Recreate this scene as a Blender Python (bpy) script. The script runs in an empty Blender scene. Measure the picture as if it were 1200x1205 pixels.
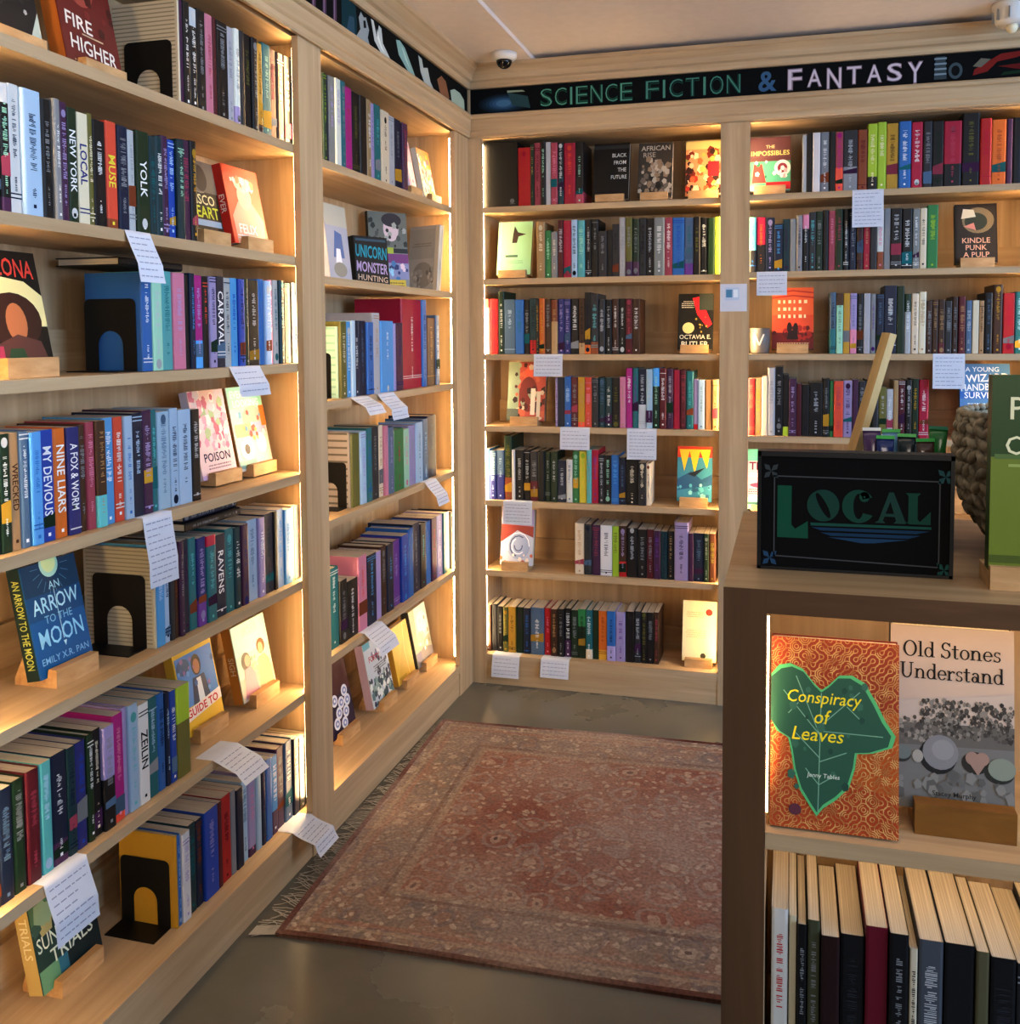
import bpy, math, random
from mathutils import Matrix, Vector
random.seed(11)
PI = math.pi
R = math.radians
COL = bpy.context.scene.collection
PAL = {'black': '15151a', 'char': '2f3138', 'navy': '15233f', 'indigo': '2f3378', 'royal': '1f4cae', 'blue': '2f70b8', 'sky': '57a4de', 'pale': 'b2cde6', 'slate': '5a7490', 'teal': '1f7078', 'aqua': '61b5b8', 'dteal': '123c44', 'mint': 'a5dbc0', 'green': '2f7f4a', 'dgreen': '17321f', 'olive': '737036', 'lime': 'a9c83a', 'yellow': 'e8d548', 'gold': 'c99b34', 'orange': 'dc742a', 'coral': 'e2563f', 'red': 'bb1f25', 'crimson': 'b01840', 'maroon': '5e1826', 'plum': '48244a', 'purple': '6d3c92', 'lilac': 'a99cc8', 'magenta': 'b7268a', 'pink': 'da8aa4', 'rose': 'a8485c', 'brown': '482c1d', 'rust': '8c4628', 'tan': 'b29066', 'cream': 'e8dcc0', 'white': 'e8e8e6', 'grey': '8d9094', 'silver': 'bcbfc3'}
# each shelf row: id, wall, shelf height, spine plane, group, [own object?, position, thickness, height, depth, colour, foot band, head band, lettering colour, title, hardback?, label]
BOOKS = [
 ('L0', 'L', 1.851, -0.04, 'books on the top shelf, left wall near bay', [
  (0, -1.6965, 0.0113, 0.2167, 0.15, 'plum', None, None, None, None, 0, ''),
  (1, -1.6852, 0.0231, 0.2197, 0.153, 'black', None, None, 'white', None, 0, 'black book, first black one from the left, top shelf, left wall near bay'),
  (1, -1.6621, 0.0266, 0.2143, 0.149, 'black', None, ('silver', 0.18), 'white', None, 1, 'black book, second black one from the left, top shelf, left wall near bay'),
  (1, -1.6355, 0.0304, 0.2198, 0.146, 'black', None, None, 'grey', None, 0, 'black book, third black one from the left, top shelf, left wall near bay'),
  (1, -1.6052, 0.0281, 0.2193, 0.149, 'pink', None, None, 'rose', None, 1, 'pink book with dusty rose lettering, only pink one on top shelf, left wall near bay'),
  (0, -1.5771, 0.0127, 0.2202, 0.147, 'maroon', None, None, None, None, 1, ''),
  (1, -1.5644, 0.0424, 0.2184, 0.151, 'black', None, None, 'grey', None, 0, 'black book between maroon and light grey ones, top shelf, left wall near bay'),
  (1, -1.522, 0.0235, 0.2175, 0.145, 'silver', None, None, 'grey', None, 0, 'light grey book, first light grey from left, top shelf, left wall near bay'),
  (1, -1.4984, 0.0206, 0.2203, 0.146, 'white', ('lilac', 0.2), None, 'grey', None, 1, 'white book with grey lettering, only white one on top shelf, left wall near bay'),
  (1, -1.4779, 0.021, 0.2217, 0.148, 'char', None, None, None, None, 1, 'plain charcoal book, the only charcoal one on top shelf, left wall near bay'),
  (1, -1.4569, 0.0286, 0.222, 0.149, 'black', None, None, 'olive', None, 0, 'black book, fifth black one from the left, top shelf, left wall near bay'),
  (1, -1.4283, 0.0256, 0.2213, 0.152, 'black', None, None, 'grey', None, 1, 'black book, sixth black one from the left, top shelf, left wall near bay'),
  (1, -1.4027, 0.0224, 0.2164, 0.149, 'gold', ('navy', 0.1), None, 'brown', None, 0, 'gold book with brown lettering, only gold one on top shelf, left wall near bay'),
  (1, -1.3803, 0.0383, 0.2236, 0.15, 'teal', None, None, 'mint', None, 0, 'teal book with mint green lettering, only teal one on top shelf, left wall near bay'),
  (1, -1.342, 0.0316, 0.2213, 0.148, 'maroon', None, None, 'rose', None, 1, 'maroon book between teal and brown ones, top shelf, left wall near bay'),
  (1, -1.3105, 0.0324, 0.2207, 0.151, 'brown', None, None, 'white', None, 1, 'brown book with white lettering, only brown one on top shelf, left wall near bay'),
  (1, -1.2781, 0.0333, 0.2217, 0.149, 'black', None, None, 'grey', None, 0, 'black book, seventh black one from the left, top shelf, left wall near bay'),
  (1, -1.2448, 0.022, 0.2254, 0.153, 'black', None, None, 'grey', None, 0, 'black book at the right end of top shelf, left wall near bay'),
 ]),
 ('L1', 'L', 1.5689, -0.04, 'books on the second shelf, left wall near bay', [
  (0, -2.1928, 0.0216, 0.2086, 0.143, 'dgreen', None, None, 'white', None, 1, ''),
  (1, -2.1712, 0.0205, 0.2091, 0.138, 'black', ('plum', 0.12), ('silver', 0.15), 'mint', None, 0, 'black book between dark green and white ones, second shelf, left wall near bay'),
  (1, -2.1507, 0.0246, 0.213, 0.141, 'white', None, None, 'navy', None, 0, 'white book with navy lettering, only white one on second shelf, left wall near bay'),
  (1, -2.1262, 0.0439, 0.2118, 0.145, 'pale', None, None, 'navy', None, 1, 'pale blue book, first pale blue from left, second shelf, left wall near bay'),
  (1, -2.0822, 0.0248, 0.2046, 0.137, 'black', None, None, 'grey', None, 1, 'black book between pale blue and grey ones, second shelf, left wall near bay'),
  (1, -2.0574, 0.0156, 0.21, 0.145, 'grey', None, None, 'white', None, 1, 'grey book with white lettering, only grey one on second shelf, left wall near bay'),
  (1, -2.0418, 0.0179, 0.2088, 0.141, 'plum', None, None, 'lilac', None, 0, 'plum book between grey and dark green ones, second shelf, left wall near bay'),
  (1, -2.0238, 0.0245, 0.2034, 0.141, 'dgreen', None, None, 'white', 'NEW YORK', 0, 'dark green book between plum and cream ones, second shelf, left wall near bay'),
  (1, -1.9993, 0.0274, 0.2001, 0.138, 'cream', None, None, 'indigo', 'LOCAL', 0, 'cream book with indigo lettering, only cream one on second shelf, left wall near bay'),
  (1, -1.9719, 0.0151, 0.2041, 0.142, 'olive', None, None, 'cream', None, 1, 'olive book with cream lettering, only olive one on second shelf, left wall near bay'),
  (1, -1.9568, 0.0333, 0.1972, 0.135, 'black', None, None, 'white', None, 0, 'black book between olive and coral red ones, second shelf, left wall near bay'),
  (1, -1.9236, 0.0298, 0.202, 0.141, 'coral', ('rust', 0.1), None, 'yellow', 'MUSE', 0, 'coral red book, first coral red from left, second shelf, left wall near bay'),
  (1, -1.8937, 0.0284, 0.1996, 0.134, 'navy', None, None, 'grey', None, 0, 'navy book with grey lettering, only navy one on second shelf, left wall near bay'),
  (1, -1.8653, 0.0219, 0.1971, 0.131, 'silver', None, None, 'grey', None, 1, 'light grey book, first light grey from left, second shelf, left wall near bay'),
  (1, -1.8434, 0.0377, 0.2009, 0.134, 'dgreen', None, None, 'white', 'YOLK', 0, 'dark green book between light grey and dark teal ones, second shelf, left wall near bay'),
  (1, -1.8057, 0.0207, 0.1974, 0.134, 'dteal', None, None, 'teal', None, 0, 'dark teal book, first dark teal one from the left, second shelf, left wall near bay'),
  (1, -1.785, 0.0212, 0.2017, 0.138, 'dteal', None, None, 'white', None, 1, 'dark teal book, second dark teal one from the left, second shelf, left wall near bay'),
  (1, -1.7638, 0.0216, 0.2066, 0.14, 'plum', None, None, 'lilac', None, 1, 'plum book between dark teal and royal blue ones, second shelf, left wall near bay'),
  (1, -1.7422, 0.0221, 0.2031, 0.134, 'royal', None, None, 'pale', None, 0, 'royal blue book, first royal blue from left, second shelf, left wall near bay'),
  (1, -1.7201, 0.0226, 0.2081, 0.139, 'dteal', None, None, 'mint', None, 0, 'dark teal book between royal blue and plum ones, second shelf, left wall near bay'),
  (1, -1.6975, 0.026, 0.2119, 0.145, 'plum', None, None, 'rose', None, 0, 'plum book between dark teal and black ones, second shelf, left wall near bay'),
  (1, -1.6715, 0.0222, 0.2145, 0.145, 'black', None, None, 'gold', None, 1, 'black book at the right end of second shelf, left wall near bay'),
 ]),
 ('L2', 'L', 1.2976, -0.04, 'books on the third shelf, left wall near bay', [
  (1, -1.8381, 0.0306, 0.196, 0.132, 'blue', None, None, 'white', None, 0, 'blue book at the left end of third shelf, left wall near bay'),
  (1, -1.8075, 0.0316, 0.1986, 0.138, 'mint', None, None, 'silver', None, 0, 'mint green book, first mint green from left, third shelf, left wall near bay'),
  (1, -1.7758, 0.0327, 0.2027, 0.138, 'aqua', None, None, 'teal', None, 0, 'aqua book with teal lettering, only aqua one on third shelf, left wall near bay'),
  (1, -1.7431, 0.0395, 0.2015, 0.135, 'pink', None, None, 'lilac', None, 0, 'pink book between aqua and black ones, third shelf, left wall near bay'),
  (1, -1.7036, 0.0174, 0.1996, 0.135, 'black', None, None, None, None, 1, 'black book between pink and navy ones, third shelf, left wall near bay'),
  (1, -1.6862, 0.0177, 0.2039, 0.14, 'navy', None, None, 'sky', None, 0, 'navy book between black and magenta ones, third shelf, left wall near bay'),
  (1, -1.6684, 0.0272, 0.2008, 0.133, 'magenta', ('sky', 0.3), None, 'lilac', None, 0, 'magenta book with lilac lettering, only magenta one on third shelf, left wall near bay'),
  (1, -1.6413, 0.0216, 0.1996, 0.139, 'black', None, None, 'coral', None, 0, 'black book between magenta and lilac ones, third shelf, left wall near bay'),
  (1, -1.6197, 0.0253, 0.2005, 0.139, 'lilac', None, None, 'navy', None, 0, 'lilac book with navy lettering, only lilac one on third shelf, left wall near bay'),
  (1, -1.5944, 0.0324, 0.2033, 0.14, 'navy', None, None, 'white', 'CARAVAL', 0, 'navy book between lilac and light grey ones, third shelf, left wall near bay'),
  (1, -1.562, 0.0266, 0.2014, 0.135, 'silver', None, None, 'navy', None, 0, 'light grey book between navy and sky blue ones, third shelf, left wall near bay'),
  (1, -1.5353, 0.0273, 0.2026, 0.139, 'sky', None, None, 'royal', None, 0, 'sky blue book, first sky blue from left, third shelf, left wall near bay'),
  (1, -1.508, 0.0245, 0.2016, 0.138, 'royal', None, None, 'navy', None, 0, 'royal blue book, first royal blue from left, third shelf, left wall near bay'),
  (0, -1.4836, 0.0178, 0.2039, 0.139, 'dgreen', None, None, 'grey', None, 1, ''),
  (1, -1.4658, 0.0439, 0.2021, 0.137, 'black', None, None, 'silver', None, 0, 'black book between dark green and blue ones, third shelf, left wall near bay'),
  (1, -1.4219, 0.0264, 0.2065, 0.143, 'blue', None, None, None, None, 0, 'blue book between black and pale blue ones, third shelf, left wall near bay'),
  (1, -1.3955, 0.027, 0.2036, 0.14, 'pale', None, None, 'white', None, 0, 'pale blue book, first pale blue from left, third shelf, left wall near bay'),
  (0, -1.3686, 0.0197, 0.2073, 0.144, 'pink', None, None, 'white', None, 1, ''),
  (1, -1.3489, 0.024, 0.2079, 0.145, 'silver', None, None, 'teal', None, 0, 'light grey book between pink and dark teal ones, third shelf, left wall near bay'),
  (0, -1.3249, 0.0204, 0.2088, 0.142, 'dteal', None, None, 'mint', None, 1, ''),
  (1, -1.3045, 0.0333, 0.2037, 0.142, 'black', None, None, 'teal', None, 0, 'black book between dark teal and navy ones, third shelf, left wall near bay'),
  (1, -1.2712, 0.0321, 0.2063, 0.142, 'navy', None, None, 'sky', None, 0, 'navy book at the right end of third shelf, left wall near bay'),
 ]),
 ('L3', 'L', 1.0125, -0.04, 'books on the fourth shelf, left wall near bay', [
  (0, -2.2225, 0.025, 0.1988, 0.137, 'navy', None, None, 'white', None, 1, ''),
  (1, -2.1976, 0.0223, 0.1961, 0.133, 'dgreen', None, None, 'white', None, 0, 'dark green book, first dark green from left, fourth shelf, left wall near bay'),
  (1, -2.1753, 0.0194, 0.1958, 0.134, 'tan', None, None, 'brown', 'WRECKED', 0, 'tan book with brown lettering, only tan one on fourth shelf, left wall near bay'),
  (1, -2.1559, 0.0217, 0.1959, 0.131, 'slate', None, None, 'white', None, 1, 'slate blue book, first slate blue from left, fourth shelf, left wall near bay'),
  (1, -2.1342, 0.0241, 0.1933, 0.129, 'sky', None, None, 'blue', None, 0, 'sky blue book between slate blue and royal blue ones, fourth shelf, left wall near bay'),
  (1, -2.1101, 0.0307, 0.1942, 0.128, 'royal', None, None, 'white', 'MY DEVIOUS', 0, 'royal blue book, first royal blue from left, fourth shelf, left wall near bay'),
  (1, -2.0794, 0.0298, 0.1934, 0.128, 'orange', None, None, 'white', 'NINE LIARS', 1, 'orange book with white lettering, only orange one on fourth shelf, left wall near bay'),
  (1, -2.0496, 0.0288, 0.1931, 0.129, 'indigo', None, None, 'white', 'A FOX & WORM', 0, 'indigo book with white lettering, only indigo one on fourth shelf, left wall near bay'),
  (1, -2.0207, 0.019, 0.1953, 0.133, 'brown', None, None, 'grey', None, 1, 'brown book between indigo and dusty rose ones, fourth shelf, left wall near bay'),
  (1, -2.0017, 0.0216, 0.1981, 0.135, 'rose', None, None, 'pink', None, 0, 'dusty rose book, first dusty rose from left, fourth shelf, left wall near bay'),
  (1, -1.9801, 0.0244, 0.1987, 0.131, 'brown', ('aqua', 0.3), None, 'tan', None, 0, 'brown book between dusty rose and sky blue ones, fourth shelf, left wall near bay'),
  (1, -1.9556, 0.0274, 0.2018, 0.136, 'sky', None, None, 'white', None, 0, 'sky blue book between brown and coral red ones, fourth shelf, left wall near bay'),
  (1, -1.9282, 0.0259, 0.2009, 0.136, 'coral', None, None, 'white', None, 0, 'coral red book, first coral red from left, fourth shelf, left wall near bay'),
  (1, -1.9023, 0.0242, 0.2006, 0.133, 'pale', None, None, 'blue', None, 0, 'pale blue book between coral red and navy ones, fourth shelf, left wall near bay'),
  (1, -1.8781, 0.0298, 0.2044, 0.14, 'navy', None, None, 'pale', None, 0, 'navy book between pale blue and plum ones, fourth shelf, left wall near bay'),
  (1, -1.8483, 0.0282, 0.2076, 0.141, 'plum', None, None, 'lilac', None, 0, 'plum book with lilac lettering, only plum one on fourth shelf, left wall near bay'),
  (1, -1.8201, 0.0184, 0.2065, 0.139, 'teal', None, None, 'aqua', None, 0, 'teal book with aqua lettering, only teal one on fourth shelf, left wall near bay'),
  (1, -1.8017, 0.0378, 0.2009, 0.137, 'pale', None, None, 'slate', None, 0, 'pale blue book, second pale blue one from the left, fourth shelf, left wall near bay'),
  (1, -1.7639, 0.0251, 0.2056, 0.141, 'pale', None, None, 'navy', None, 0, 'pale blue book, third pale blue one from the left, fourth shelf, left wall near bay'),
  (1, -1.7388, 0.0432, 0.2003, 0.132, 'pale', None, None, 'navy', None, 0, 'pale blue book, fourth pale blue one from the left, fourth shelf, left wall near bay'),
  (1, -1.6956, 0.0299, 0.1974, 0.135, 'black', None, None, 'silver', None, 0, 'black book with light grey lettering, only black one on fourth shelf, left wall near bay'),
 ]),
 ('L4', 'L', 0.7338, -0.04, 'books on the fifth shelf, left wall near bay', [
  (1, -1.822, 0.0267, 0.2103, 0.146, 'sky', None, None, 'pale', None, 0, 'sky blue book at the left end of fifth shelf, left wall near bay'),
  (1, -1.7953, 0.0191, 0.209, 0.14, 'pale', None, None, 'navy', None, 1, 'pale blue book between sky blue and charcoal ones, fifth shelf, left wall near bay'),
  (1, -1.7762, 0.0139, 0.2063, 0.139, 'char', None, None, None, None, 0, 'plain charcoal book, the only charcoal one on fifth shelf, left wall near bay'),
  (1, -1.7623, 0.0141, 0.2092, 0.143, 'brown', None, None, 'rust', None, 0, 'brown book with rust lettering, only brown one on fifth shelf, left wall near bay'),
  (1, -1.7482, 0.0143, 0.2025, 0.138, 'plum', None, None, 'grey', None, 0, 'plum book between brown and navy ones, fifth shelf, left wall near bay'),
  (1, -1.7339, 0.0233, 0.2019, 0.141, 'navy', None, None, 'plum', None, 0, 'navy book between plum and teal ones, fifth shelf, left wall near bay'),
  (1, -1.7106, 0.0268, 0.2001, 0.136, 'teal', None, None, 'aqua', None, 0, 'teal book between navy and indigo ones, fifth shelf, left wall near bay'),
  (1, -1.6838, 0.0306, 0.1948, 0.132, 'indigo', ('purple', 0.3), None, 'lilac', None, 0, 'indigo book with lilac lettering, only indigo one on fifth shelf, left wall near bay'),
  (1, -1.6532, 0.0347, 0.193, 0.134, 'teal', None, ('crimson', 0.12), 'aqua', None, 0, 'teal book between indigo and navy ones, fifth shelf, left wall near bay'),
  (1, -1.6185, 0.0392, 0.1876, 0.126, 'navy', None, None, 'white', 'RAVENS', 0, 'navy book between teal and teal ones, fifth shelf, left wall near bay'),
  (1, -1.5793, 0.0338, 0.1934, 0.129, 'teal', None, None, 'aqua', None, 0, 'teal book between navy and dark teal ones, fifth shelf, left wall near bay'),
  (1, -1.5455, 0.0278, 0.19, 0.133, 'dteal', None, None, 'white', None, 1, 'dark teal book, first dark teal from left, fifth shelf, left wall near bay'),
  (1, -1.5177, 0.0285, 0.1914, 0.13, 'plum', None, None, 'indigo', None, 0, 'plum book between dark teal and pale blue ones, fifth shelf, left wall near bay'),
  (1, -1.4893, 0.0441, 0.1955, 0.135, 'pale', None, None, 'slate', None, 0, 'pale blue book between plum and lilac ones, fifth shelf, left wall near bay'),
  (1, -1.4452, 0.0265, 0.1935, 0.13, 'lilac', None, None, 'white', None, 0, 'lilac book with white lettering, only lilac one on fifth shelf, left wall near bay'),
  (1, -1.4187, 0.0429, 0.1971, 0.132, 'navy', None, None, 'dteal', None, 0, 'navy book between lilac and black ones, fifth shelf, left wall near bay'),
  (0, -1.3759, 0.016, 0.1969, 0.133, 'black', None, None, None, None, 0, ''),
  (1, -1.3599, 0.0326, 0.1982, 0.131, 'pale', None, None, 'sky', None, 0, 'pale blue book between black and sky blue ones, fifth shelf, left wall near bay'),
  (1, -1.3273, 0.0377, 0.1924, 0.134, 'sky', None, None, 'blue', None, 0, 'sky blue book between pale blue and tan ones, fifth shelf, left wall near bay'),
  (0, -1.2896, 0.0128, 0.1951, 0.129, 'tan', None, None, None, None, 0, ''),
  (1, -1.2767, 0.0305, 0.1929, 0.132, 'black', None, None, 'rose', None, 0, 'black book at the right end of fifth shelf, left wall near bay'),
 ]),
 ('L5', 'L', 0.4361, -0.04, 'books on the sixth shelf, left wall near bay', [
  (0, -2.2483, 0.0234, 0.1951, 0.133, 'char', None, None, 'slate', None, 0, ''),
  (1, -2.2249, 0.0277, 0.1912, 0.129, 'navy', None, None, 'slate', None, 0, 'navy book between charcoal and dark green ones, sixth shelf, left wall near bay'),
  (1, -2.1972, 0.0286, 0.1932, 0.13, 'dgreen', None, None, 'grey', None, 1, 'dark green book between navy and maroon ones, sixth shelf, left wall near bay'),
  (1, -2.1686, 0.0316, 0.1956, 0.136, 'maroon', None, None, 'rose', None, 1, 'maroon book with dusty rose lettering, only maroon one on sixth shelf, left wall near bay'),
  (1, -2.137, 0.025, 0.197, 0.132, 'aqua', None, None, 'pale', None, 0, 'aqua book with pale blue lettering, only aqua one on sixth shelf, left wall near bay'),
  (1, -2.112, 0.0358, 0.1991, 0.133, 'navy', ('plum', 0.2), None, 'white', None, 0, 'navy book between aqua and dark teal ones, sixth shelf, left wall near bay'),
  (1, -2.0762, 0.0206, 0.1977, 0.134, 'dteal', None, None, 'navy', None, 0, 'dark teal book, first dark teal from left, sixth shelf, left wall near bay'),
  (1, -2.0556, 0.0275, 0.1973, 0.135, 'indigo', None, None, 'royal', None, 1, 'indigo book with royal blue lettering, only indigo one on sixth shelf, left wall near bay'),
  (1, -2.0281, 0.0174, 0.2014, 0.135, 'dgreen', None, None, 'white', None, 1, 'dark green book between indigo and black ones, sixth shelf, left wall near bay'),
  (1, -2.0108, 0.0222, 0.2025, 0.139, 'black', None, None, 'cream', None, 0, 'black book with cream lettering, only black one on sixth shelf, left wall near bay'),
  (1, -1.9886, 0.0297, 0.1983, 0.139, 'lilac', ('black', 0.5), None, 'grey', None, 0, 'lilac book between black and magenta ones, sixth shelf, left wall near bay'),
  (1, -1.9589, 0.0283, 0.2095, 0.139, 'magenta', ('coral', 0.12), None, 'pink', None, 0, 'magenta book with pink lettering, only magenta one on sixth shelf, left wall near bay'),
  (1, -1.9307, 0.0145, 0.214, 0.147, 'lilac', None, None, None, None, 1, 'lilac book between magenta and pale blue ones, sixth shelf, left wall near bay'),
  (1, -1.9162, 0.0271, 0.2123, 0.141, 'pale', None, None, 'aqua', None, 0, 'pale blue book, first pale blue from left, sixth shelf, left wall near bay'),
  (1, -1.8891, 0.0305, 0.2027, 0.135, 'white', None, None, 'black', 'ZEILIN', 0, 'white book with black lettering, only white one on sixth shelf, left wall near bay'),
  (1, -1.8587, 0.0288, 0.2038, 0.136, 'teal', None, None, 'pale', None, 0, 'teal book with pale blue lettering, only teal one on sixth shelf, left wall near bay'),
  (1, -1.8299, 0.0242, 0.2028, 0.135, 'blue', None, None, 'navy', None, 1, 'blue book with navy lettering, only blue one on sixth shelf, left wall near bay'),
  (1, -1.8057, 0.0137, 0.1969, 0.13, 'navy', None, None, 'pale', None, 1, 'navy book between blue and royal blue ones, sixth shelf, left wall near bay'),
  (1, -1.792, 0.0195, 0.1946, 0.135, 'royal', None, None, 'white', None, 0, 'royal blue book, first royal blue from left, sixth shelf, left wall near bay'),
  (1, -1.7725, 0.0431, 0.1951, 0.131, 'olive', None, ('lime', 0.4), None, None, 0, 'plain olive book, the only olive one on sixth shelf, left wall near bay'),
 ]),
 ('L6', 'L', 0.1186, -0.04, 'books on the bottom shelf, left wall near bay', [
  (0, -1.7864, 0.0057, 0.2001, 0.14, 'gold', None, None, None, None, 0, ''),
  (0, -1.7808, 0.0143, 0.1972, 0.136, 'blue', None, None, 'pale', None, 1, ''),
  (1, -1.7665, 0.0262, 0.1931, 0.131, 'white', None, None, 'lilac', None, 0, 'white book with lilac lettering, only white one on bottom shelf, left wall near bay'),
  (1, -1.7403, 0.0269, 0.1975, 0.135, 'dteal', None, None, 'teal', None, 0, 'dark teal book, first dark teal from left, bottom shelf, left wall near bay'),
  (1, -1.7134, 0.0245, 0.1943, 0.13, 'navy', None, None, 'rust', None, 0, 'navy book between dark teal and royal blue ones, bottom shelf, left wall near bay'),
  (1, -1.689, 0.0507, 0.1997, 0.133, 'royal', None, None, 'lilac', None, 0, 'royal blue book, first royal blue from left, bottom shelf, left wall near bay'),
  (0, -1.6383, 0.0163, 0.1981, 0.137, 'maroon', None, None, None, None, 0, ''),
  (1, -1.6219, 0.0368, 0.1996, 0.137, 'red', None, None, 'maroon', None, 0, 'red book with maroon lettering, only red one on bottom shelf, left wall near bay'),
  (1, -1.5851, 0.0206, 0.1974, 0.131, 'grey', None, None, None, None, 0, 'plain grey book, the only grey one on bottom shelf, left wall near bay'),
  (1, -1.5645, 0.0281, 0.1911, 0.128, 'navy', None, None, None, None, 0, 'navy book between grey and pale blue ones, bottom shelf, left wall near bay'),
  (1, -1.5364, 0.0251, 0.1969, 0.132, 'pale', None, None, 'slate', None, 0, 'pale blue book between navy and lilac ones, bottom shelf, left wall near bay'),
  (1, -1.5113, 0.0332, 0.2043, 0.141, 'lilac', ('plum', 0.1), None, 'pink', None, 1, 'lilac book with pink lettering, only lilac one on bottom shelf, left wall near bay'),
  (1, -1.4781, 0.0226, 0.2051, 0.143, 'pale', None, None, None, None, 1, 'pale blue book between lilac and navy ones, bottom shelf, left wall near bay'),
  (0, -1.4555, 0.0192, 0.2095, 0.139, 'navy', None, None, 'plum', None, 1, ''),
  (1, -1.4363, 0.0274, 0.2053, 0.142, 'blue', None, None, None, None, 0, 'blue book between navy and sky blue ones, bottom shelf, left wall near bay'),
  (1, -1.4089, 0.028, 0.199, 0.134, 'sky', ('plum', 0.3), None, 'white', None, 0, 'sky blue book, first sky blue from left, bottom shelf, left wall near bay'),
  (1, -1.3808, 0.037, 0.2073, 0.142, 'plum', None, None, 'grey', None, 1, 'plum book with grey lettering, only plum one on bottom shelf, left wall near bay'),
  (1, -1.3438, 0.0382, 0.2077, 0.138, 'slate', None, None, 'white', None, 1, 'slate blue book, first slate blue from left, bottom shelf, left wall near bay'),
  (0, -1.3056, 0.0261, 0.2029, 0.14, 'navy', None, None, 'silver', None, 0, ''),
  (1, -1.2795, 0.0312, 0.1945, 0.132, 'char', None, None, 'grey', None, 0, 'charcoal book with grey lettering, only charcoal one on bottom shelf, left wall near bay'),
  (1, -1.2484, 0.0256, 0.1898, 0.131, 'black', None, None, 'grey', None, 0, 'black book with grey lettering, only black one on bottom shelf, left wall near bay'),
 ]),
 ('M0', 'L', 1.8423, -0.04, 'books on the top shelf, left wall corner bay', [
  (0, -1.0761, 0.017, 0.2419, 0.161, 'dgreen', None, None, 'lime', None, 1, ''),
  (0, -1.0591, 0.0197, 0.2411, 0.167, 'navy', None, None, None, None, 1, ''),
  (1, -1.0395, 0.0351, 0.2445, 0.162, 'grey', None, None, 'lilac', None, 0, 'grey book with lilac lettering, only grey one on top shelf, left wall corner bay'),
  (1, -1.0044, 0.0308, 0.2462, 0.168, 'white', None, None, 'lilac', None, 0, 'white book with lilac lettering, only white one on top shelf, left wall corner bay'),
  (1, -0.9735, 0.0315, 0.2476, 0.165, 'teal', None, None, 'grey', None, 1, 'teal book between white and magenta ones, top shelf, left wall corner bay'),
  (1, -0.942, 0.0487, 0.2406, 0.163, 'magenta', None, None, 'rose', None, 1, 'magenta book with dusty rose lettering, only magenta one on top shelf, left wall corner bay'),
  (1, -0.8933, 0.0447, 0.2369, 0.158, 'black', None, None, 'olive', None, 0, 'black book, first black one from the left, top shelf, left wall corner bay'),
  (1, -0.8486, 0.0462, 0.2371, 0.159, 'black', None, None, None, None, 1, 'black book, second black one from the left, top shelf, left wall corner bay'),
  (0, -0.8024, 0.0296, 0.2364, 0.161, 'tan', None, None, 'white', None, 1, ''),
  (0, -0.7728, 0.0241, 0.2317, 0.157, 'lilac', None, None, 'slate', None, 0, ''),
  (1, -0.7487, 0.0432, 0.2345, 0.161, 'teal', None, None, 'aqua', None, 0, 'teal book between lilac and cream ones, top shelf, left wall corner bay'),
  (1, -0.7055, 0.0574, 0.2271, 0.151, 'cream', None, None, 'black', None, 0, 'cream book with black lettering, only cream one on top shelf, left wall corner bay'),
  (1, -0.648, 0.0529, 0.225, 0.154, 'silver', None, None, 'grey', None, 1, 'light grey book, first light grey from left, top shelf, left wall corner bay'),
  (1, -0.5951, 0.0548, 0.225, 0.151, 'navy', None, None, 'grey', None, 1, 'navy book between light grey and plum ones, top shelf, left wall corner bay'),
  (0, -0.5404, 0.0423, 0.2224, 0.148, 'plum', None, None, 'rose', None, 1, ''),
 ]),
 ('M2', 'L', 1.1888, -0.04, 'books on the third shelf, left wall corner bay', [
  (1, -0.9931, 0.0372, 0.2198, 0.148, 'olive', None, None, 'cream', None, 0, 'olive book with cream lettering, only olive one on third shelf, left wall corner bay'),
  (0, -0.9559, 0.0272, 0.2196, 0.148, 'sky', None, None, 'white', None, 1, ''),
  (0, -0.9287, 0.0221, 0.2229, 0.149, 'pale', None, None, None, None, 0, ''),
  (0, -0.9066, 0.0282, 0.2198, 0.153, 'navy', None, None, 'white', None, 0, ''),
  (1, -0.8784, 0.0521, 0.2232, 0.156, 'navy', None, None, 'slate', None, 1, 'navy book, second navy one from the left, third shelf, left wall corner bay'),
  (1, -0.8263, 0.0479, 0.2194, 0.151, 'blue', None, None, 'navy', None, 1, 'blue book between navy and light grey ones, third shelf, left wall corner bay'),
  (1, -0.7784, 0.0495, 0.2491, 0.17, 'silver', None, None, 'tan', None, 1, 'light grey book, first light grey from left, third shelf, left wall corner bay'),
  (1, -0.7288, 0.0974, 0.2252, 0.152, 'sky', None, None, 'white', None, 1, 'sky blue book between light grey and lilac ones, third shelf, left wall corner bay'),
  (0, -0.6314, 0.0202, 0.2181, 0.151, 'lilac', None, None, None, None, 1, ''),
  (1, -0.6112, 0.0553, 0.2203, 0.146, 'plum', None, None, 'indigo', None, 0, 'plum book with indigo lettering, only plum one on third shelf, left wall corner bay'),
  (1, -0.5559, 0.1703, 0.3002, 0.169, 'crimson', None, None, 'white', None, 1, 'crimson book with white lettering, only crimson one on third shelf, left wall corner bay'),
  (0, -0.3855, 0.0395, 0.3028, 0.169, 'blue', None, None, 'navy', None, 1, ''),
  (1, -0.3461, 0.0817, 0.2418, 0.161, 'brown', None, None, 'tan', None, 1, 'brown book with tan lettering, only brown one on third shelf, left wall corner bay'),
  (0, -0.2643, 0.0381, 0.2514, 0.17, 'slate', None, None, 'pale', None, 1, ''),
 ]),
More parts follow.
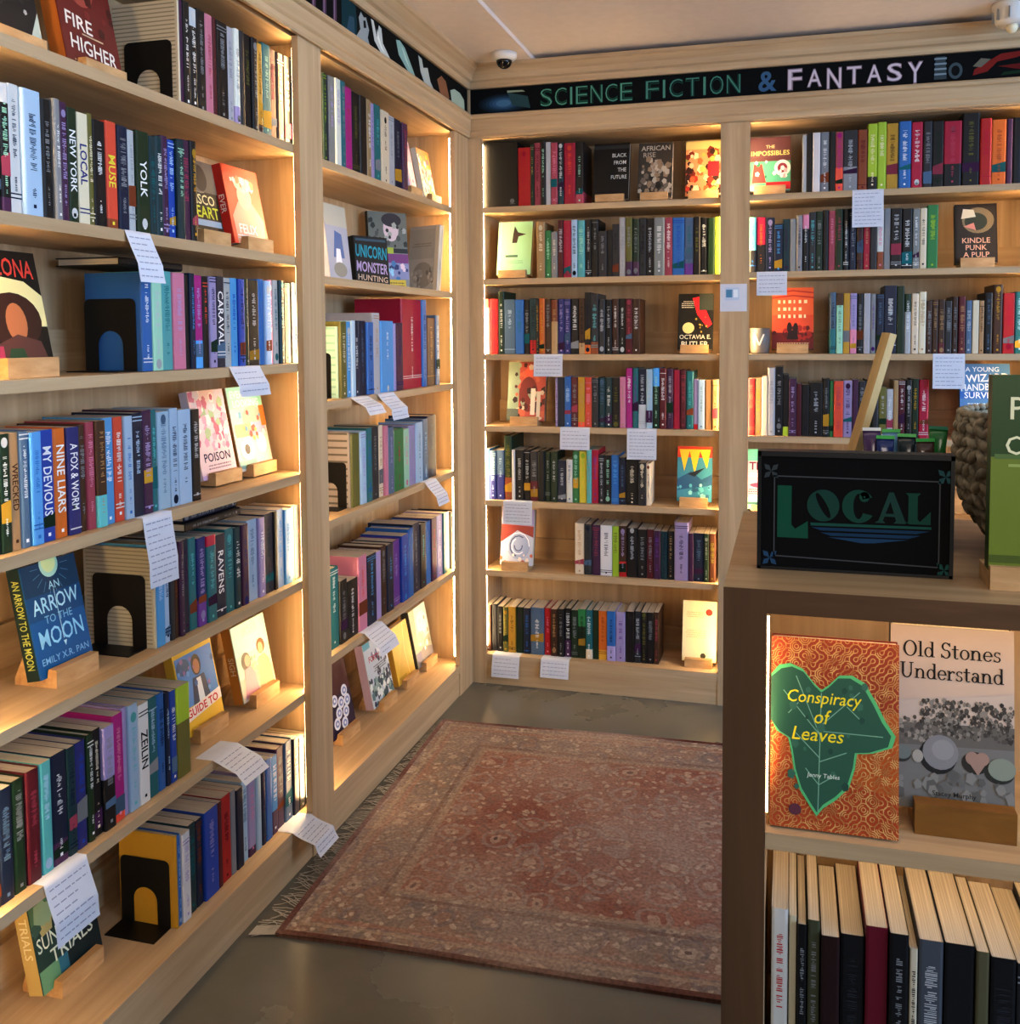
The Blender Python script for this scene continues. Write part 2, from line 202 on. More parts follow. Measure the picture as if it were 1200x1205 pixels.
 ('M3', 'L', 0.8604, -0.04, 'books on the fourth shelf, left wall corner bay', [
  (1, -0.9299, 0.0508, 0.217, 0.144, 'olive', None, None, None, None, 1, 'plain olive book, the only olive one on fourth shelf, left wall corner bay'),
  (1, -0.8791, 0.0408, 0.2197, 0.15, 'pale', None, None, 'lilac', None, 1, 'pale blue book between olive and teal ones, fourth shelf, left wall corner bay'),
  (0, -0.8383, 0.0359, 0.2266, 0.157, 'teal', None, None, 'blue', None, 0, ''),
  (1, -0.8024, 0.0555, 0.2249, 0.153, 'char', None, None, 'grey', None, 1, 'charcoal book with grey lettering, only charcoal one on fourth shelf, left wall corner bay'),
  (0, -0.7469, 0.0317, 0.2261, 0.153, 'cream', None, None, 'tan', None, 0, ''),
  (0, -0.7152, 0.0259, 0.2222, 0.154, 'pink', None, None, None, None, 0, ''),
  (1, -0.6893, 0.0464, 0.2139, 0.148, 'slate', None, None, 'lilac', None, 1, 'slate blue book between pink and green ones, fourth shelf, left wall corner bay'),
  (1, -0.6429, 0.0828, 0.2024, 0.136, 'green', None, None, 'crimson', None, 1, 'green book with crimson lettering, only green one on fourth shelf, left wall corner bay'),
  (0, -0.5601, 0.0431, 0.1963, 0.136, 'mint', None, None, 'pink', None, 0, ''),
  (1, -0.5171, 0.0592, 0.2026, 0.134, 'lilac', None, None, 'grey', None, 1, 'lilac book with grey lettering, only lilac one on fourth shelf, left wall corner bay'),
  (1, -0.4578, 0.0614, 0.2076, 0.141, 'pale', None, None, 'slate', None, 1, 'pale blue book between lilac and slate blue ones, fourth shelf, left wall corner bay'),
  (0, -0.3964, 0.0476, 0.2149, 0.143, 'slate', None, None, 'pale', None, 1, ''),
  (1, -0.3488, 0.0866, 0.2219, 0.148, 'navy', None, None, 'slate', None, 1, 'navy book with slate blue lettering, only navy one on fourth shelf, left wall corner bay'),
 ]),
 ('M4', 'L', 0.4822, -0.04, 'books on the fifth shelf, left wall corner bay', [
  (1, -1.0918, 0.0614, 0.2304, 0.153, 'teal', None, None, 'white', None, 1, 'teal book at the left end of fifth shelf, left wall corner bay'),
  (1, -1.0304, 0.0425, 0.1839, 0.127, 'black', None, None, 'grey', None, 0, 'black book, first black one from the left, fifth shelf, left wall corner bay'),
  (1, -0.9879, 0.0719, 0.1703, 0.117, 'black', None, None, 'white', None, 0, 'black book, second black one from the left, fifth shelf, left wall corner bay'),
  (1, -0.9159, 0.0579, 0.2267, 0.154, 'pink', None, None, 'coral', None, 0, 'pink book with coral red lettering, only pink one on fifth shelf, left wall corner bay'),
  (1, -0.8581, 0.0664, 0.2167, 0.151, 'navy', None, None, 'sky', None, 0, 'navy book between pink and lilac ones, fifth shelf, left wall corner bay'),
  (0, -0.7916, 0.0375, 0.2136, 0.143, 'lilac', None, None, None, None, 0, ''),
  (1, -0.7541, 0.045, 0.2212, 0.147, 'brown', None, None, 'grey', None, 1, 'brown book with grey lettering, only brown one on fifth shelf, left wall corner bay'),
  (1, -0.7092, 0.053, 0.2173, 0.146, 'navy', None, None, 'sky', None, 1, 'navy book between brown and purple ones, fifth shelf, left wall corner bay'),
  (1, -0.6562, 0.0619, 0.2162, 0.144, 'purple', None, None, 'lilac', None, 1, 'purple book with lilac lettering, only purple one on fifth shelf, left wall corner bay'),
  (1, -0.5943, 0.0571, 0.2225, 0.148, 'royal', None, None, 'sky', None, 0, 'royal blue book, first royal blue from left, fifth shelf, left wall corner bay'),
  (0, -0.5372, 0.0442, 0.2331, 0.157, 'blue', None, None, None, None, 1, ''),
  (1, -0.493, 0.0685, 0.2405, 0.164, 'navy', None, None, 'grey', None, 0, 'navy book between blue and black ones, fifth shelf, left wall corner bay'),
  (0, -0.4245, 0.0553, 0.2269, 0.153, 'black', None, None, 'aqua', None, 1, ''),
  (0, -0.3692, 0.0489, 0.2239, 0.153, 'blue', None, None, None, None, 1, ''),
  (0, -0.3204, 0.0503, 0.2282, 0.152, 'plum', None, None, 'rose', None, 0, ''),
  (0, -0.2701, 0.0605, 0.2271, 0.156, 'lilac', None, None, 'white', None, 1, ''),
  (0, -0.2096, 0.0355, 0.2274, 0.157, 'teal', None, None, None, None, 0, ''),
  (0, -0.1741, 0.0454, 0.2226, 0.155, 'navy', None, None, None, None, 1, ''),
  (0, -0.1287, 0.0389, 0.2181, 0.148, 'black', None, None, None, None, 1, ''),
 ]),
 ('B0', 'B', 1.8587, 0.04, 'books on the top shelf, back wall corner bay', [
  (1, 0.1855, 0.0506, 0.222, 0.151, 'red', None, None, 'crimson', None, 0, 'red book with crimson lettering, only red one on top shelf, back wall corner bay'),
  (0, 0.2361, 0.0134, 0.2328, 0.155, 'dgreen', None, None, 'tan', None, 0, ''),
  (1, 0.2495, 0.0268, 0.2377, 0.158, 'rose', None, None, 'maroon', None, 1, 'dusty rose book between dark green and black ones, top shelf, back wall corner bay'),
  (0, 0.2762, 0.02, 0.242, 0.165, 'black', None, None, 'mint', None, 1, ''),
  (0, 0.2963, 0.0199, 0.237, 0.16, 'silver', None, None, None, None, 0, ''),
  (1, 0.3162, 0.0265, 0.2334, 0.156, 'rose', None, None, 'pink', None, 1, 'dusty rose book between light grey and black ones, top shelf, back wall corner bay'),
  (0, 0.3427, 0.0231, 0.2339, 0.161, 'black', ('dteal', 0.45), None, 'white', None, 1, ''),
  (1, 0.3658, 0.046, 0.229, 0.154, 'crimson', None, None, 'coral', None, 1, 'crimson book with coral red lettering, only crimson one on top shelf, back wall corner bay'),
  (1, 0.4118, 0.0294, 0.2313, 0.16, 'black', ('rose', 0.2), None, 'mint', None, 0, 'black book at the right end of top shelf, back wall corner bay'),
 ]),
 ('B1', 'B', 1.5845, 0.04, 'books on the second shelf, back wall corner bay', [
  (1, 0.258, 0.0335, 0.2124, 0.142, 'tan', None, None, 'cream', None, 1, 'tan book with cream lettering, only tan one on second shelf, back wall corner bay'),
  (0, 0.2915, 0.0234, 0.1797, 0.119, 'green', None, None, 'mint', None, 0, ''),
  (0, 0.3149, 0.0266, 0.1742, 0.12, 'grey', None, None, 'cream', None, 1, ''),
  (0, 0.3415, 0.0232, 0.217, 0.15, 'maroon', None, None, 'silver', None, 1, ''),
  (1, 0.3647, 0.0297, 0.2139, 0.148, 'crimson', None, None, 'rose', None, 0, 'crimson book with dusty rose lettering, only crimson one on second shelf, back wall corner bay'),
  (0, 0.3945, 0.023, 0.2168, 0.146, 'pale', None, None, 'black', None, 0, ''),
  (1, 0.4175, 0.0295, 0.2134, 0.146, 'aqua', None, None, 'mint', None, 1, 'aqua book with mint green lettering, only aqua one on second shelf, back wall corner bay'),
  (1, 0.447, 0.0261, 0.2156, 0.145, 'black', None, None, 'silver', None, 1, 'black book, first black one from the left, second shelf, back wall corner bay'),
  (1, 0.4732, 0.026, 0.2153, 0.145, 'black', None, None, 'grey', None, 1, 'black book, second black one from the left, second shelf, back wall corner bay'),
  (0, 0.4992, 0.0324, 0.1701, 0.115, 'char', None, None, 'grey', None, 0, ''),
  (0, 0.5316, 0.0194, 0.1728, 0.121, 'black', None, None, None, None, 0, ''),
  (0, 0.5509, 0.0257, 0.1951, 0.133, 'char', None, None, 'black', None, 0, ''),
  (1, 0.5767, 0.0256, 0.2176, 0.149, 'silver', None, None, 'grey', None, 1, 'light grey book, first light grey from left, second shelf, back wall corner bay'),
  (1, 0.6023, 0.0255, 0.216, 0.145, 'olive', ('plum', 0.25), None, 'grey', None, 1, 'olive book with grey lettering, only olive one on second shelf, back wall corner bay'),
  (1, 0.6278, 0.0254, 0.211, 0.142, 'dgreen', ('plum', 0.25), None, 'grey', None, 1, 'dark green book between olive and charcoal ones, second shelf, back wall corner bay'),
  (1, 0.6533, 0.0253, 0.2138, 0.147, 'char', None, None, 'black', None, 0, 'charcoal book between dark green and black ones, second shelf, back wall corner bay'),
  (1, 0.6786, 0.0284, 0.211, 0.142, 'black', None, None, 'silver', None, 0, 'black book between charcoal and grey ones, second shelf, back wall corner bay'),
  (1, 0.707, 0.0408, 0.2128, 0.147, 'grey', None, None, 'white', None, 1, 'grey book between black and dusty rose ones, second shelf, back wall corner bay'),
  (1, 0.7478, 0.0281, 0.2115, 0.147, 'rose', None, None, 'white', None, 0, 'dusty rose book, first dusty rose from left, second shelf, back wall corner bay'),
  (1, 0.7759, 0.0435, 0.2105, 0.145, 'blue', None, None, 'royal', None, 0, 'blue book with royal blue lettering, only blue one on second shelf, back wall corner bay'),
  (1, 0.8194, 0.034, 0.2088, 0.142, 'slate', ('purple', 0.2), None, 'teal', None, 1, 'slate blue book, first slate blue from left, second shelf, back wall corner bay'),
  (0, 0.8534, 0.0246, 0.2099, 0.147, 'black', None, None, 'olive', None, 1, ''),
  (0, 0.878, 0.0245, 0.2067, 0.137, 'black', None, None, 'white', None, 1, ''),
  (1, 0.9025, 0.0275, 0.2048, 0.141, 'dgreen', None, None, None, None, 1, 'dark green book between black and lime green ones, second shelf, back wall corner bay'),
  (0, 0.93, 0.0198, 0.2077, 0.142, 'lime', None, None, 'green', None, 0, ''),
 ]),
 ('B2', 'B', 1.2946, 0.04, 'books on the third shelf, back wall corner bay', [
  (0, 0.0406, 0.0273, 0.2128, 0.146, 'cream', None, ('coral', 0.15), 'tan', None, 1, ''),
  (1, 0.068, 0.0346, 0.2135, 0.144, 'red', None, None, 'crimson', None, 0, 'red book with crimson lettering, only red one on third shelf, back wall corner bay'),
  (0, 0.1026, 0.0241, 0.2416, 0.163, 'dgreen', None, None, 'white', None, 1, ''),
  (1, 0.1267, 0.0446, 0.2105, 0.146, 'slate', None, None, 'pale', None, 0, 'slate blue book, first slate blue from left, third shelf, back wall corner bay'),
  (1, 0.1713, 0.0341, 0.2092, 0.144, 'blue', None, None, 'teal', None, 0, 'blue book with teal lettering, only blue one on third shelf, back wall corner bay'),
  (0, 0.2054, 0.0238, 0.2092, 0.143, 'black', None, None, 'grey', None, 1, ''),
  (0, 0.2292, 0.0271, 0.213, 0.147, 'dteal', ('red', 0.25), None, 'black', None, 0, ''),
  (0, 0.2563, 0.0101, 0.2099, 0.143, 'black', None, None, 'gold', None, 1, ''),
  (0, 0.2664, 0.0236, 0.213, 0.143, 'orange', None, None, 'gold', None, 1, ''),
  (0, 0.29, 0.0235, 0.2106, 0.141, 'brown', None, None, 'grey', None, 0, ''),
  (0, 0.3135, 0.0268, 0.2062, 0.141, 'rust', ('tan', 0.6), None, 'tan', None, 1, ''),
  (0, 0.3403, 0.0267, 0.2098, 0.14, 'indigo', None, None, 'lilac', None, 1, ''),
  (0, 0.3669, 0.0232, 0.2093, 0.144, 'indigo', None, None, 'lilac', None, 0, ''),
  (1, 0.3902, 0.0331, 0.2099, 0.143, 'black', None, None, 'white', None, 1, 'black book between indigo and brown ones, third shelf, back wall corner bay'),
  (0, 0.4232, 0.0231, 0.2102, 0.141, 'brown', ('tan', 0.2), None, 'black', None, 0, ''),
  (0, 0.4463, 0.023, 0.2323, 0.161, 'black', ('orange', 0.15), None, 'navy', None, 0, ''),
  (1, 0.4693, 0.0294, 0.2275, 0.157, 'char', ('rust', 0.2), None, 'aqua', None, 0, 'charcoal book, first charcoal one from the left, third shelf, back wall corner bay'),
  (0, 0.4987, 0.0261, 0.2065, 0.138, 'char', None, None, 'silver', None, 1, ''),
  (0, 0.5247, 0.026, 0.2039, 0.136, 'black', None, None, 'silver', None, 1, ''),
  (0, 0.5507, 0.0259, 0.2067, 0.143, 'brown', None, None, 'white', None, 1, ''),
  (0, 0.5765, 0.0258, 0.2072, 0.143, 'black', None, None, 'white', None, 0, ''),
  (0, 0.6023, 0.0257, 0.2066, 0.144, 'maroon', None, None, 'rose', None, 0, ''),
  (1, 0.628, 0.0288, 0.2056, 0.137, 'brown', None, None, 'white', None, 0, 'brown book at the right end of third shelf, back wall corner bay'),
 ]),
 ('B3', 'B', 1.0164, 0.04, 'books on the fourth shelf, back wall corner bay', [
  (0, 0.329, 0.0101, 0.1867, 0.125, 'lilac', None, None, 'purple', None, 1, ''),
  (0, 0.3391, 0.0268, 0.1887, 0.13, 'navy', None, None, None, None, 0, ''),
  (0, 0.3658, 0.0267, 0.1914, 0.129, 'blue', None, None, 'pale', None, 1, ''),
  (0, 0.3925, 0.0266, 0.1902, 0.126, 'maroon', None, None, 'grey', None, 0, ''),
  (0, 0.4191, 0.0265, 0.1908, 0.131, 'gold', ('coral', 0.1), None, 'tan', None, 0, ''),
  (0, 0.4456, 0.0264, 0.1902, 0.133, 'coral', None, None, 'pink', None, 0, ''),
  (0, 0.4719, 0.0263, 0.1874, 0.129, 'char', None, None, 'grey', None, 0, ''),
  (0, 0.4982, 0.0262, 0.1891, 0.128, 'dteal', None, None, 'slate', None, 1, ''),
  (0, 0.5244, 0.0261, 0.1897, 0.132, 'dteal', None, None, 'white', None, 0, ''),
  (0, 0.5505, 0.0292, 0.1901, 0.129, 'black', None, None, 'olive', None, 0, ''),
  (0, 0.5797, 0.0226, 0.1925, 0.131, 'pink', None, None, 'tan', None, 0, ''),
  (1, 0.6023, 0.0258, 0.2244, 0.155, 'magenta', None, None, 'white', None, 1, 'magenta book with white lettering, only magenta one on fourth shelf, back wall corner bay'),
  (0, 0.6281, 0.0225, 0.2252, 0.152, 'teal', None, None, 'purple', None, 1, ''),
  (1, 0.6506, 0.0288, 0.2223, 0.148, 'navy', ('silver', 0.4), None, 'silver', None, 0, 'navy book between teal and pale blue ones, fourth shelf, back wall corner bay'),
  (1, 0.6793, 0.0255, 0.2217, 0.151, 'pale', None, None, 'silver', None, 1, 'pale blue book between navy and dark green ones, fourth shelf, back wall corner bay'),
  (1, 0.7048, 0.0254, 0.2258, 0.153, 'dgreen', None, ('sky', 0.3), 'mint', None, 1, 'dark green book, first dark green from left, fourth shelf, back wall corner bay'),
  (1, 0.7302, 0.0253, 0.2246, 0.152, 'maroon', None, None, 'white', None, 1, 'maroon book between dark green and plum ones, fourth shelf, back wall corner bay'),
  (1, 0.7555, 0.0252, 0.2229, 0.154, 'plum', None, None, 'silver', None, 1, 'plum book with light grey lettering, only plum one on fourth shelf, back wall corner bay'),
  (1, 0.7807, 0.0251, 0.2189, 0.147, 'crimson', None, None, None, None, 1, 'plain crimson book, the only crimson one on fourth shelf, back wall corner bay'),
  (0, 0.8058, 0.0219, 0.2188, 0.149, 'maroon', None, None, 'rose', None, 1, ''),
  (1, 0.8277, 0.028, 0.2151, 0.15, 'teal', None, None, 'aqua', None, 1, 'teal book between maroon and lilac ones, fourth shelf, back wall corner bay'),
  (0, 0.8558, 0.0155, 0.1858, 0.123, 'lilac', ('red', 0.1), None, None, None, 0, ''),
  (0, 0.8713, 0.0248, 0.1833, 0.126, 'pale', None, None, 'slate', None, 0, ''),
  (0, 0.8961, 0.0278, 0.1832, 0.124, 'tan', None, None, None, None, 1, ''),
  (0, 0.9239, 0.023, 0.1835, 0.126, 'tan', None, None, 'brown', None, 0, ''),
 ]),
 ('B4', 'B', 0.7246, 0.04, 'books on the fifth shelf, back wall corner bay', [
  (0, 0.0419, 0.0211, 0.1983, 0.136, 'sky', None, None, None, None, 0, ''),
  (0, 0.0629, 0.028, 0.1922, 0.133, 'slate', ('indigo', 0.5), None, 'pale', None, 1, ''),
  (0, 0.0909, 0.0313, 0.1947, 0.135, 'slate', ('indigo', 0.5), None, 'pale', None, 0, ''),
  (1, 0.1222, 0.0312, 0.2509, 0.174, 'dgreen', ('rust', 0.35), None, 'olive', None, 1, 'dark green book between slate blue and white ones, fifth shelf, back wall corner bay'),
  (0, 0.1534, 0.0138, 0.1969, 0.131, 'white', None, None, None, None, 0, ''),
  (1, 0.1673, 0.0344, 0.197, 0.138, 'black', None, None, 'silver', None, 0, 'black book, first black one from the left, fifth shelf, back wall corner bay'),
  (0, 0.2017, 0.0274, 0.1983, 0.134, 'black', None, None, 'silver', None, 1, ''),
  (0, 0.2291, 0.0307, 0.1932, 0.13, 'char', ('maroon', 0.4), None, 'grey', None, 0, ''),
  (0, 0.2599, 0.0272, 0.1954, 0.13, 'black', None, None, None, None, 1, ''),
  (0, 0.2871, 0.0237, 0.1931, 0.13, 'dgreen', None, None, 'grey', None, 1, ''),
  (0, 0.3108, 0.027, 0.1953, 0.13, 'dgreen', None, None, 'silver', None, 0, ''),
  (0, 0.3378, 0.0336, 0.161, 0.119, 'navy', None, None, 'silver', None, 0, ''),
  (0, 0.3714, 0.0268, 0.166, 0.113, 'white', None, None, 'slate', None, 1, ''),
  (0, 0.3982, 0.0233, 0.1998, 0.132, 'green', None, None, 'mint', None, 0, ''),
  (1, 0.4215, 0.0299, 0.1983, 0.133, 'yellow', None, None, 'lime', None, 0, 'yellow book with lime green lettering, only yellow one on fifth shelf, back wall corner bay'),
  (0, 0.4514, 0.0199, 0.2058, 0.142, 'aqua', None, None, 'grey', None, 1, ''),
  (0, 0.4713, 0.0264, 0.2048, 0.143, 'crimson', None, None, 'purple', None, 0, ''),
  (0, 0.4977, 0.023, 0.1866, 0.124, 'char', None, None, 'silver', None, 1, ''),
  (0, 0.5207, 0.0262, 0.1868, 0.126, 'black', None, None, 'mint', None, 0, ''),
  (0, 0.5469, 0.0294, 0.188, 0.132, 'blue', None, None, 'sky', None, 0, ''),
  (0, 0.5763, 0.026, 0.1796, 0.12, 'navy', None, None, 'slate', None, 0, ''),
  (1, 0.6023, 0.0485, 0.1725, 0.114, 'black', None, None, 'cream', None, 0, 'black book between navy and charcoal ones, fifth shelf, back wall corner bay'),
  (0, 0.6508, 0.0289, 0.1625, 0.111, 'char', None, None, 'cream', None, 0, ''),
  (0, 0.6797, 0.016, 0.159, 0.115, 'cream', None, None, 'rust', None, 0, ''),
 ]),
 ('B5', 'B', 0.4472, 0.04, 'books on the sixth shelf, back wall corner bay', [
  (1, 0.404, 0.0368, 0.1972, 0.131, 'cream', None, None, 'tan', None, 0, 'cream book with tan lettering, only cream one on sixth shelf, back wall corner bay'),
  (0, 0.4408, 0.03, 0.1958, 0.132, 'char', None, None, 'navy', None, 1, ''),
  (1, 0.4707, 0.0331, 0.194, 0.13, 'plum', None, None, 'rose', None, 1, 'plum book between charcoal and white ones, sixth shelf, back wall corner bay'),
  (1, 0.5038, 0.0461, 0.194, 0.135, 'white', None, None, 'navy', None, 0, 'white book with navy lettering, only white one on sixth shelf, back wall corner bay'),
  (0, 0.55, 0.0262, 0.1923, 0.132, 'lime', None, None, 'olive', None, 0, ''),
  (0, 0.5762, 0.0294, 0.195, 0.136, 'brown', ('red', 0.3), None, 'lilac', None, 0, ''),
  (1, 0.6056, 0.0422, 0.1888, 0.132, 'black', None, None, 'silver', None, 1, 'black book, first black one from the left, sixth shelf, back wall corner bay'),
  (1, 0.6478, 0.0355, 0.1854, 0.128, 'black', None, None, 'grey', None, 0, 'black book, second black one from the left, sixth shelf, back wall corner bay'),
  (0, 0.6833, 0.0257, 0.1871, 0.131, 'maroon', None, None, 'grey', None, 0, ''),
  (0, 0.709, 0.0256, 0.1842, 0.128, 'plum', None, None, 'purple', None, 0, ''),
  (0, 0.7346, 0.0255, 0.1819, 0.124, 'dteal', None, None, 'navy', None, 0, ''),
  (0, 0.7602, 0.0254, 0.1837, 0.125, 'black', None, None, 'tan', None, 1, ''),
  (1, 0.7856, 0.0537, 0.2193, 0.148, 'lilac', None, None, 'black', None, 1, 'lilac book with black lettering, only lilac one on sixth shelf, back wall corner bay'),
  (0, 0.8393, 0.0189, 0.1806, 0.121, 'plum', None, None, None, None, 0, ''),
  (1, 0.8582, 0.0376, 0.1818, 0.126, 'navy', None, None, 'slate', None, 0, 'navy book with slate blue lettering, only navy one on sixth shelf, back wall corner bay'),
  (0, 0.8957, 0.0187, 0.1819, 0.125, 'dgreen', None, None, 'grey', None, 0, ''),
  (0, 0.9144, 0.0249, 0.1829, 0.122, 'brown', None, None, 'olive', None, 0, ''),
 ]),
 ('B6', 'B', 0.1186, 0.04, 'books on the bottom shelf, back wall corner bay', [
  (0, 0.0406, 0.0241, 0.1831, 0.124, 'brown', None, None, 'grey', None, 0, ''),
  (0, 0.0647, 0.0247, 0.187, 0.124, 'char', None, None, None, None, 1, ''),
  (0, 0.0894, 0.0246, 0.1806, 0.123, 'black', None, None, 'grey', None, 0, ''),
  (0, 0.114, 0.021, 0.1798, 0.125, 'olive', None, None, 'gold', None, 1, ''),
  (0, 0.135, 0.0314, 0.1826, 0.121, 'gold', None, None, 'brown', None, 0, ''),
  (0, 0.1664, 0.0313, 0.1826, 0.126, 'dgreen', None, None, 'plum', None, 1, ''),
  (0, 0.1977, 0.0277, 0.1822, 0.122, 'navy', None, None, 'blue', None, 0, ''),
  (1, 0.2254, 0.0551, 0.1855, 0.123, 'slate', None, None, 'white', None, 1, 'slate blue book, first slate blue from left, bottom shelf, back wall corner bay'),
  (0, 0.2805, 0.0274, 0.1855, 0.123, 'red', None, None, 'pink', None, 1, ''),
  (0, 0.3079, 0.0273, 0.1851, 0.129, 'brown', None, None, 'tan', None, 0, ''),
  (0, 0.3352, 0.0272, 0.1882, 0.129, 'black', None, None, 'grey', None, 1, ''),
  (0, 0.3624, 0.0271, 0.1903, 0.131, 'black', ('plum', 0.35), None, 'white', None, 1, ''),
  (0, 0.3894, 0.027, 0.1874, 0.123, 'dgreen', None, None, 'grey', None, 0, ''),
  (0, 0.4164, 0.0302, 0.1922, 0.134, 'dgreen', None, ('green', 0.35), 'black', None, 0, ''),
  (0, 0.4466, 0.0267, 0.1914, 0.128, 'teal', ('cream', 0.2), None, 'white', None, 1, ''),
  (0, 0.4734, 0.0233, 0.1911, 0.128, 'dgreen', None, None, None, None, 0, ''),
  (1, 0.4967, 0.0332, 0.1903, 0.126, 'orange', ('gold', 0.2), None, 'rust', None, 0, 'orange book with rust lettering, only orange one on bottom shelf, back wall corner bay'),
  (1, 0.5299, 0.033, 0.1932, 0.133, 'blue', ('lilac', 0.3), None, 'navy', None, 0, 'blue book with navy lettering, only blue one on bottom shelf, back wall corner bay'),
  (1, 0.5629, 0.0394, 0.192, 0.131, 'lilac', None, None, 'purple', None, 1, 'lilac book with purple lettering, only lilac one on bottom shelf, back wall corner bay'),
  (1, 0.6023, 0.0327, 0.1963, 0.134, 'black', None, None, 'char', None, 0, 'black book between lilac and charcoal ones, bottom shelf, back wall corner bay'),
  (0, 0.635, 0.026, 0.1985, 0.133, 'char', None, None, 'silver', None, 1, ''),
  (0, 0.661, 0.0227, 0.1961, 0.137, 'black', None, None, 'olive', None, 0, ''),
  (0, 0.6837, 0.0259, 0.1971, 0.133, 'black', None, None, 'grey', None, 0, ''),
  (0, 0.7096, 0.0193, 0.1992, 0.134, 'brown', None, None, 'rose', None, 0, ''),
 ]),
 ('C0', 'B', 1.8642, 0.04, 'books on the top shelf, back wall right bay', [
  (0, 1.2335, 0.0144, 0.2029, 0.137, 'silver', None, None, None, None, 0, ''),
  (0, 1.2479, 0.0202, 0.2087, 0.143, 'black', None, None, None, None, 1, ''),
  (1, 1.2681, 0.0258, 0.2075, 0.138, 'white', None, None, None, None, 0, 'plain white book, the only white one on top shelf, back wall right bay'),
  (1, 1.2939, 0.0314, 0.209, 0.139, 'grey', None, None, 'white', None, 1, 'grey book with white lettering, only grey one on top shelf, back wall right bay'),
  (0, 1.3254, 0.0199, 0.2085, 0.142, 'black', None, None, None, None, 0, ''),
  (1, 1.3453, 0.0255, 0.205, 0.138, 'rose', ('coral', 0.4), None, 'magenta', None, 0, 'dusty rose book, first dusty rose from left, top shelf, back wall right bay'),
  (1, 1.3708, 0.0479, 0.2098, 0.141, 'char', ('grey', 0.4), None, 'silver', None, 0, 'charcoal book between dusty rose and rust ones, top shelf, back wall right bay'),
  (1, 1.4188, 0.0336, 0.2091, 0.139, 'rust', None, None, 'maroon', None, 1, 'rust book with maroon lettering, only rust one on top shelf, back wall right bay'),
  (1, 1.4524, 0.0307, 0.2266, 0.153, 'lime', ('black', 0.2), None, 'cream', None, 0, 'lime green book, first lime green one from the left, top shelf, back wall right bay'),
  (1, 1.4831, 0.0305, 0.2311, 0.156, 'lime', None, None, 'cream', None, 1, 'lime green book, second lime green one from the left, top shelf, back wall right bay'),
  (1, 1.5136, 0.0386, 0.225, 0.155, 'gold', None, None, 'brown', None, 0, 'gold book with brown lettering, only gold one on top shelf, back wall right bay'),
  (1, 1.5523, 0.0411, 0.2286, 0.152, 'blue', None, None, 'white', None, 1, 'blue book with white lettering, only blue one on top shelf, back wall right bay'),
  (1, 1.5934, 0.0381, 0.2238, 0.148, 'crimson', None, None, 'white', None, 1, 'crimson book between blue and charcoal ones, top shelf, back wall right bay'),
  (1, 1.6315, 0.0298, 0.2236, 0.149, 'char', None, None, 'grey', None, 1, 'charcoal book between crimson and black ones, top shelf, back wall right bay'),
  (1, 1.6613, 0.035, 0.2222, 0.155, 'black', None, None, 'dgreen', None, 0, 'black book between charcoal and crimson ones, top shelf, back wall right bay'),
  (1, 1.6964, 0.0589, 0.2209, 0.152, 'crimson', ('black', 0.35), None, 'rose', None, 1, 'crimson book between black and black ones, top shelf, back wall right bay'),
  (1, 1.7553, 0.0557, 0.2435, 0.162, 'black', None, None, 'olive', None, 1, 'black book between crimson and red ones, top shelf, back wall right bay'),
  (1, 1.8109, 0.0368, 0.2224, 0.151, 'red', None, None, 'crimson', None, 1, 'red book with crimson lettering, only red one on top shelf, back wall right bay'),
  (1, 1.8478, 0.0444, 0.2166, 0.151, 'orange', None, None, 'rust', None, 0, 'orange book with rust lettering, only orange one on top shelf, back wall right bay'),
  (1, 1.8922, 0.0208, 0.217, 0.148, 'plum', None, None, None, None, 1, 'plain plum book, the only plum one on top shelf, back wall right bay'),
  (1, 1.913, 0.0259, 0.2199, 0.151, 'black', None, None, None, None, 1, 'black book between plum and navy ones, top shelf, back wall right bay'),
  (1, 1.9389, 0.0258, 0.2186, 0.151, 'navy', None, None, None, None, 1, 'plain navy book, the only navy one on top shelf, back wall right bay'),
 ]),
 ('C1', 'B', 1.589, 0.04, 'books on the second shelf, back wall right bay', [
  (1, 1.0507, 0.0269, 0.1954, 0.129, 'aqua', ('black', 0.4), None, 'blue', None, 1, 'aqua book with blue lettering, only aqua one on second shelf, back wall right bay'),
  (1, 1.0775, 0.0327, 0.1959, 0.133, 'crimson', ('black', 0.5), None, 'orange', None, 0, 'crimson book between aqua and navy ones, second shelf, back wall right bay'),
  (1, 1.1102, 0.0296, 0.1933, 0.131, 'navy', None, None, 'lilac', None, 0, 'navy book, first navy one from the left, second shelf, back wall right bay'),
  (1, 1.1398, 0.0294, 0.1699, 0.114, 'navy', None, None, 'sky', None, 0, 'navy book, second navy one from the left, second shelf, back wall right bay'),
  (0, 1.1692, 0.0234, 0.1858, 0.127, 'dteal', None, None, 'plum', None, 0, ''),
  (0, 1.1926, 0.0234, 0.1859, 0.128, 'grey', None, None, None, None, 1, ''),
  (0, 1.216, 0.0204, 0.1965, 0.138, 'grey', None, None, 'char', None, 1, ''),
  (0, 1.2364, 0.0232, 0.1987, 0.132, 'black', None, ('pink', 0.25), 'white', None, 1, ''),
  (1, 1.2596, 0.0231, 0.2077, 0.144, 'char', None, None, 'aqua', None, 0, 'charcoal book between black and dark green ones, second shelf, back wall right bay'),
  (1, 1.2827, 0.023, 0.2092, 0.139, 'dgreen', None, None, 'grey', None, 0, 'dark green book between charcoal and black ones, second shelf, back wall right bay'),
  (0, 1.3057, 0.0201, 0.2124, 0.143, 'black', None, None, None, None, 1, ''),
  (1, 1.3258, 0.0229, 0.209, 0.139, 'rose', None, None, 'pink', None, 0, 'dusty rose book, first dusty rose from left, second shelf, back wall right bay'),
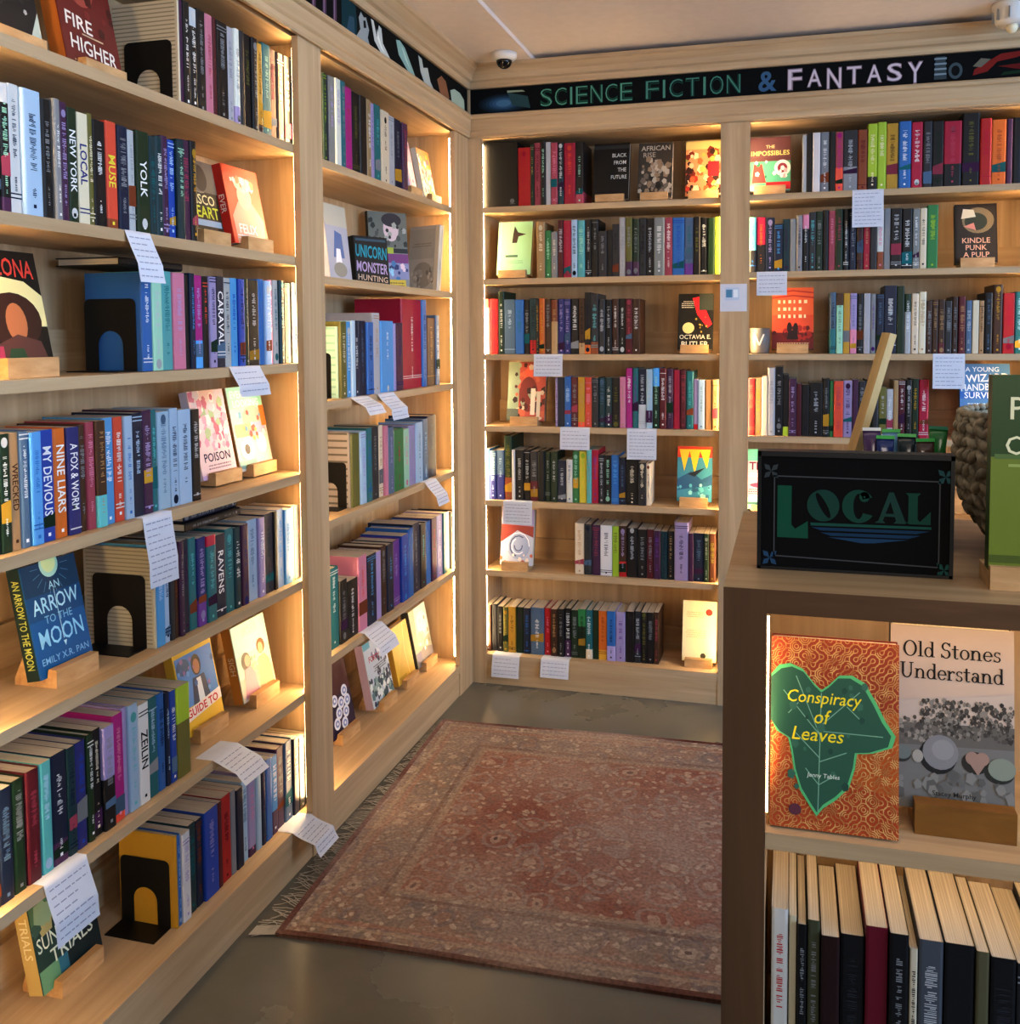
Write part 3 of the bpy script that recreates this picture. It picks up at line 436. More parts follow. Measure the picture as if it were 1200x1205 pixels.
  (1, 1.3487, 0.0256, 0.2143, 0.146, 'dgreen', None, None, 'rose', None, 1, 'dark green book between dusty rose and black ones, second shelf, back wall right bay'),
  (0, 1.3744, 0.0199, 0.2137, 0.148, 'black', None, None, 'white', None, 1, ''),
  (1, 1.3943, 0.0255, 0.2154, 0.145, 'navy', None, None, 'grey', None, 1, 'navy book between black and brown ones, second shelf, back wall right bay'),
  (1, 1.4197, 0.0226, 0.2142, 0.145, 'brown', None, None, 'plum', None, 1, 'brown book with plum lettering, only brown one on second shelf, back wall right bay'),
  (1, 1.4423, 0.0225, 0.2101, 0.14, 'crimson', None, None, 'tan', None, 0, 'crimson book between brown and charcoal ones, second shelf, back wall right bay'),
  (1, 1.4647, 0.0224, 0.2109, 0.145, 'char', None, None, None, None, 0, 'charcoal book between crimson and white ones, second shelf, back wall right bay'),
  (1, 1.4871, 0.0223, 0.2054, 0.138, 'white', ('rust', 0.3), None, 'pink', None, 0, 'white book with pink lettering, only white one on second shelf, back wall right bay'),
  (1, 1.5095, 0.0222, 0.2105, 0.142, 'grey', None, None, None, None, 0, 'grey book between white and black ones, second shelf, back wall right bay'),
  (1, 1.5317, 0.036, 0.2092, 0.141, 'black', None, None, 'silver', None, 0, 'black book, fourth black one from the left, second shelf, back wall right bay'),
  (1, 1.5677, 0.0358, 0.2071, 0.142, 'black', None, None, 'white', None, 1, 'black book, fifth black one from the left, second shelf, back wall right bay'),
  (1, 1.6034, 0.0219, 0.2051, 0.137, 'grey', None, None, 'white', None, 0, 'grey book between black and cream ones, second shelf, back wall right bay'),
  (1, 1.6253, 0.0246, 0.2069, 0.143, 'cream', None, None, 'char', None, 1, 'cream book with charcoal lettering, only cream one on second shelf, back wall right bay'),
  (1, 1.6499, 0.0353, 0.2163, 0.143, 'green', None, None, 'lime', None, 0, 'green book with lime green lettering, only green one on second shelf, back wall right bay'),
 ]),
 ('C2', 'B', 1.2961, 0.04, 'books on the third shelf, back wall right bay', [
  (1, 1.3322, 0.023, 0.2164, 0.144, 'slate', ('teal', 0.4), None, 'black', None, 1, 'slate blue book at the left end of third shelf, back wall right bay'),
  (1, 1.3552, 0.0229, 0.2129, 0.148, 'mint', None, ('brown', 0.2), 'olive', None, 0, 'mint green book, first mint green from left, third shelf, back wall right bay'),
  (1, 1.3781, 0.0228, 0.2121, 0.145, 'gold', None, None, 'tan', None, 0, 'gold book with tan lettering, only gold one on third shelf, back wall right bay'),
  (1, 1.401, 0.0227, 0.212, 0.142, 'lilac', ('pink', 0.4), None, 'slate', None, 0, 'lilac book with slate blue lettering, only lilac one on third shelf, back wall right bay'),
  (1, 1.4237, 0.0227, 0.2101, 0.144, 'black', None, None, 'grey', None, 1, 'black book between lilac and light grey ones, third shelf, back wall right bay'),
  (1, 1.4464, 0.0226, 0.2111, 0.144, 'silver', None, None, None, None, 0, 'light grey book between black and grey ones, third shelf, back wall right bay'),
  (0, 1.4689, 0.0197, 0.209, 0.144, 'grey', None, None, 'purple', None, 1, ''),
  (1, 1.4886, 0.0252, 0.2075, 0.143, 'navy', None, None, 'slate', None, 0, 'navy book, first navy one from the left, third shelf, back wall right bay'),
  (1, 1.5139, 0.0418, 0.2365, 0.157, 'navy', None, None, 'white', None, 0, 'navy book, second navy one from the left, third shelf, back wall right bay'),
  (1, 1.5557, 0.025, 0.2345, 0.157, 'dgreen', None, None, None, None, 0, 'plain dark green book, the only dark green one on third shelf, back wall right bay'),
  (1, 1.5807, 0.0221, 0.2067, 0.143, 'silver', None, ('dgreen', 0.3), 'white', None, 1, 'light grey book between dark green and cream ones, third shelf, back wall right bay'),
  (1, 1.6028, 0.0248, 0.2076, 0.141, 'cream', None, None, 'brown', None, 1, 'cream book, first cream one from the left, third shelf, back wall right bay'),
  (1, 1.6276, 0.0247, 0.2131, 0.145, 'cream', None, None, 'tan', None, 1, 'cream book, second cream one from the left, third shelf, back wall right bay'),
  (0, 1.6522, 0.0191, 0.1816, 0.126, 'brown', None, None, 'grey', None, 0, ''),
  (0, 1.6714, 0.0191, 0.1855, 0.127, 'brown', None, None, 'tan', None, 0, ''),
  (0, 1.6905, 0.0217, 0.1858, 0.127, 'brown', ('maroon', 0.2), None, 'tan', None, 0, ''),
  (0, 1.7122, 0.0217, 0.1806, 0.127, 'char', None, None, 'grey', None, 0, ''),
  (1, 1.7338, 0.0216, 0.1954, 0.132, 'brown', None, None, 'grey', None, 1, 'brown book between charcoal and maroon ones, third shelf, back wall right bay'),
  (1, 1.7554, 0.0215, 0.1956, 0.13, 'maroon', None, None, 'tan', None, 0, 'maroon book with tan lettering, only maroon one on third shelf, back wall right bay'),
  (0, 1.7769, 0.0214, 0.1811, 0.123, 'slate', None, None, 'silver', None, 1, ''),
  (0, 1.7984, 0.0214, 0.1813, 0.122, 'cream', None, None, None, None, 0, ''),
  (0, 1.8197, 0.016, 0.1801, 0.126, 'tan', None, None, 'brown', None, 0, ''),
  (1, 1.8357, 0.0265, 0.2064, 0.14, 'black', None, None, 'slate', None, 1, 'black book between tan and brown ones, third shelf, back wall right bay'),
  (1, 1.8622, 0.0317, 0.2329, 0.155, 'brown', None, None, 'gold', None, 1, 'brown book between black and red ones, third shelf, back wall right bay'),
  (1, 1.8939, 0.0368, 0.2041, 0.14, 'red', None, None, 'crimson', None, 0, 'red book with crimson lettering, only red one on third shelf, back wall right bay'),
  (1, 1.9306, 0.0313, 0.2084, 0.144, 'teal', None, None, 'pale', None, 0, 'teal book with pale blue lettering, only teal one on third shelf, back wall right bay'),
 ]),
 ('C3', 'B', 0.9998, 0.04, 'books on the fourth shelf, back wall right bay', [
  (0, 1.052, 0.0241, 0.2062, 0.143, 'red', None, None, 'coral', None, 0, ''),
  (0, 1.0762, 0.024, 0.2074, 0.142, 'tan', None, None, 'gold', None, 0, ''),
  (0, 1.1002, 0.021, 0.2148, 0.146, 'cream', None, None, None, None, 0, ''),
  (1, 1.1212, 0.0268, 0.2457, 0.165, 'silver', None, None, 'grey', None, 1, 'light grey book between cream and black ones, fourth shelf, back wall right bay'),
  (1, 1.148, 0.0267, 0.2493, 0.167, 'black', None, None, 'grey', None, 0, 'black book, first black one from the left, fourth shelf, back wall right bay'),
  (0, 1.1747, 0.0207, 0.22, 0.149, 'black', ('lime', 0.15), None, None, None, 0, ''),
  (1, 1.1955, 0.0265, 0.2069, 0.14, 'plum', None, None, 'lilac', None, 0, 'plum book between black and maroon ones, fourth shelf, back wall right bay'),
  (0, 1.222, 0.0176, 0.1891, 0.125, 'maroon', None, None, None, None, 0, ''),
  (1, 1.2396, 0.0264, 0.1853, 0.123, 'black', None, None, 'char', None, 0, 'black book, third black one from the left, fourth shelf, back wall right bay'),
  (1, 1.266, 0.0466, 0.1937, 0.135, 'black', None, None, 'silver', None, 0, 'black book, fourth black one from the left, fourth shelf, back wall right bay'),
  (0, 1.3126, 0.0232, 0.2052, 0.143, 'black', None, None, 'grey', None, 1, ''),
  (0, 1.3358, 0.0144, 0.1995, 0.132, 'green', None, None, 'olive', None, 1, ''),
  (1, 1.3503, 0.0317, 0.1988, 0.137, 'coral', None, None, 'rose', None, 0, 'coral red book, first coral red from left, fourth shelf, back wall right bay'),
  (1, 1.3819, 0.0315, 0.2011, 0.136, 'lilac', None, None, 'plum', None, 0, 'lilac book with plum lettering, only lilac one on fourth shelf, back wall right bay'),
  (0, 1.4134, 0.02, 0.204, 0.139, 'plum', None, None, None, None, 0, ''),
  (0, 1.4334, 0.0228, 0.1991, 0.135, 'char', None, None, 'grey', None, 0, ''),
  (0, 1.4562, 0.0227, 0.2041, 0.137, 'black', None, None, 'grey', None, 1, ''),
  (1, 1.4788, 0.0226, 0.2045, 0.139, 'char', None, None, None, None, 1, 'charcoal book between black and olive ones, fourth shelf, back wall right bay'),
  (1, 1.5014, 0.0253, 0.1787, 0.122, 'olive', None, None, 'silver', None, 0, 'olive book with light grey lettering, only olive one on fourth shelf, back wall right bay'),
  (0, 1.5268, 0.0224, 0.1721, 0.116, 'silver', None, None, 'white', None, 0, ''),
  (0, 1.5492, 0.0168, 0.2023, 0.14, 'tan', None, None, None, None, 0, ''),
  (1, 1.566, 0.0223, 0.2026, 0.135, 'maroon', None, None, 'white', None, 0, 'maroon book between tan and black ones, fourth shelf, back wall right bay'),
  (1, 1.5882, 0.0222, 0.2045, 0.14, 'black', None, None, 'silver', None, 1, 'black book between maroon and dark green ones, fourth shelf, back wall right bay'),
  (1, 1.6105, 0.0221, 0.2077, 0.138, 'dgreen', None, None, 'gold', None, 0, 'dark green book, first dark green from left, fourth shelf, back wall right bay'),
  (1, 1.6326, 0.0331, 0.2054, 0.139, 'crimson', None, None, 'white', None, 1, 'crimson book with white lettering, only crimson one on fourth shelf, back wall right bay'),
 ]),
]

# ------------------------------------------------------------------ helpers
def lin(c):
    c /= 255.0
    return c / 12.92 if c <= .04045 else ((c + .055) / 1.055) ** 2.4
def rgb(c):
    if isinstance(c, (tuple, list)): return tuple(c)[:3]
    h = PAL.get(c, c)
    return tuple(lin(int(h[i:i + 2], 16)) for i in (0, 2, 4))
def shade(c, f):
    c = rgb(c); return tuple(min(1, x * f) for x in c)
class MB:
    """mesh builder: faces with one colour each, linked as ONE mesh object"""
    def __init__(s): s.v = []; s.f = []; s.c = []
    def face(s, pts, c='white'):
        n = len(s.v); s.v += [tuple(p) for p in pts]; s.f.append(tuple(range(n, n + len(pts)))); s.c.append(rgb(c))
    def mesh(s, vs, fs, c='white'):
        n = len(s.v); s.v += [tuple(p) for p in vs]; c = rgb(c)
        for f in fs: s.f.append(tuple(i + n for i in f)); s.c.append(c)
    def box(s, x0, x1, y0, y1, z0, z1, c='white', m=None):
        vs = [Vector((x, y, z)) for x in (x0, x1) for y in (y0, y1) for z in (z0, z1)]
        if m is not None: vs = [m @ v for v in vs]
        s.mesh(vs, [(0, 1, 3, 2), (4, 6, 7, 5), (0, 4, 5, 1), (2, 3, 7, 6), (0, 2, 6, 4), (1, 5, 7, 3)], c)
    def prism(s, poly, fn, a, b, c='white', caps=True):
        """poly in 2D, fn(u,v,w)->point, w from a to b"""
        n = len(poly); vs = [fn(u, v, a) for u, v in poly] + [fn(u, v, b) for u, v in poly]
        fs = [(i, (i + 1) % n, n + (i + 1) % n, n + i) for i in range(n)]
        if caps: fs += [tuple(range(n - 1, -1, -1)), tuple(range(n, 2 * n))]
        s.mesh(vs, fs, c)
    def lathe(s, prof, seg=32, c='white', m=None, cap=True):
        n = len(prof); vs = []
        for k in range(seg):
            a = 2 * PI * k / seg
            for r, z in prof: vs.append(Vector((r * math.cos(a), r * math.sin(a), z)))
        if m is not None: vs = [m @ v for v in vs]
        fs = []
        for k in range(seg):
            k2 = (k + 1) % seg
            for i in range(n - 1): fs.append((k * n + i, k2 * n + i, k2 * n + i + 1, k * n + i + 1))
        if cap:
            fs.append(tuple(k * n + n - 1 for k in range(seg))); fs.append(tuple(k * n for k in range(seg - 1, -1, -1)))
        s.mesh(vs, fs, c)
    def build(s, name, mat, parent=None, org=(0, 0, 0), smooth=False):
        me = bpy.data.meshes.new(name)
        o_ = Vector(org)
        me.from_pydata([Vector(v) - o_ for v in s.v], [], s.f)
        at = me.color_attributes.new('Col', 'FLOAT_COLOR', 'CORNER')
        buf = []
        for f, c in zip(s.f, s.c): buf += [c[0], c[1], c[2], 1.0] * len(f)
        at.data.foreach_set('color', buf)
        if smooth: me.polygons.foreach_set('use_smooth', [True] * len(me.polygons))
        me.materials.append(mat); me.update()
        o = bpy.data.objects.new(name, me); COL.objects.link(o)
        if parent is not None: o.parent = parent
        else: o.location = org
        return o
def tag(o, label, cat, group=None, kind=None):
    if label: o['label'] = label
    if cat: o['category'] = cat
    if group: o['group'] = group
    if kind: o['kind'] = kind
    return o
def thing(name, label, cat, loc=(0, 0, 0), rot=(0, 0, 0), group=None):
    o = bpy.data.objects.new(name, None); COL.objects.link(o)
    o.empty_display_size = .05; o.location = loc; o.rotation_euler = rot
    return tag(o, label, cat, group)
def struct(name, mb, mat, org=(0, 0, 0)):
    o = mb.build(name, mat, None, org); o['kind'] = 'structure'; return o
_txt = {}
def text_geo(s, bold=0.0, res=2, spacing=1.0):
    k = (s, bold, res, spacing)
    if k not in _txt:
        cu = bpy.data.curves.new('t', 'FONT'); cu.body = s; cu.resolution_u = res; cu.offset = bold; cu.space_character = spacing
        o = bpy.data.objects.new('t', cu); COL.objects.link(o)
        dg = bpy.context.evaluated_depsgraph_get(); dg.update()
        me = bpy.data.meshes.new_from_object(o.evaluated_get(dg))
        vs = [(v.co.x, v.co.y) for v in me.vertices]; fs = [tuple(p.vertices) for p in me.polygons]
        bpy.data.objects.remove(o); bpy.data.curves.remove(cu); bpy.data.meshes.remove(me)
        if not vs: vs = [(0, 0)]
        x0 = min(v[0] for v in vs); x1 = max(v[0] for v in vs); y0 = min(v[1] for v in vs); y1 = max(v[1] for v in vs)
        _txt[k] = ([(x - (x0 + x1) / 2, y - (y0 + y1) / 2) for x, y in vs], fs, max(x1 - x0, 1e-4), max(y1 - y0, 1e-4))
    return _txt[k]
def put_text(mb, s, fn, w, h, c, bold=.0, shear=0, res=2, fit=False, spacing=1.0):
    """text centred on (0,0), letter height h, squeezed to width w; fn(u,v)->point"""
    vs, fs, tw, th = text_geo(s, bold, res, spacing)
    k = h / th; kx = min(k, w / tw) if not fit else w / tw
    mb.mesh([fn((x + y * shear) * kx, y * k) for x, y in vs], fs, c)

def _rect(x0, y0, x1, y1): return [[(x0, y0), (x1, y0), (x1, y1), (x0, y1)]]
def _ring(cx, cy, rx, ry, wx, wy, a0=0, a1=360, n=22):
    o = []
    for i in range(n):
        t0, t1 = R(a0 + (a1 - a0) * i / n), R(a0 + (a1 - a0) * (i + 1) / n)
        o.append([(cx + rx * math.cos(t0), cy + ry * math.sin(t0)), (cx + rx * math.cos(t1), cy + ry * math.sin(t1)), (cx + (rx - wx) * math.cos(t1), cy + (ry - wy) * math.sin(t1)), (cx + (rx - wx) * math.cos(t0), cy + (ry - wy) * math.sin(t0))])
    return o
SERIF = {   # hand-cut slab serif letters: (advance, polygons)
    'O': (.94, _ring(.46, .5, .43, .52, .14, .06)),
    'l': (.37, _rect(.11, 0, .24, 1) + _rect(.01, 0, .34, .055) + _rect(.02, .95, .12, 1)),
    'd': (.70, _ring(.31, .31, .28, .33, .12, .055) + _rect(.47, 0, .60, 1) + _rect(.58, 0, .69, .055) + _rect(.38, .95, .48, 1)),
    'S': (.70, _ring(.34, .75, .27, .27, .12, .06, 25, 275) + _ring(.34, .27, .29, .29, .13, .06, 85, -155) + _rect(.53, .76, .60, .99) + _rect(.04, .03, .11, .27)),
    't': (.46, _rect(.13, .09, .26, .85) + _rect(.0, .57, .42, .63) + _ring(.29, .12, .16, .14, .11, .055, 180, 330, 10)),
    'o': (.66, _ring(.33, .31, .30, .33, .12, .055)),
    'n': (.76, _rect(.09, 0, .22, .62) + _rect(.01, 0, .31, .055) + _rect(.01, .57, .1, .62) + _ring(.37, .37, .26, .27, .13, .07, 0, 165) + _rect(.50, 0, .63, .38) + _rect(.42, 0, .73, .055)),
    'e': (.63, _ring(.32, .31, .29, .33, .12, .055, 0, 325) + _rect(.12, .30, .60, .355)),
    's': (.52, _ring(.25, .47, .19, .17, .09, .05, 25, 275) + _ring(.25, .16, .21, .18, .10, .05, 85, -155) + _rect(.38, .46, .43, .62) + _rect(.04, .0, .09, .17)),
    'U': (.92, _rect(.10, .32, .24, 1) + _rect(.67, .32, .75, 1) + _ring(.425, .34, .325, .36, .12, .07, 180, 360) + _rect(.0, .945, .34, 1) + _rect(.57, .945, .86, 1)),
    'r': (.54, _rect(.09, 0, .22, .62) + _rect(.01, 0, .33, .055) + _rect(.01, .57, .1, .62) + _ring(.38, .40, .19, .22, .09, .07, 60, 170, 10) + _ring(.45, .54, .065, .065, .06, .06)),
    'a': (.64, _rect(.40, .05, .52, .44) + _rect(.5, 0, .62, .055) + _rect(.42, 0, .52, .06) + _ring(.29, .42, .23, .21, .12, .06, 0, 165, 12) + _ring(.25, .19, .21, .20, .12, .055))}
def put_serif(mb, s, fn, w, h, c):
    adv = sum(SERIF[ch][0] if ch in SERIF else .34 for ch in s); k = w / adv; x = -adv / 2
    for ch in s:
        if ch in SERIF:
            for p in SERIF[ch][1]: mb.face([fn((x + u) * k, (v - .4) * h) for u, v in p], c)
            x += SERIF[ch][0]
        else: x += .34
# ------------------------------------------------------------------ materials
def mat(name, build):
    m = bpy.data.materials.new(name); m.use_nodes = True; nt = m.node_tree
    b = nt.nodes['Principled BSDF']; build(nt, b); return m
def N(nt, t, **kw):
    n = nt.nodes.new(t)
    for k, v in kw.items(): setattr(n, k, v)
    return n
def ramp(nt, stops):
    r = N(nt, 'ShaderNodeValToRGB'); e = r.color_ramp.elements
    e[0].position, e[0].color = stops[0][0], (*stops[0][1], 1)
    e[1].position, e[1].color = stops[-1][0], (*stops[-1][1], 1)
    for p, c in stops[1:-1]:
        x = e.new(p); x.color = (*c, 1)
    return r
def attr_mat(name, rough=.45, spec=.35, bump=0):
    def f(nt, b):
        a = N(nt, 'ShaderNodeVertexColor', layer_name='Col'); nt.links.new(a.outputs['Color'], b.inputs['Base Color'])
        b.inputs['Roughness'].default_value = rough; b.inputs['Specular IOR Level'].default_value = spec
    return mat(name, f)
PRINT = attr_mat('printed_cover', .42, .4)
MATTE = attr_mat('matte_print', .8, .2)
CHALK = attr_mat('chalk_paint', .85, .15)
GLOSSY = attr_mat('glossy_foil', .18, .6)
def wood(name, scale, a='ae9371', b='d0b692', rough=.5):
    def f(nt, bs):
        tc = N(nt, 'ShaderNodeTexCoord'); mp = N(nt, 'ShaderNodeMapping'); mp.inputs['Scale'].default_value = scale
        nt.links.new(tc.outputs['Object'], mp.inputs['Vector'])
        n1 = N(nt, 'ShaderNodeTexNoise'); n1.inputs['Scale'].default_value = 1.0; n1.inputs['Detail'].default_value = 5; n1.inputs['Roughness'].default_value = .6; n1.inputs['Distortion'].default_value = .6
        nt.links.new(mp.outputs[0], n1.inputs['Vector'])
        r = ramp(nt, [(.3, rgb(a)), (.55, tuple((x + y) / 2 for x, y in zip(rgb(a), rgb(b)))), (.75, rgb(b))])
        nt.links.new(n1.outputs['Fac'], r.inputs[0]); nt.links.new(r.outputs[0], bs.inputs['Base Color'])
        bs.inputs['Roughness'].default_value = rough; bs.inputs['Specular IOR Level'].default_value = .3
        bp = N(nt, 'ShaderNodeBump'); bp.inputs['Strength'].default_value = .05; bp.inputs['Distance'].default_value = .002
        nt.links.new(n1.outputs['Fac'], bp.inputs['Height']); nt.links.new(bp.outputs[0], bs.inputs['Normal'])
    return mat(name, f)
WX = wood('maple_grain_along_x', (1.2, 26, 26)); WY = wood('maple_grain_along_y', (26, 1.2, 26)); WZ = wood('maple_grain_upright', (26, 26, 1.2))
WBLOCK = wood('pale_beech_block', (8, 40, 40), 'b08a5c', 'd6b183')
WDARK = wood('shaded_counter_wood', (3, 26, 26), '543b27', '6b4e34'); WDARKZ = wood('shaded_counter_wood_upright', (26, 26, 1.5), '543b27', '6b4e34')  # shade on the counter front is put into this darker brown
def f_page(nt, b):
    tc = N(nt, 'ShaderNodeTexCoord'); w = N(nt, 'ShaderNodeTexNoise'); mp = N(nt, 'ShaderNodeMapping'); mp.inputs['Scale'].default_value = (900, 6, 6)
    nt.links.new(tc.outputs['Object'], mp.inputs['Vector']); nt.links.new(mp.outputs[0], w.inputs['Vector']); w.inputs['Scale'].default_value = 1
    r = ramp(nt, [(.3, rgb('b4aa98')), (.7, rgb('d9d1c0'))]); nt.links.new(w.outputs['Fac'], r.inputs[0]); nt.links.new(r.outputs[0], b.inputs['Base Color'])
    b.inputs['Roughness'].default_value = .9
PAGES = mat('page_edges', f_page)
def plain(name, c, rough=.5, metal=0, spec=.4):
    def f(nt, b):
        b.inputs['Base Color'].default_value = (*rgb(c), 1); b.inputs['Roughness'].default_value = rough; b.inputs['Metallic'].default_value = metal; b.inputs['Specular IOR Level'].default_value = spec
        tc = N(nt, 'ShaderNodeTexCoord'); n = N(nt, 'ShaderNodeTexNoise'); n.inputs['Scale'].default_value = 30
        nt.links.new(tc.outputs['Object'], n.inputs['Vector'])
        mx = N(nt, 'ShaderNodeMix', data_type='RGBA'); mx.inputs['A'].default_value = (*shade(c, .93), 1); mx.inputs['B'].default_value = (*shade(c, 1.05), 1)
        nt.links.new(n.outputs['Fac'], mx.inputs['Factor']); nt.links.new(mx.outputs['Result'], b.inputs['Base Color'])
    return mat(name, f)
METAL = plain('black_sheet_metal', '0b0b0c', .45, 0, .4)
PAPER = plain('white_card', 'cfd2dc', .8)
INK = plain('grey_ink', '979cb0', .9)
PLASTIC = plain('white_plastic', 'd9d4ce', .35)
DARKGLASS = plain('dark_dome_glass', '0a0908', .08, 0, .6)
WALLP = plain('cream_wall_paint', 'b7a48e', .9)
CEIL = plain('warm_white_ceiling_paint', 'd9cdc4', .95)
CERAMIC = plain('grey_ceramic', '6f6c68', .35)
def f_led(nt, b):
    b.inputs['Base Color'].default_value = (1, .9, .7, 1)
    b.inputs['Emission Color'].default_value = (1, .70, .36, 1); b.inputs['Emission Strength'].default_value = LED
LED = 105.0
LEDM = mat('warm_light_strip', f_led)
LED = 30.0
LEDC = mat('dim_light_strip', f_led)
LED = 40.0
LEDB = mat('soft_light_strip', f_led)
CHANNEL = plain('aluminium_channel', 'b8b4ac', .4)
def f_floor(nt, b):
    tc = N(nt, 'ShaderNodeTexCoord'); n = N(nt, 'ShaderNodeTexNoise'); n.inputs['Scale'].default_value = 1.6; n.inputs['Detail'].default_value = 8; n.inputs['Roughness'].default_value = .6
    nt.links.new(tc.outputs['Object'], n.inputs['Vector'])
    r = ramp(nt, [(.3, rgb('5b5a53')), (.55, rgb('6c6a62')), (.75, rgb('78756c'))]); nt.links.new(n.outputs['Fac'], r.inputs[0]); nt.links.new(r.outputs[0], b.inputs['Base Color'])
    r2 = ramp(nt, [(.3, (.2, .2, .2)), (.7, (.34, .34, .34))]); nt.links.new(n.outputs['Fac'], r2.inputs[0]); nt.links.new(r2.outputs[0], b.inputs['Roughness'])
    b.inputs['Specular IOR Level'].default_value = .5
FLOOR = mat('polished_concrete', f_floor)
def f_rug(nt, b):
    L = nt.links.new
    tc = N(nt, 'ShaderNodeTexCoord'); uv = tc.outputs['UV']
    mp = N(nt, 'ShaderNodeMapping'); mp.inputs['Scale'].default_value = (1.86, 1.22, 1); L(uv, mp.inputs['Vector'])
    nd = N(nt, 'ShaderNodeTexNoise'); nd.inputs['Scale'].default_value = 14; nd.inputs['Detail'].default_value = 3
    L(mp.outputs[0], nd.inputs['Vector'])
    # motifs: two layers of voronoi rosettes
    def vor(sc, feat='F1', metric='CHEBYCHEV', rnd=.55):
        v = N(nt, 'ShaderNodeTexVoronoi', feature=feat, distance=metric); v.inputs['Scale'].default_value = sc; v.inputs['Randomness'].default_value = rnd
        L(mp.outputs[0], v.inputs['Vector']); return v
    def M(op, a, b_=None, c=None):
        m = N(nt, 'ShaderNodeMath', operation=op)
        for i, x in enumerate((a, b_, c)):
            if x is None: continue
            if isinstance(x, (int, float)): m.inputs[i].default_value = x
            else: L(x, m.inputs[i])
        return m.outputs[0]
    def mix(fac, a, c):
        m = N(nt, 'ShaderNodeMix', data_type='RGBA')
        if isinstance(fac, (int, float)): m.inputs['Factor'].default_value = fac
        else: L(fac, m.inputs['Factor'])
        for k, x in (('A', a), ('B', c)):
            if isinstance(x, tuple): m.inputs[k].default_value = (*x, 1)
            else: L(x, m.inputs[k])
        return m.outputs['Result']
    wob = N(nt, 'ShaderNodeVectorMath', operation='ADD'); sc_ = N(nt, 'ShaderNodeVectorMath', operation='SCALE'); sc_.inputs['Scale'].default_value = .05
    L(nd.outputs['Color'], sc_.inputs[0]); L(mp.outputs[0], wob.inputs[0]); L(sc_.outputs[0], wob.inputs[1])
    def vw(sc, metric, rnd):
        v = vor(sc, 'F1', metric, rnd); L(wob.outputs[0], v.inputs['Vector']); return v.outputs['Distance'], v.outputs['Color']
    d1, c1 = vw(8.5, 'EUCLIDEAN', .6); d2, c2 = vw(21, 'MANHATTAN', .85); d3, c3 = vw(44, 'EUCLIDEAN', 1)
    ring1 = M('LESS_THAN', M('ABSOLUTE', M('SUBTRACT', d1, .34)), .05)
    core1 = M('LESS_THAN', d1, .17)
    ring2 = M('LESS_THAN', M('ABSOLUTE', M('SUBTRACT', d2, .42)), .10)
    dot3 = M('LESS_THAN', d3, .36)
    pick = N(nt, 'ShaderNodeSeparateColor'); L(c2, pick.inputs[0])
    pk3 = N(nt, 'ShaderNodeSeparateColor'); L(c3, pk3.inputs[0])
    def cloth(base, alt, m1, m2, m3):
        c = mix(M('MULTIPLY', M('GREATER_THAN', pick.outputs[0], .62), .6), base, alt)
        c = mix(M('MULTIPLY', ring2, .55), c, m1)
        c = mix(M('MULTIPLY', M('MULTIPLY', dot3, M('GREATER_THAN', pk3.outputs[1], .45)), .75), c, m2)
        c = mix(M('MULTIPLY', ring1, .6), c, m3)
        c = mix(M('MULTIPLY', core1, .55), c, m2)
        return mix(M('MULTIPLY', M('LESS_THAN', d1, .07), .8), c, rgb('54393a'))
    field = cloth(rgb('8d5f50'), rgb('a07664'), rgb('7a665e'), rgb('b8a48f'), rgb('998a80'))
    bordc = cloth(rgb('86776c'), rgb('92705f'), rgb('a39384'), rgb('bbaa97'), rgb('71676a'))
    sx = N(nt, 'ShaderNodeSeparateXYZ'); L(wob.outputs[0], sx.inputs[0]); s0 = N(nt, 'ShaderNodeSeparateXYZ'); L(mp.outputs[0], s0.inputs[0])
    def edge_d(s, o_): return M('MINIMUM', M('MINIMUM', M('SUBTRACT', s.outputs[0], o_), M('SUBTRACT', 1.86 + o_, s.outputs[0])), M('MINIMUM', M('SUBTRACT', s.outputs[1], o_), M('SUBTRACT', 1.22 + o_, s.outputs[1])))
    d = edge_d(s0, 0.0)
    col = mix(M('LESS_THAN', d, .21), field, bordc)
    for at, wd, cc, f_ in ((.21, .010, 'a08c78', .6), (.185, .006, '6a4a42', .6), (.065, .008, '9c7060', .6), (.045, .006, 'a8957f', .6)):
        col = mix(M('MULTIPLY', M('LESS_THAN', M('ABSOLUTE', M('SUBTRACT', d, at)), wd), f_), col, rgb(cc))
    col = mix(M('LESS_THAN', d, .016), col, rgb('5c2f26'))
    big = N(nt, 'ShaderNodeTexNoise'); big.inputs['Scale'].default_value = 2.6; big.inputs['Detail'].default_value = 5; L(mp.outputs[0], big.inputs['Vector'])
    wear = M('MULTIPLY', M('MAXIMUM', M('SUBTRACT', big.outputs['Fac'], .36), 0), 2.3)
    col = mix(wear, col, rgb('a39083'))
    fine = N(nt, 'ShaderNodeTexNoise'); fine.inputs['Scale'].default_value = 110; fine.inputs['Detail'].default_value = 3; L(mp.outputs[0], fine.inputs['Vector'])
    hs = N(nt, 'ShaderNodeHueSaturation'); L(col, hs.inputs['Color']); L(M('ADD', M('MULTIPLY', fine.outputs['Fac'], 1.3), .35), hs.inputs['Value'])
    L(hs.outputs[0], b.inputs['Base Color']); b.inputs['Roughness'].default_value = .95; b.inputs['Specular IOR Level'].default_value = .1
    bp = N(nt, 'ShaderNodeBump'); bp.inputs['Strength'].default_value = .5; bp.inputs['Distance'].default_value = .004; L(fine.outputs['Fac'], bp.inputs['Height']); L(bp.outputs[0], b.inputs['Normal'])
RUG = mat('worn_persian_weave', f_rug)
FRINGE = plain('wool_fringe', 'aaa59c', .95)
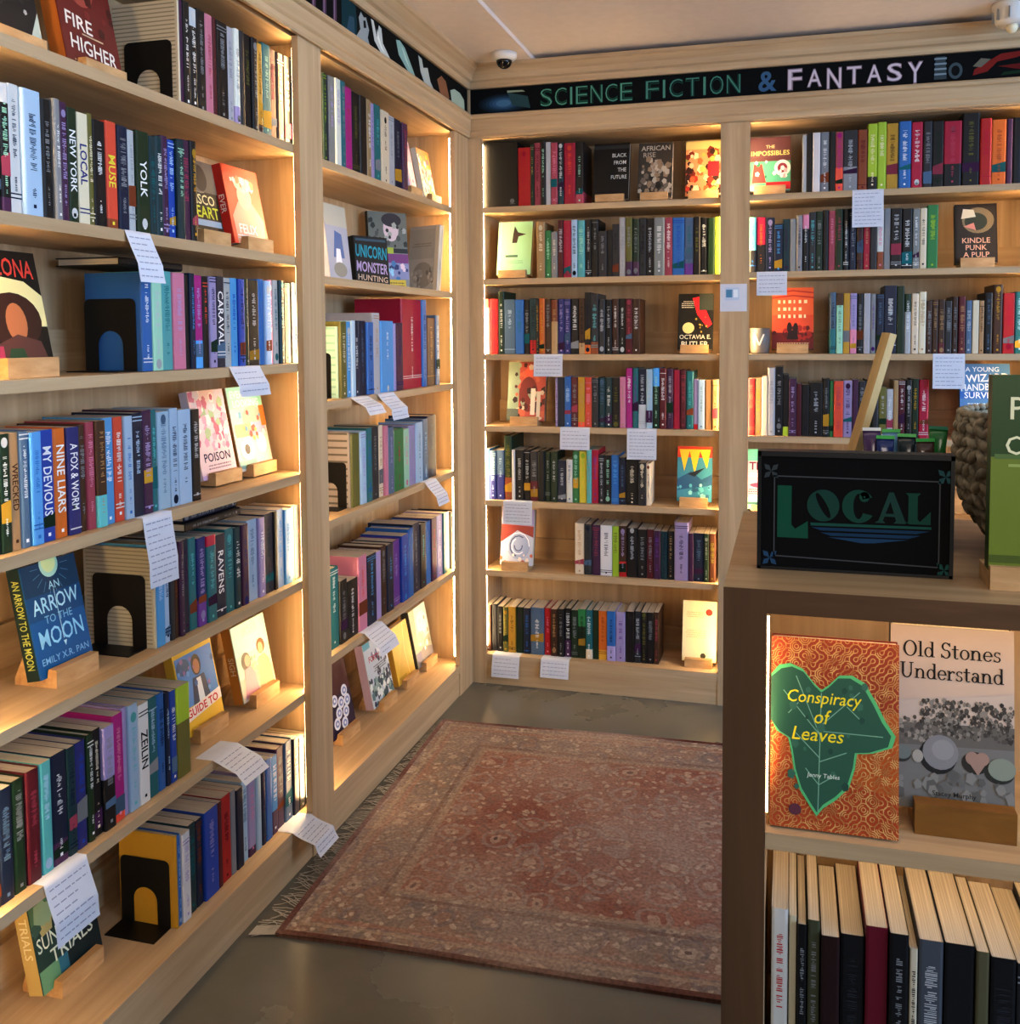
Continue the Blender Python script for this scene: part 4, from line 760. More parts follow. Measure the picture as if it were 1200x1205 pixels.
def f_basket(nt, b):
    tc = N(nt, 'ShaderNodeTexCoord'); n = N(nt, 'ShaderNodeTexNoise'); n.inputs['Scale'].default_value = 60; n.inputs['Detail'].default_value = 4
    nt.links.new(tc.outputs['Object'], n.inputs['Vector'])
    r = ramp(nt, [(.3, rgb('5d5546')), (.5, rgb('8d8470')), (.75, rgb('b3aa94'))]); nt.links.new(n.outputs['Fac'], r.inputs[0]); nt.links.new(r.outputs[0], b.inputs['Base Color']); b.inputs['Roughness'].default_value = .9
BASKET = mat('grey_seagrass', f_basket)

# ------------------------------------------------------------------ the room
b = MB(); b.box(-.6, 4.6, -6.0, .6, -.05, 0); struct('floor', b, FLOOR)
b = MB(); b.box(-.6, 4.6, -6.0, .6, 2.396, 2.45)
b.box(-.6, .272, -6.0, .6, 2.38, 2.406); struct('ceiling', b, CEIL)
b = MB(); b.box(-.4, -.29, -6.0, .5, 0, 2.38); struct('wall_left', b, WALLP)
b = MB(); b.box(-.29, 4.6, .29, .4, 0, 2.38); struct('wall_back', b, WALLP)
b = MB(); b.box(4.5, 4.6, -6.0, .29, 0, .9); b.box(4.5, 4.6, -6.0, .29, 2.2, 2.38); b.box(4.5, 4.6, -1.2, .29, .9, 2.2); struct('wall_right', b, WALLP)
b = MB(); b.box(-.29, 4.5, -6.0, -5.9, 0, 2.38); struct('wall_front', b, WALLP)

# ------------------------------------------------------------------ built-in bookcases
RAIL = [(0, 2.118), (.010, 2.118), (.013, 2.124), (.013, 2.139), (.019, 2.145), (.019, 2.183), (.027, 2.187), (.027, 2.197), (.022, 2.203), (0, 2.203)]
CROWN = [(0, 2.300), (.012, 2.300), (.016, 2.306), (.016, 2.322), (.026, 2.328), (.034, 2.345), (.052, 2.362), (.060, 2.366), (.060, 2.380), (0, 2.380)]
def bookcase(name, label, ax, bays, stiles, divs, shelves, span, org):
    """ax 0: stands on the left wall facing +x (runs along y); 1: on the back wall facing -y (runs along x)"""
    sgn = 1 if ax == 0 else -1
    t = thing(name, label, 'bookcase', org)
    WL, WA = (WY, WZ) if ax == 0 else (WX, WZ)
    def bx(d0, d1, a0, a1, z0, z1):          # d: metres in front of the face, a: along
        m = MB()
        if ax == 0: m.box(d0, d1, a0, a1, z0, z1)
        else: m.box(a0, a1, -d1, -d0, z0, z1)
        return m
    def prof(p, a0, a1):
        m = MB(); m.prism(p, (lambda u, v, w: (u, w, v)) if ax == 0 else (lambda u, v, w: (w, -u, v)), a0, a1); return m
    bx(-.283, -.268, span[0], span[1], 0, 2.37).build('back_panel', WA, t, org)
    for a0, a1 in stiles: 
        m = bx(-.018, 0, a0, a1, 0, 2.118)
        m2 = bx(0, .003, a0 + .016, a1 - .016, .1, 2.11); m.v, m.f, m.c = m.v, m.f, m.c
        m.build('pilaster', WA, t, org)
    for a0, a1 in divs: bx(-.268, -.018, a0, a1, .0, 2.118).build('side_panel', WA, t, org)
    for (a0, a1), zs in zip(bays, shelves):
        for z in zs: bx(-.268, -.019, a0, a1, z - .022, z).build('shelf', WL, t, org)
        for z in zs + [.1186]: bx(-.268, -.252, a0, a1, z, z + .085).build('back_rail', WL, t, org)
        bx(-.268, -.02, a0, a1, 2.118, 2.14).build('top_board', WL, t, org)
        bx(-.268, -.0008, a0, a1, .1186 - .03, .1186).build('bottom_board', WL, t, org)
    bx(-.03, -.004, span[0], span[1], 0, .0886).build('plinth', WL, t, org)
    prof(RAIL, span[0], span[1]).build('header_rail', WL, t, org)
    bx(-.03, -.006, span[0], span[1], 2.14, 2.36).build('frieze_panel', WL, t, org)
    prof(CROWN, span[0], span[1]).build('crown_moulding', WL, t, org)
    for a0, a1 in bays:
        for a in (a0 + .0245, a1 - .0245):
            e = (a0 if a < (a0 + a1) / 2 else a1); q = 1 if e == a0 else -1
            w_ = .030 if ax == 0 else .0085
            ch = bx(-.0335, -.0195, *sorted((e + q * (w_ - .006), e + q * (w_ + .001))), .14, 2.10).build('light_strip', CHANNEL, t, org)
            bx(-.0325, -.0205, *sorted((e + q * (w_ + .0011), e + q * (w_ + .0026))), .142, 2.098).build('diffuser', LEDM, ch, org)
            bx(-.0345, -.0336, *sorted((e + q * (w_ - .005), e + q * w_)), .142, 2.098).build('diffuser', LEDB, ch, org)
    return t
L_BAYS = [(-2.30, -1.221), (-1.195, -.088)]
bookcase('left_bookcase', 'built-in maple bookcase along the left wall, two lit bays wide', 0, L_BAYS,
         [(-2.41, -2.29), (-1.2797, -1.1613), (-.149, 0)], [(-2.325, -2.30), (-1.221, -1.195), (-.088, -.06)],
         [[1.851, 1.5689, 1.2976, 1.0125, .7338, .4361], [1.8423, 1.5289, 1.1888, .8604, .4822]], (-2.41, -.0), (-.13, -1.2, 0))
B_BAYS = [(.040, .966), (1.040, 2.005)]
bookcase('back_bookcase', 'built-in maple bookcase across the back wall under the painted genre sign', 1, B_BAYS,
         [(0, .0546), (.9516, 1.0543), (1.99, 2.09)], [(.012, .040), (.966, 1.040), (2.005, 2.03)],
         [[1.8587, 1.5845, 1.2946, 1.0164, .7246, .4472], [1.8642, 1.589, 1.2961, .9998, .705, .41]], (0.0, 2.09), (1.0, .13, 0))

# ------------------------------------------------------------------ books
UX, UY = Vector((1, 0, 0)), Vector((0, 1, 0))
def u_profile(T, D, t, hard):
    """outline of the cover seen from above: spine towards -y, boards running back"""
    r = min(T * .22, .004) if not hard else min(T * .3, .006)
    k = 3; o = []
    o += [(0, D)]
    for i in range(k + 1):
        a = PI + i * PI / 2 / k; o.append((r + r * math.cos(a), r + r * math.sin(a)))
    for i in range(k + 1):
        a = 1.5 * PI + i * PI / 2 / k; o.append((T - r + r * math.cos(a), r + r * math.sin(a)))
    o += [(T, D)]
    inn = [(T - t, D), (T - t, t), (t, t), (t, D)]
    return o + inn
def vary(c, s=.10):
    c = rgb(c); f = 1 + random.uniform(-s, s); return tuple(min(1, x * f * (1 + random.uniform(-.04, .04))) for x in c)
def cover_mb(mb, T, D, H, base, foot=None, head=None, hard=0, fn=lambda x, y, z: (x, y, z)):
    t = .0024 if hard else .0009
    t = min(t, T * .3)
    base = shade(vary(base), .80)
    lv = [(0, H, base)]
    z0 = 0
    if foot: lv = [(0, H * foot[1], vary(foot[0])), (H * foot[1], H, base)]
    if head: a = lv.pop(); lv += [(a[0], H * (1 - head[1]), a[2]), (H * (1 - head[1]), H, vary(head[0]))]
    p = u_profile(T, D, t, hard); n = len(p)
    for k, (a, c_, col_) in enumerate(lv):
        vs = [fn(x, y, a) for x, y in p] + [fn(x, y, c_) for x, y in p]
        fs = [(i, (i + 1) % n, n + (i + 1) % n, n + i) for i in range(n)]
        if k == 0: fs.append(tuple(range(n - 1, -1, -1)))
        if k == len(lv) - 1: fs.append(tuple(range(n, 2 * n)))
        mb.mesh(vs, fs, col_)
    return t
def page_mb(mb, T, D, H, t, hard, fn=lambda x, y, z: (x, y, z)):
    g = .003 if hard else .0004; d = .004 if hard else .0006
    vs = [fn(x, y, z) for x in (t, T - t) for y in (t + .001, D - d) for z in (g, H - g)]
    mb.mesh(vs, [(0, 1, 3, 2), (4, 6, 7, 5), (0, 4, 5, 1), (2, 3, 7, 6), (0, 2, 6, 4), (1, 5, 7, 3)], 'cream')
def spine_marks(mb, T, H, c, title=None, lo=.12, hi=.9, fn=lambda x, y, z: (x, y, z)):
    y = -.0005
    if title:
        put_text(mb, title, lambda u, v: fn(T / 2 + v, y, H * .54 - u), H * .62, min(T * .62, .02), c, .012); 
    else:
        # lettering too small to read in the photograph: rows of short unequal dashes across the spine
        hgt = min(T * random.uniform(.3, .55), .015); xo = T / 2 - hgt / 2
        q = lambda a, b_, z0, z1: mb.face([fn(a, y, z0), fn(b_, y, z0), fn(b_, y, z1), fn(a, y, z1)], c)
        for z, end, k_ in ((H * random.uniform(.8, hi), H * random.uniform(.36, .5), 1.0), (H * random.uniform(.24, .32), H * random.uniform(.12, .18), .55)):
            if k_ < 1 and random.random() < .4: continue
            hh = hgt * k_; x0 = T / 2 - hh / 2
            while z > end:
                w = random.uniform(.0007, .0019)
                if random.random() < .13: z -= .004; continue
                a, b_ = sorted((random.uniform(0, .45), random.uniform(.5, 1))) if random.random() < .55 else (0, 1)
                q(x0 + hh * a, x0 + hh * b_, z - w, z); z -= w + random.uniform(.0008, .0020)
    if random.random() < .45:      # printed bands and small motifs on the spine
        k = random.random(); zc = H * random.choice((random.uniform(.05, .14), random.uniform(.86, .95)))
        if k < .6:
            for i in range(random.choice((1, 2, 2))): mb.face([fn(.0006, y, zc + i * .007), fn(T - .0012, y, zc + i * .007), fn(T - .0012, y, zc + i * .007 + .0022), fn(.0006, y, zc + i * .007 + .0022)], shade(c, .8))
        else:
            r_ = min(T * .3, .008); mb.face([fn(T / 2 + r_ * math.cos(i * PI / 6), y, zc + 1.3 * r_ * math.sin(i * PI / 6)) for i in range(12)], shade(c, .7))
    if random.random() < .3 and T > .014:
        cc = shade(random.choice(('teal', 'rust', 'plum', 'slate', 'gold', 'rose', 'grey', 'dgreen')), random.uniform(.5, 1.0)); za = H * random.uniform(.06, .3); zb_ = za + H * random.uniform(.08, .22)
        mb.face([fn(.0008, y + .0002, za), fn(T - .0014, y + .0002, za), fn(T - .0014, y + .0002, zb_), fn(.0008, y + .0002, zb_ - H * random.uniform(0, .06))], cc)
    # small mark near the foot
    if random.random() < .6:
        z = H * random.uniform(.04, .07); w = min(T * .14, .003)
        mb.face([fn(T / 2 - w, y, z), fn(T / 2 + w, y, z), fn(T / 2 + w, y, z + 2 * w), fn(T / 2 - w, y, z + 2 * w)], c)
def place(wall, along, pl, z):
    return ((pl, along, z), (0, 0, PI / 2)) if wall == 'L' else ((along, pl, z), (0, 0, 0))
stuff_c, stuff_p, stuff_m = MB(), MB(), MB()
ROWG = {}
for row in BOOKS:
    rid, wall, z, pl, group, items = row
    for (solo, p, T, H, D, base, foot, head, let, title, hard, label) in items:
        pl2 = pl + random.uniform(-.004, .004)
        loc, rot = place(wall, p, pl2, z + .0008)
        if solo:
            o = thing('book', label, 'book', loc, rot, group)
            mb = MB(); t = cover_mb(mb, T - .0004, D, H, base, foot, head, hard); cv = mb.build('cover', PRINT, o)
            mb = MB(); page_mb(mb, T - .0004, D, H, t, hard); mb.build('page_block', PAGES, o)
            if let:
                mb = MB(); spine_marks(mb, T, H, let, title); mb.build('spine_lettering', MATTE, cv)
        else:
            mx = Matrix.Translation(loc) @ Matrix.Rotation(rot[2], 4, 'Z')
            fn = lambda x, y, zz: mx @ Vector((x, y, zz))
            t = cover_mb(stuff_c, T - .0004, D, H, base, foot, head, hard, fn); page_mb(stuff_p, T - .0004, D, H, t, hard, fn)
            if let: spine_marks(stuff_m, T, H, let, title, fn=fn)
so = stuff_c.build('slim_books', PRINT); tag(so, 'remaining slim books standing among the others on the bookcase shelves', 'books', kind='stuff')
stuff_p.build('page_block', PAGES, so); stuff_m.build('spine_lettering', MATTE, so)

def flat_book(label, y0, y1, x_front, D, z, T, c, let, group=None):
    o = thing('book', label, 'book', (x_front, y1, z), (0, 0, 0), group)
    o.rotation_euler = Matrix(((0, -1, 0), (0, 0, -1), (1, 0, 0))).to_euler()
    mb = MB(); H = y1 - y0; t = cover_mb(mb, T, D, H, c, hard=1); cv = mb.build('cover', PRINT, o)
    mb = MB(); page_mb(mb, T, D, H, t, 1); mb.build('page_block', PAGES, o)
    mb = MB(); spine_marks(mb, T, H, let); mb.build('spine_lettering', MATTE, cv)
FL = 'books lying flat'
flat_book('black hardback lying flat on a row of blue books, under another, left wall', -1.721, -1.514, -.042, .15, .7338 + .2165, .019, 'black', 'grey', FL)
flat_book('dark navy hardback lying flat on top of another black one, left wall', -1.714, -1.518, -.05, .145, .7338 + .2362, .017, 'navy', 'grey', FL)
flat_book('black book lying flat on the blue books near the black bookend, third shelf', -1.846, -1.646, -.085, .15, 1.2976 + .211, .017, 'black', 'char', FL)

# ------------------------------------------------------------------ books shown face out
def face_out(label, loc, yaw, W, H, T, bg, spine, art, tilt=11, stand=True, spine_title=None, stand_label=None, sw=.11, group='books displayed face out', hard=0):
    o = thing('display_book', label, 'book', loc, (R(-tilt), 0, yaw), group)
    # local: x -W/2..W/2, y 0 front .. T back, z up; spine at the viewer's left
    mb = MB(); t = .0022
    mb.box(-W / 2, W / 2, 0, t, 0, H, bg); mb.box(-W / 2, W / 2, T - t, T, 0, H, spine); mb.box(-W / 2, -W / 2 + t, t, T - t, 0, H, spine)
    cv = mb.build('cover', PRINT, o)
    mb = MB(); mb.box(-W / 2 + t, W / 2 - .002, t, T - t, .002, H - .002); mb.build('page_block', PAGES, o)
    pic, ttl = MB(), MB(); n = [0]; dz = min(.00012, .0016 / max(1, len(art)))
    def P(x, y, k): return (-W / 2 + x * W, -.0003 - dz * k, y * H)
    for a in art:
        n[0] += 1; k = n[0]
        if a[0] == 'r': _, x0, y0, x1, y1, c = a; pic.face([P(x0, y0, k), P(x1, y0, k), P(x1, y1, k), P(x0, y1, k)], c)
        elif a[0] == 'e':
            _, cx, cy, rx, ry, c = a; pic.face([P(cx + rx * math.cos(i * PI / 10), cy + ry * math.sin(i * PI / 10), k) for i in range(20)], c)
        elif a[0] == 'p': pic.face([P(x, y, k) for x, y in a[1]], a[2])
        elif a[0] == 'l':            # polyline with a width (fraction of W)
            _, pts, w, c = a
            for (xa, ya), (xb, yb) in zip(pts, pts[1:]):
                dx, dy = (xb - xa) * W, (yb - ya) * H; L_ = math.hypot(dx, dy) or 1; nx, ny = -dy / L_ * w / 2, dx / L_ * w * W / H / 2
                pic.face([P(xa + nx, ya + ny, k), P(xa - nx, ya - ny, k), P(xb - nx, yb - ny, k), P(xb + nx, yb + ny, k)], c)
        elif a[0] == 'n':            # scatter of small dabs
            _, x0, y0, x1, y1, m, sz, cs = a; rr = random.Random(m * 7 + int(x0 * 100))
            for _i in range(m):
                cx, cy = rr.uniform(x0, x1), rr.uniform(y0, y1); s = sz * rr.uniform(.5, 1.2); an = rr.uniform(0, PI)
                pic.face([P(min(1, max(0, cx + s * math.cos(an + q))), min(1, max(0, cy + s * W / H * math.sin(an + q) * 1.2)), k + .002 * _i) for q in (0, 1.3, 2.6, 4.0, 5.2)], rr.choice(cs))
        elif a[0] == 't':            # text: string, cx, cy, width, height, colour, bold, shear, rot
            s_, cx, cy, w, h, c = a[1:7]; bold = a[7] if len(a) > 7 else .01; sh = a[8] if len(a) > 8 else 0; rot = R(a[9]) if len(a) > 9 else 0
            ca, sa = math.cos(rot), math.sin(rot)
            put_text(ttl, s_, lambda u, v: (-W / 2 + cx * W + u * ca - v * sa, -.0003 - dz * k, cy * H + u * sa + v * ca), w * W, h * H, c, bold, sh)
        elif a[0] == 'T':
            s_, cx, cy, w, h, c = a[1:7]; put_serif(ttl, s_, lambda u, v: (-W / 2 + cx * W + u, -.0003 - dz * k, cy * H + v), w * W, h * H, c)
        elif a[0] == 'm':            # lines of lettering too small to read
            _, x0, x1, y0, c, rows_ = a; rr = random.Random(int(y0 * 1000))
            for i in range(rows_):
                y = y0 - i * .035; x = x0 + rr.uniform(0, .08)
                while x < x1:
                    w = rr.uniform(.015, .05); pic.face([P(x, y, k), P(min(x + w, x1), y, k), P(min(x + w, x1), y + .016, k), P(x, y + .016, k)], c); x += w + .014
    if pic.v: pic.build('cover_picture', PRINT, cv)
    if ttl.v: ttl.build('cover_title', MATTE, cv)
    if spine_title:
        mb = MB(); put_text(mb, spine_title[0], lambda u, v: (-W / 2 - .0004, T / 2 - v, H * .5 - u), H * .8, T * .55, spine_title[1], .01); mb.build('spine_lettering', MATTE, cv)
    if stand:
        # slotted block: low front lip, slot leaning back, higher rear part
        c, s = math.cos(R(tilt)), math.sin(R(tilt)); g = T + .003; z0 = stand_z(loc); zb = loc[2] - z0
        pr = [(-.022, 0), (.07, 0), (.07, .012), (g + .006 + s * .05, .058), (g + .003, zb - .0015 - (g + .003) * s), (-.0015, zb - .0015), (-.0015 + s * .012 * .6 - .004, zb + .016), (-.022, zb + .016)]
        st = MB(); st.prism(pr, lambda u, v, w: (w, u, v), -min(sw, W * .8) / 2, min(sw, W * .8) / 2)
        so_ = st.build('book_stand', WBLOCK); so_.location = (loc[0], loc[1], z0 + .0005); so_.rotation_euler = (0, 0, yaw)
        tag(so_, stand_label or stand_for(label), 'book stand', 'wooden display blocks')
    return o
STANDS = {'dark brown book with yellow': 'second shelf block under the dark brown yellow-lettered book', 'orange red book with a pale': 'pale block under the orange red portrait book, second shelf',
 'dark book with red lettering': 'wide pale block under the curly haired portrait book, third shelf', 'pale pink flowered': 'wooden block under the pink flowered book, fourth shelf', 'pale book with mint top': 'wooden block under the mint topped comic book, fourth shelf',
 'deep blue moon book': 'wooden block under the deep blue moon book, fifth shelf', 'yellow book with a blue': 'wooden block under the yellow photo book, sixth shelf', 'mint green book showing': 'wooden block under the book with two seated figures',
 'dark green book with cream': 'wooden block under the dark green book on the bottom shelf', 'pink and lilac book': 'small block under the pink and lilac book, corner bay top shelf', 'small colourful book': 'small block under the colourful book beside the light strip',
 'dark maroon book': 'wooden block under the maroon blossom book beside the pilaster', 'pale book with red letters': 'wooden block under the pale leafy book, bottom of corner bay', 'plain yellow book': 'wooden block under the plain yellow book, bottom of corner bay', 'misty green': 'wooden block under the misty green and white book',
 'black book with small white': 'wooden block under the black book with stacked white lettering', 'grey and black patterned': 'wooden block under the grey patterned book, back top shelf', 'bright red and cream': 'wooden block under the red and cream book, back top shelf', 'mint green book with one': 'wooden block under the mint book with one dark figure',
 'black book with a red': 'wooden block under the black book with a red shape', 'rust red illustrated': 'wooden block under the rust red winged figure book', 'red and yellow book': 'wooden block under the red and yellow book fading to teal', 'comic volume': 'wooden block under the white swirling creature comic',
 'cream book with small': 'wooden block under the cream dotted book, back bottom shelf', 'bright book with yellow': 'wooden block under the bright game shapes book, top shelf', 'dark brown book with a round': 'wooden block under the dark brown copper-lettered book', 'orange red book with cream': 'wooden block under the orange red book beside the mug',
 'blue book with bold': 'wooden block under the blue book with handwritten lettering', 'teal and pink book': 'wooden block under the teal and pink book by the LOCAL sign'}
def stand_for(l):
    return next(v for k, v in STANDS.items() if l.startswith(k))
SHZ = sorted({1.851, 1.5689, 1.2976, 1.0125, .7338, .4361, .1186, 1.8423, 1.5289, 1.1888, .8604, .4822, 1.8587, 1.5845, 1.2946, 1.0164, .7246, .4472, 1.8642, 1.589, 1.2961, .9998, .705, .7233})
def stand_z(loc): return max(z for z in SHZ if z <= loc[2] - .01)
def FO(wall, along, z, pl, W, H, T, label, bg, spine, art, **k):
    loc, rot = place(wall, along, pl, z); yaw = k.pop('yaw', None)
    return face_out(label, loc, rot[2] if yaw is None else yaw, W, H, T, bg, spine, art, **k)
DK = '17171b'
# left wall, near bay
FO('L', -2.087, 1.869, -.09, .145, .215, .03, 'black and white portrait book leaning at the far end of the top shelf', 'c8c8c6', DK,
   [('p', [(0, 0), (1, 0), (1, .5), (.72, .62), (.4, .55), (0, .6)], DK), ('e', .35, .62, .2, .18, '8e8e8c'), ('n', .1, .3, .9, .7, 24, .05, ['5a5a5a', '2a2a2a', 'a8a8a6']), ('p', [(.75, 0), (1, 0), (1, .35)], 'b9c2b4')], stand_label='slotted wooden block under the black and white portrait book')
FO('L', -1.883, 1.869, -.09, .150, .214, .034, 'dark red book with white slanted lettering beside the top shelf bookend', '6a2320', 'b06a2c',
   [('e', .45, .8, .25, .2, '9c4a40'), ('p', [(0, .55), (.3, .7), (.25, 1), (0, 1)], 'a33a30'), ('n', .5, .4, 1, 1, 16, .06, ['4a1a18', '8c3a30', '7a2c28']), ('t', 'FIRE', .33, .43, .5, .13, 'e8ded2', .012, 0, -6), ('l', [(.35, .335), (.72, .325)], .02, 'c8b090'), ('t', 'HIGHER', .52, .21, .8, .14, 'e8ded2', .012, 0, -6), ('m', .1, .9, .06, 'c59a80', 1)], hard=1, stand_label='slotted wooden block under the dark red book on the top shelf')
FO('L', -1.567, 1.587, -.07, .128, .181, .02, 'dark brown book with yellow and white lettering beside the red one', '2a1c16', 'd8cfb8',
   [('e', .5, .78, .3, .2, '8a8078'), ('p', [(0, .6), (1, .6), (1, 1), (0, 1)], '6d6258'), ('e', .55, .78, .2, .17, '3f3630'), ('t', 'DISCO', .5, .5, .85, .13, 'e6d9a8', .015), ('t', 'HEART', .5, .34, .85, .15, 'd3cf4a', .015), ('r', .05, .16, .95, .24, '8fa3b8'), ('m', .1, .9, .1, 'a08a6a', 2)])
FO('L', -1.405, 1.587, -.06, .150, .190, .026, 'orange red book with a pale portrait at the right end of the second shelf', 'e2553a', 'c22f25',
   [('p', [(.1, .0), (.9, .0), (.95, .35), (.7, .55), (.3, .55), (.08, .35)], 'd9a78c'), ('e', .5, .62, .2, .17, 'd8b79c'), ('e', .5, .78, .24, .1, '9fc0a8'), ('n', .2, .7, .8, .86, 14, .06, ['e8e4cc', 'c0d4b8', 'd98a60']), ('r', .0, .9, 1, 1, 'e8512f'), ('t', 'FELIX', .45, .2, .8, .12, 'f0ece4', .014), ('m', .1, .9, .1, 'd8e0e6', 2)], spine_title=('EVER', 'f0d8c8'))
FO('L', -2.108, 1.3156, -.07, .140, .204, .028, 'dark book with red lettering and a curly haired portrait, third shelf', '16120f', DK,
   [('p', [(0, .35), (1, .35), (1, .62), (.75, .74), (.3, .78), (0, .7)], 'd8cf9a'), ('e', .5, .4, .42, .24, '3a2018'), ('e', .52, .38, .16, .17, 'b0704a'), ('p', [(.1, 0), (.95, 0), (.85, .22), (.5, .28), (.2, .2)], '5d3a34'), ('r', .0, .02, .25, .18, 'a23a56'), ('p', [(.3, .06), (.6, .06), (.55, .16), (.35, .16)], '2f4a30'), ('t', 'ARIZONA', .45, .86, .95, .16, 'c8483c', .012, 0, -3), ('m', .1, .9, .03, 'b0a080', 1)], sw=.13)
FO('L', -1.470, 1.0305, -.12, .140, .212, .022, 'pale pink flowered book beside the black spine on the fourth shelf', 'e6c8cc', 'd6d0e2',
   [('n', .05, .35, .95, .98, 60, .09, ['c86f92', 'e0a0b8', 'f0e6e2', '9fb58c', 'b84f78', 'd9cdd6']), ('t', 'POISON', .5, .24, .8, .10, '40304a', .012), ('m', .15, .85, .14, '8c6a80', 2), ('r', 0, 0, 1, .05, 'd9b6d2')])
FO('L', -1.318, 1.0305, -.115, .150, .213, .026, 'pale book with mint top and comic panels, right end of fourth shelf', 'd9d4cc', 'a8742c',
   [('r', 0, .74, 1, 1, '9fdcc0'), ('t', 'EVERYONE', .5, .91, .9, .09, 'f4f4ee', .02), ('t', 'LOOKING', .5, .80, .9, .09, 'f4f4ee', .02), ('e', .62, .6, .3, .16, 'c9b8a6'), ('r', .05, .4, .5, .55, 'e4b090'), ('r', .55, .42, .95, .56, 'b9a9c6'), ('e', .3, .25, .2, .13, 'f2f2ee'), ('e', .3, .25, .08, .06, '55555a'), ('e', .75, .3, .15, .12, 'f4f4f0'), ('r', .0, .03, .5, .12, '8fb8b0'), ('r', .85, .5, 1, .75, 'd9803a'), ('n', .1, .35, .9, .7, 18, .05, ['d96a60', '6fa8c0', 'e8c070', 'f0ece6'])], spine_title=('LOOK', 'b01c22'))
FO('L', -2.0056, .7518, -.0934, .132, .205, .030, 'deep blue moon book with hand drawn pale lettering, fifth shelf', '155a94', '1d3430',
   [('p', [(0, .7), (1, .7), (1, 1), (0, 1)], '1a3f5e'), ('r', 0, .5, 1, .72, '174e7c'), ('e', .5, .97, .17, .12, 'a8d6c8'), ('e', .5, .99, .13, .10, 'd4e3a8'), *[('l', [(.5 + .2 * math.cos(a), .95 + .15 * math.sin(a)), (.5 + .34 * math.cos(a), .95 + .25 * math.sin(a))], .008, '5c8fa8') for a in [PI + i * PI / 9 for i in range(10)]],
    ('t', 'AN', .52, .78, .2, .07, 'b9e2ea', .006), ('t', 'ARROW', .5, .63, .84, .14, 'b4e0ee', .008, 0, 2), ('t', 'TO THE', .5, .49, .5, .07, '8cc4e0', .002), ('t', 'MOON', .5, .34, .8, .16, '9ad4ee', .008, 0, 2), ('l', [(.5, .74), (.52, .28)], .012, 'b9e2ea'), ('p', [(.5, .26), (.56, .26), (.53, .21)], 'b9e2ea'), ('t', 'EMILY X.R. PAN', .5, .14, .86, .06, '8cc0e6', .004)],
   spine_title=('AN ARROW TO THE MOON', 'c8cf6a'), sw=.12, hard=1)
FO('L', -1.560, .4541, -.115, .145, .190, .024, 'yellow book with a blue photo panel and red lettering, sixth shelf', 'e3b93c', 'd8b048',
   [('r', .03, .33, .97, .95, '4a86c8'), ('e', .52, .78, .12, .13, '2c2420'), ('e', .52, .76, .08, .09, 'b07c5c'), ('p', [(.3, .33), (.75, .33), (.68, .64), (.38, .64)], '273a5c'), ('p', [(.45, .33), (.6, .33), (.58, .62), (.47, .62)], 'e4e8ec'), ('e', .2, .82, .16, .1, '33557c'), ('n', .05, .4, .95, .9, 18, .04, ['6aa0d8', '8f6fa8', '3a64a0']), ('p', [(0, .16), (1, .24), (1, .38), (0, .30)], 'f0e2d8'), ('t', 'GUIDE TO', .5, .27, .9, .10, 'c83038', .02, 0, 3)], spine_title=None)
FO('L', -1.345, .4541, -.105, .150, .190, .028, 'mint green book showing two seated figures, right end of sixth shelf', 'bcd8c6', 'c98a3c',
   [('r', 0, .6, 1, 1, 'b4dcd4'), ('r', 0, .0, 1, .3, 'd8c8b0'), ('e', .26, .5, .13, .12, '3a3434'), ('e', .3, .5, .08, .08, 'c79a80'), ('p', [(.08, .03), (.5, .03), (.46, .32), (.34, .42), (.18, .4)], 'c892a0'), ('e', .74, .6, .12, .1, '7a5a3c'), ('e', .72, .57, .08, .08, 'd8a888'), ('p', [(.52, .05), (.95, .05), (.92, .38), (.8, .48), (.62, .46)], 'dcb98c'), ('n', .4, .2, .6, .6, 12, .05, ['7fa68c', '9cc0a4']), ('t', 'SIGH', .5, .87, .6, .11, 'f4f6f0', .004)], spine_title=('SIGH', 'f0e0c0'))
FO('L', -1.968, .1366, -.1386, .153, .215, .034, 'dark green book with cream slanted lettering on the bottom shelf', '22403c', 'bfa86a',
   [('n', 0, .5, 1, 1, 34, .12, ['55785c', '8fa88a', '3a5a50', '6f8a90', 'a8a070']), ('r', 0, .0, .3, .2, '6a9a78'), ('r', .3, .0, .45, .2, '2f6f86'), ('p', [(.45, 0), (1, 0), (1, .3), (.45, .2)], '12262c'), ('t', 'SUNBEARER', .5, .42, .94, .13, 'd9e0d0', .006, 0, 2), ('t', 'TRIALS', .55, .26, .7, .13, 'd9e0d0', .006, 0, 2)], spine_title=('TRIALS', 'e0d8b0'))
# left wall, corner bay
FO('L', -.395, 1.8603, -.07, .125, .190, .02, 'pink and lilac book with a pale figure, top shelf of corner bay', 'd8b4c4', 'c0a0b8',
   [('r', 0, .6, 1, 1, 'c49ab4'), ('p', [(.2, .1), (.5, .1), (.6, .5), (.45, .72), (.25, .6)], '5a68b0'), ('p', [(.6, .05), (.85, .05), (.8, .5), (.65, .6)], 'e6dcd4'), ('n', .1, .0, .9, .3, 12, .06, ['d46a90', 'e8c0d0'])])
FO('L', -.21, 1.8603, -.07, .117, .185, .02, 'small colourful book beside the light strip, top shelf of corner bay', 'd4c8ac', 'e8e0d0',
   [('r', 0, .65, 1, 1, 'c07a40'), ('n', .05, .1, .95, .9, 34, .09, ['dcd23c', '5f9a50', 'd85a78', 'f0e8dc', '6a4a30', 'e49a3a'])])
def ML(ya, xa, xb, yb): return math.atan2(yb - ya, xb - xa)
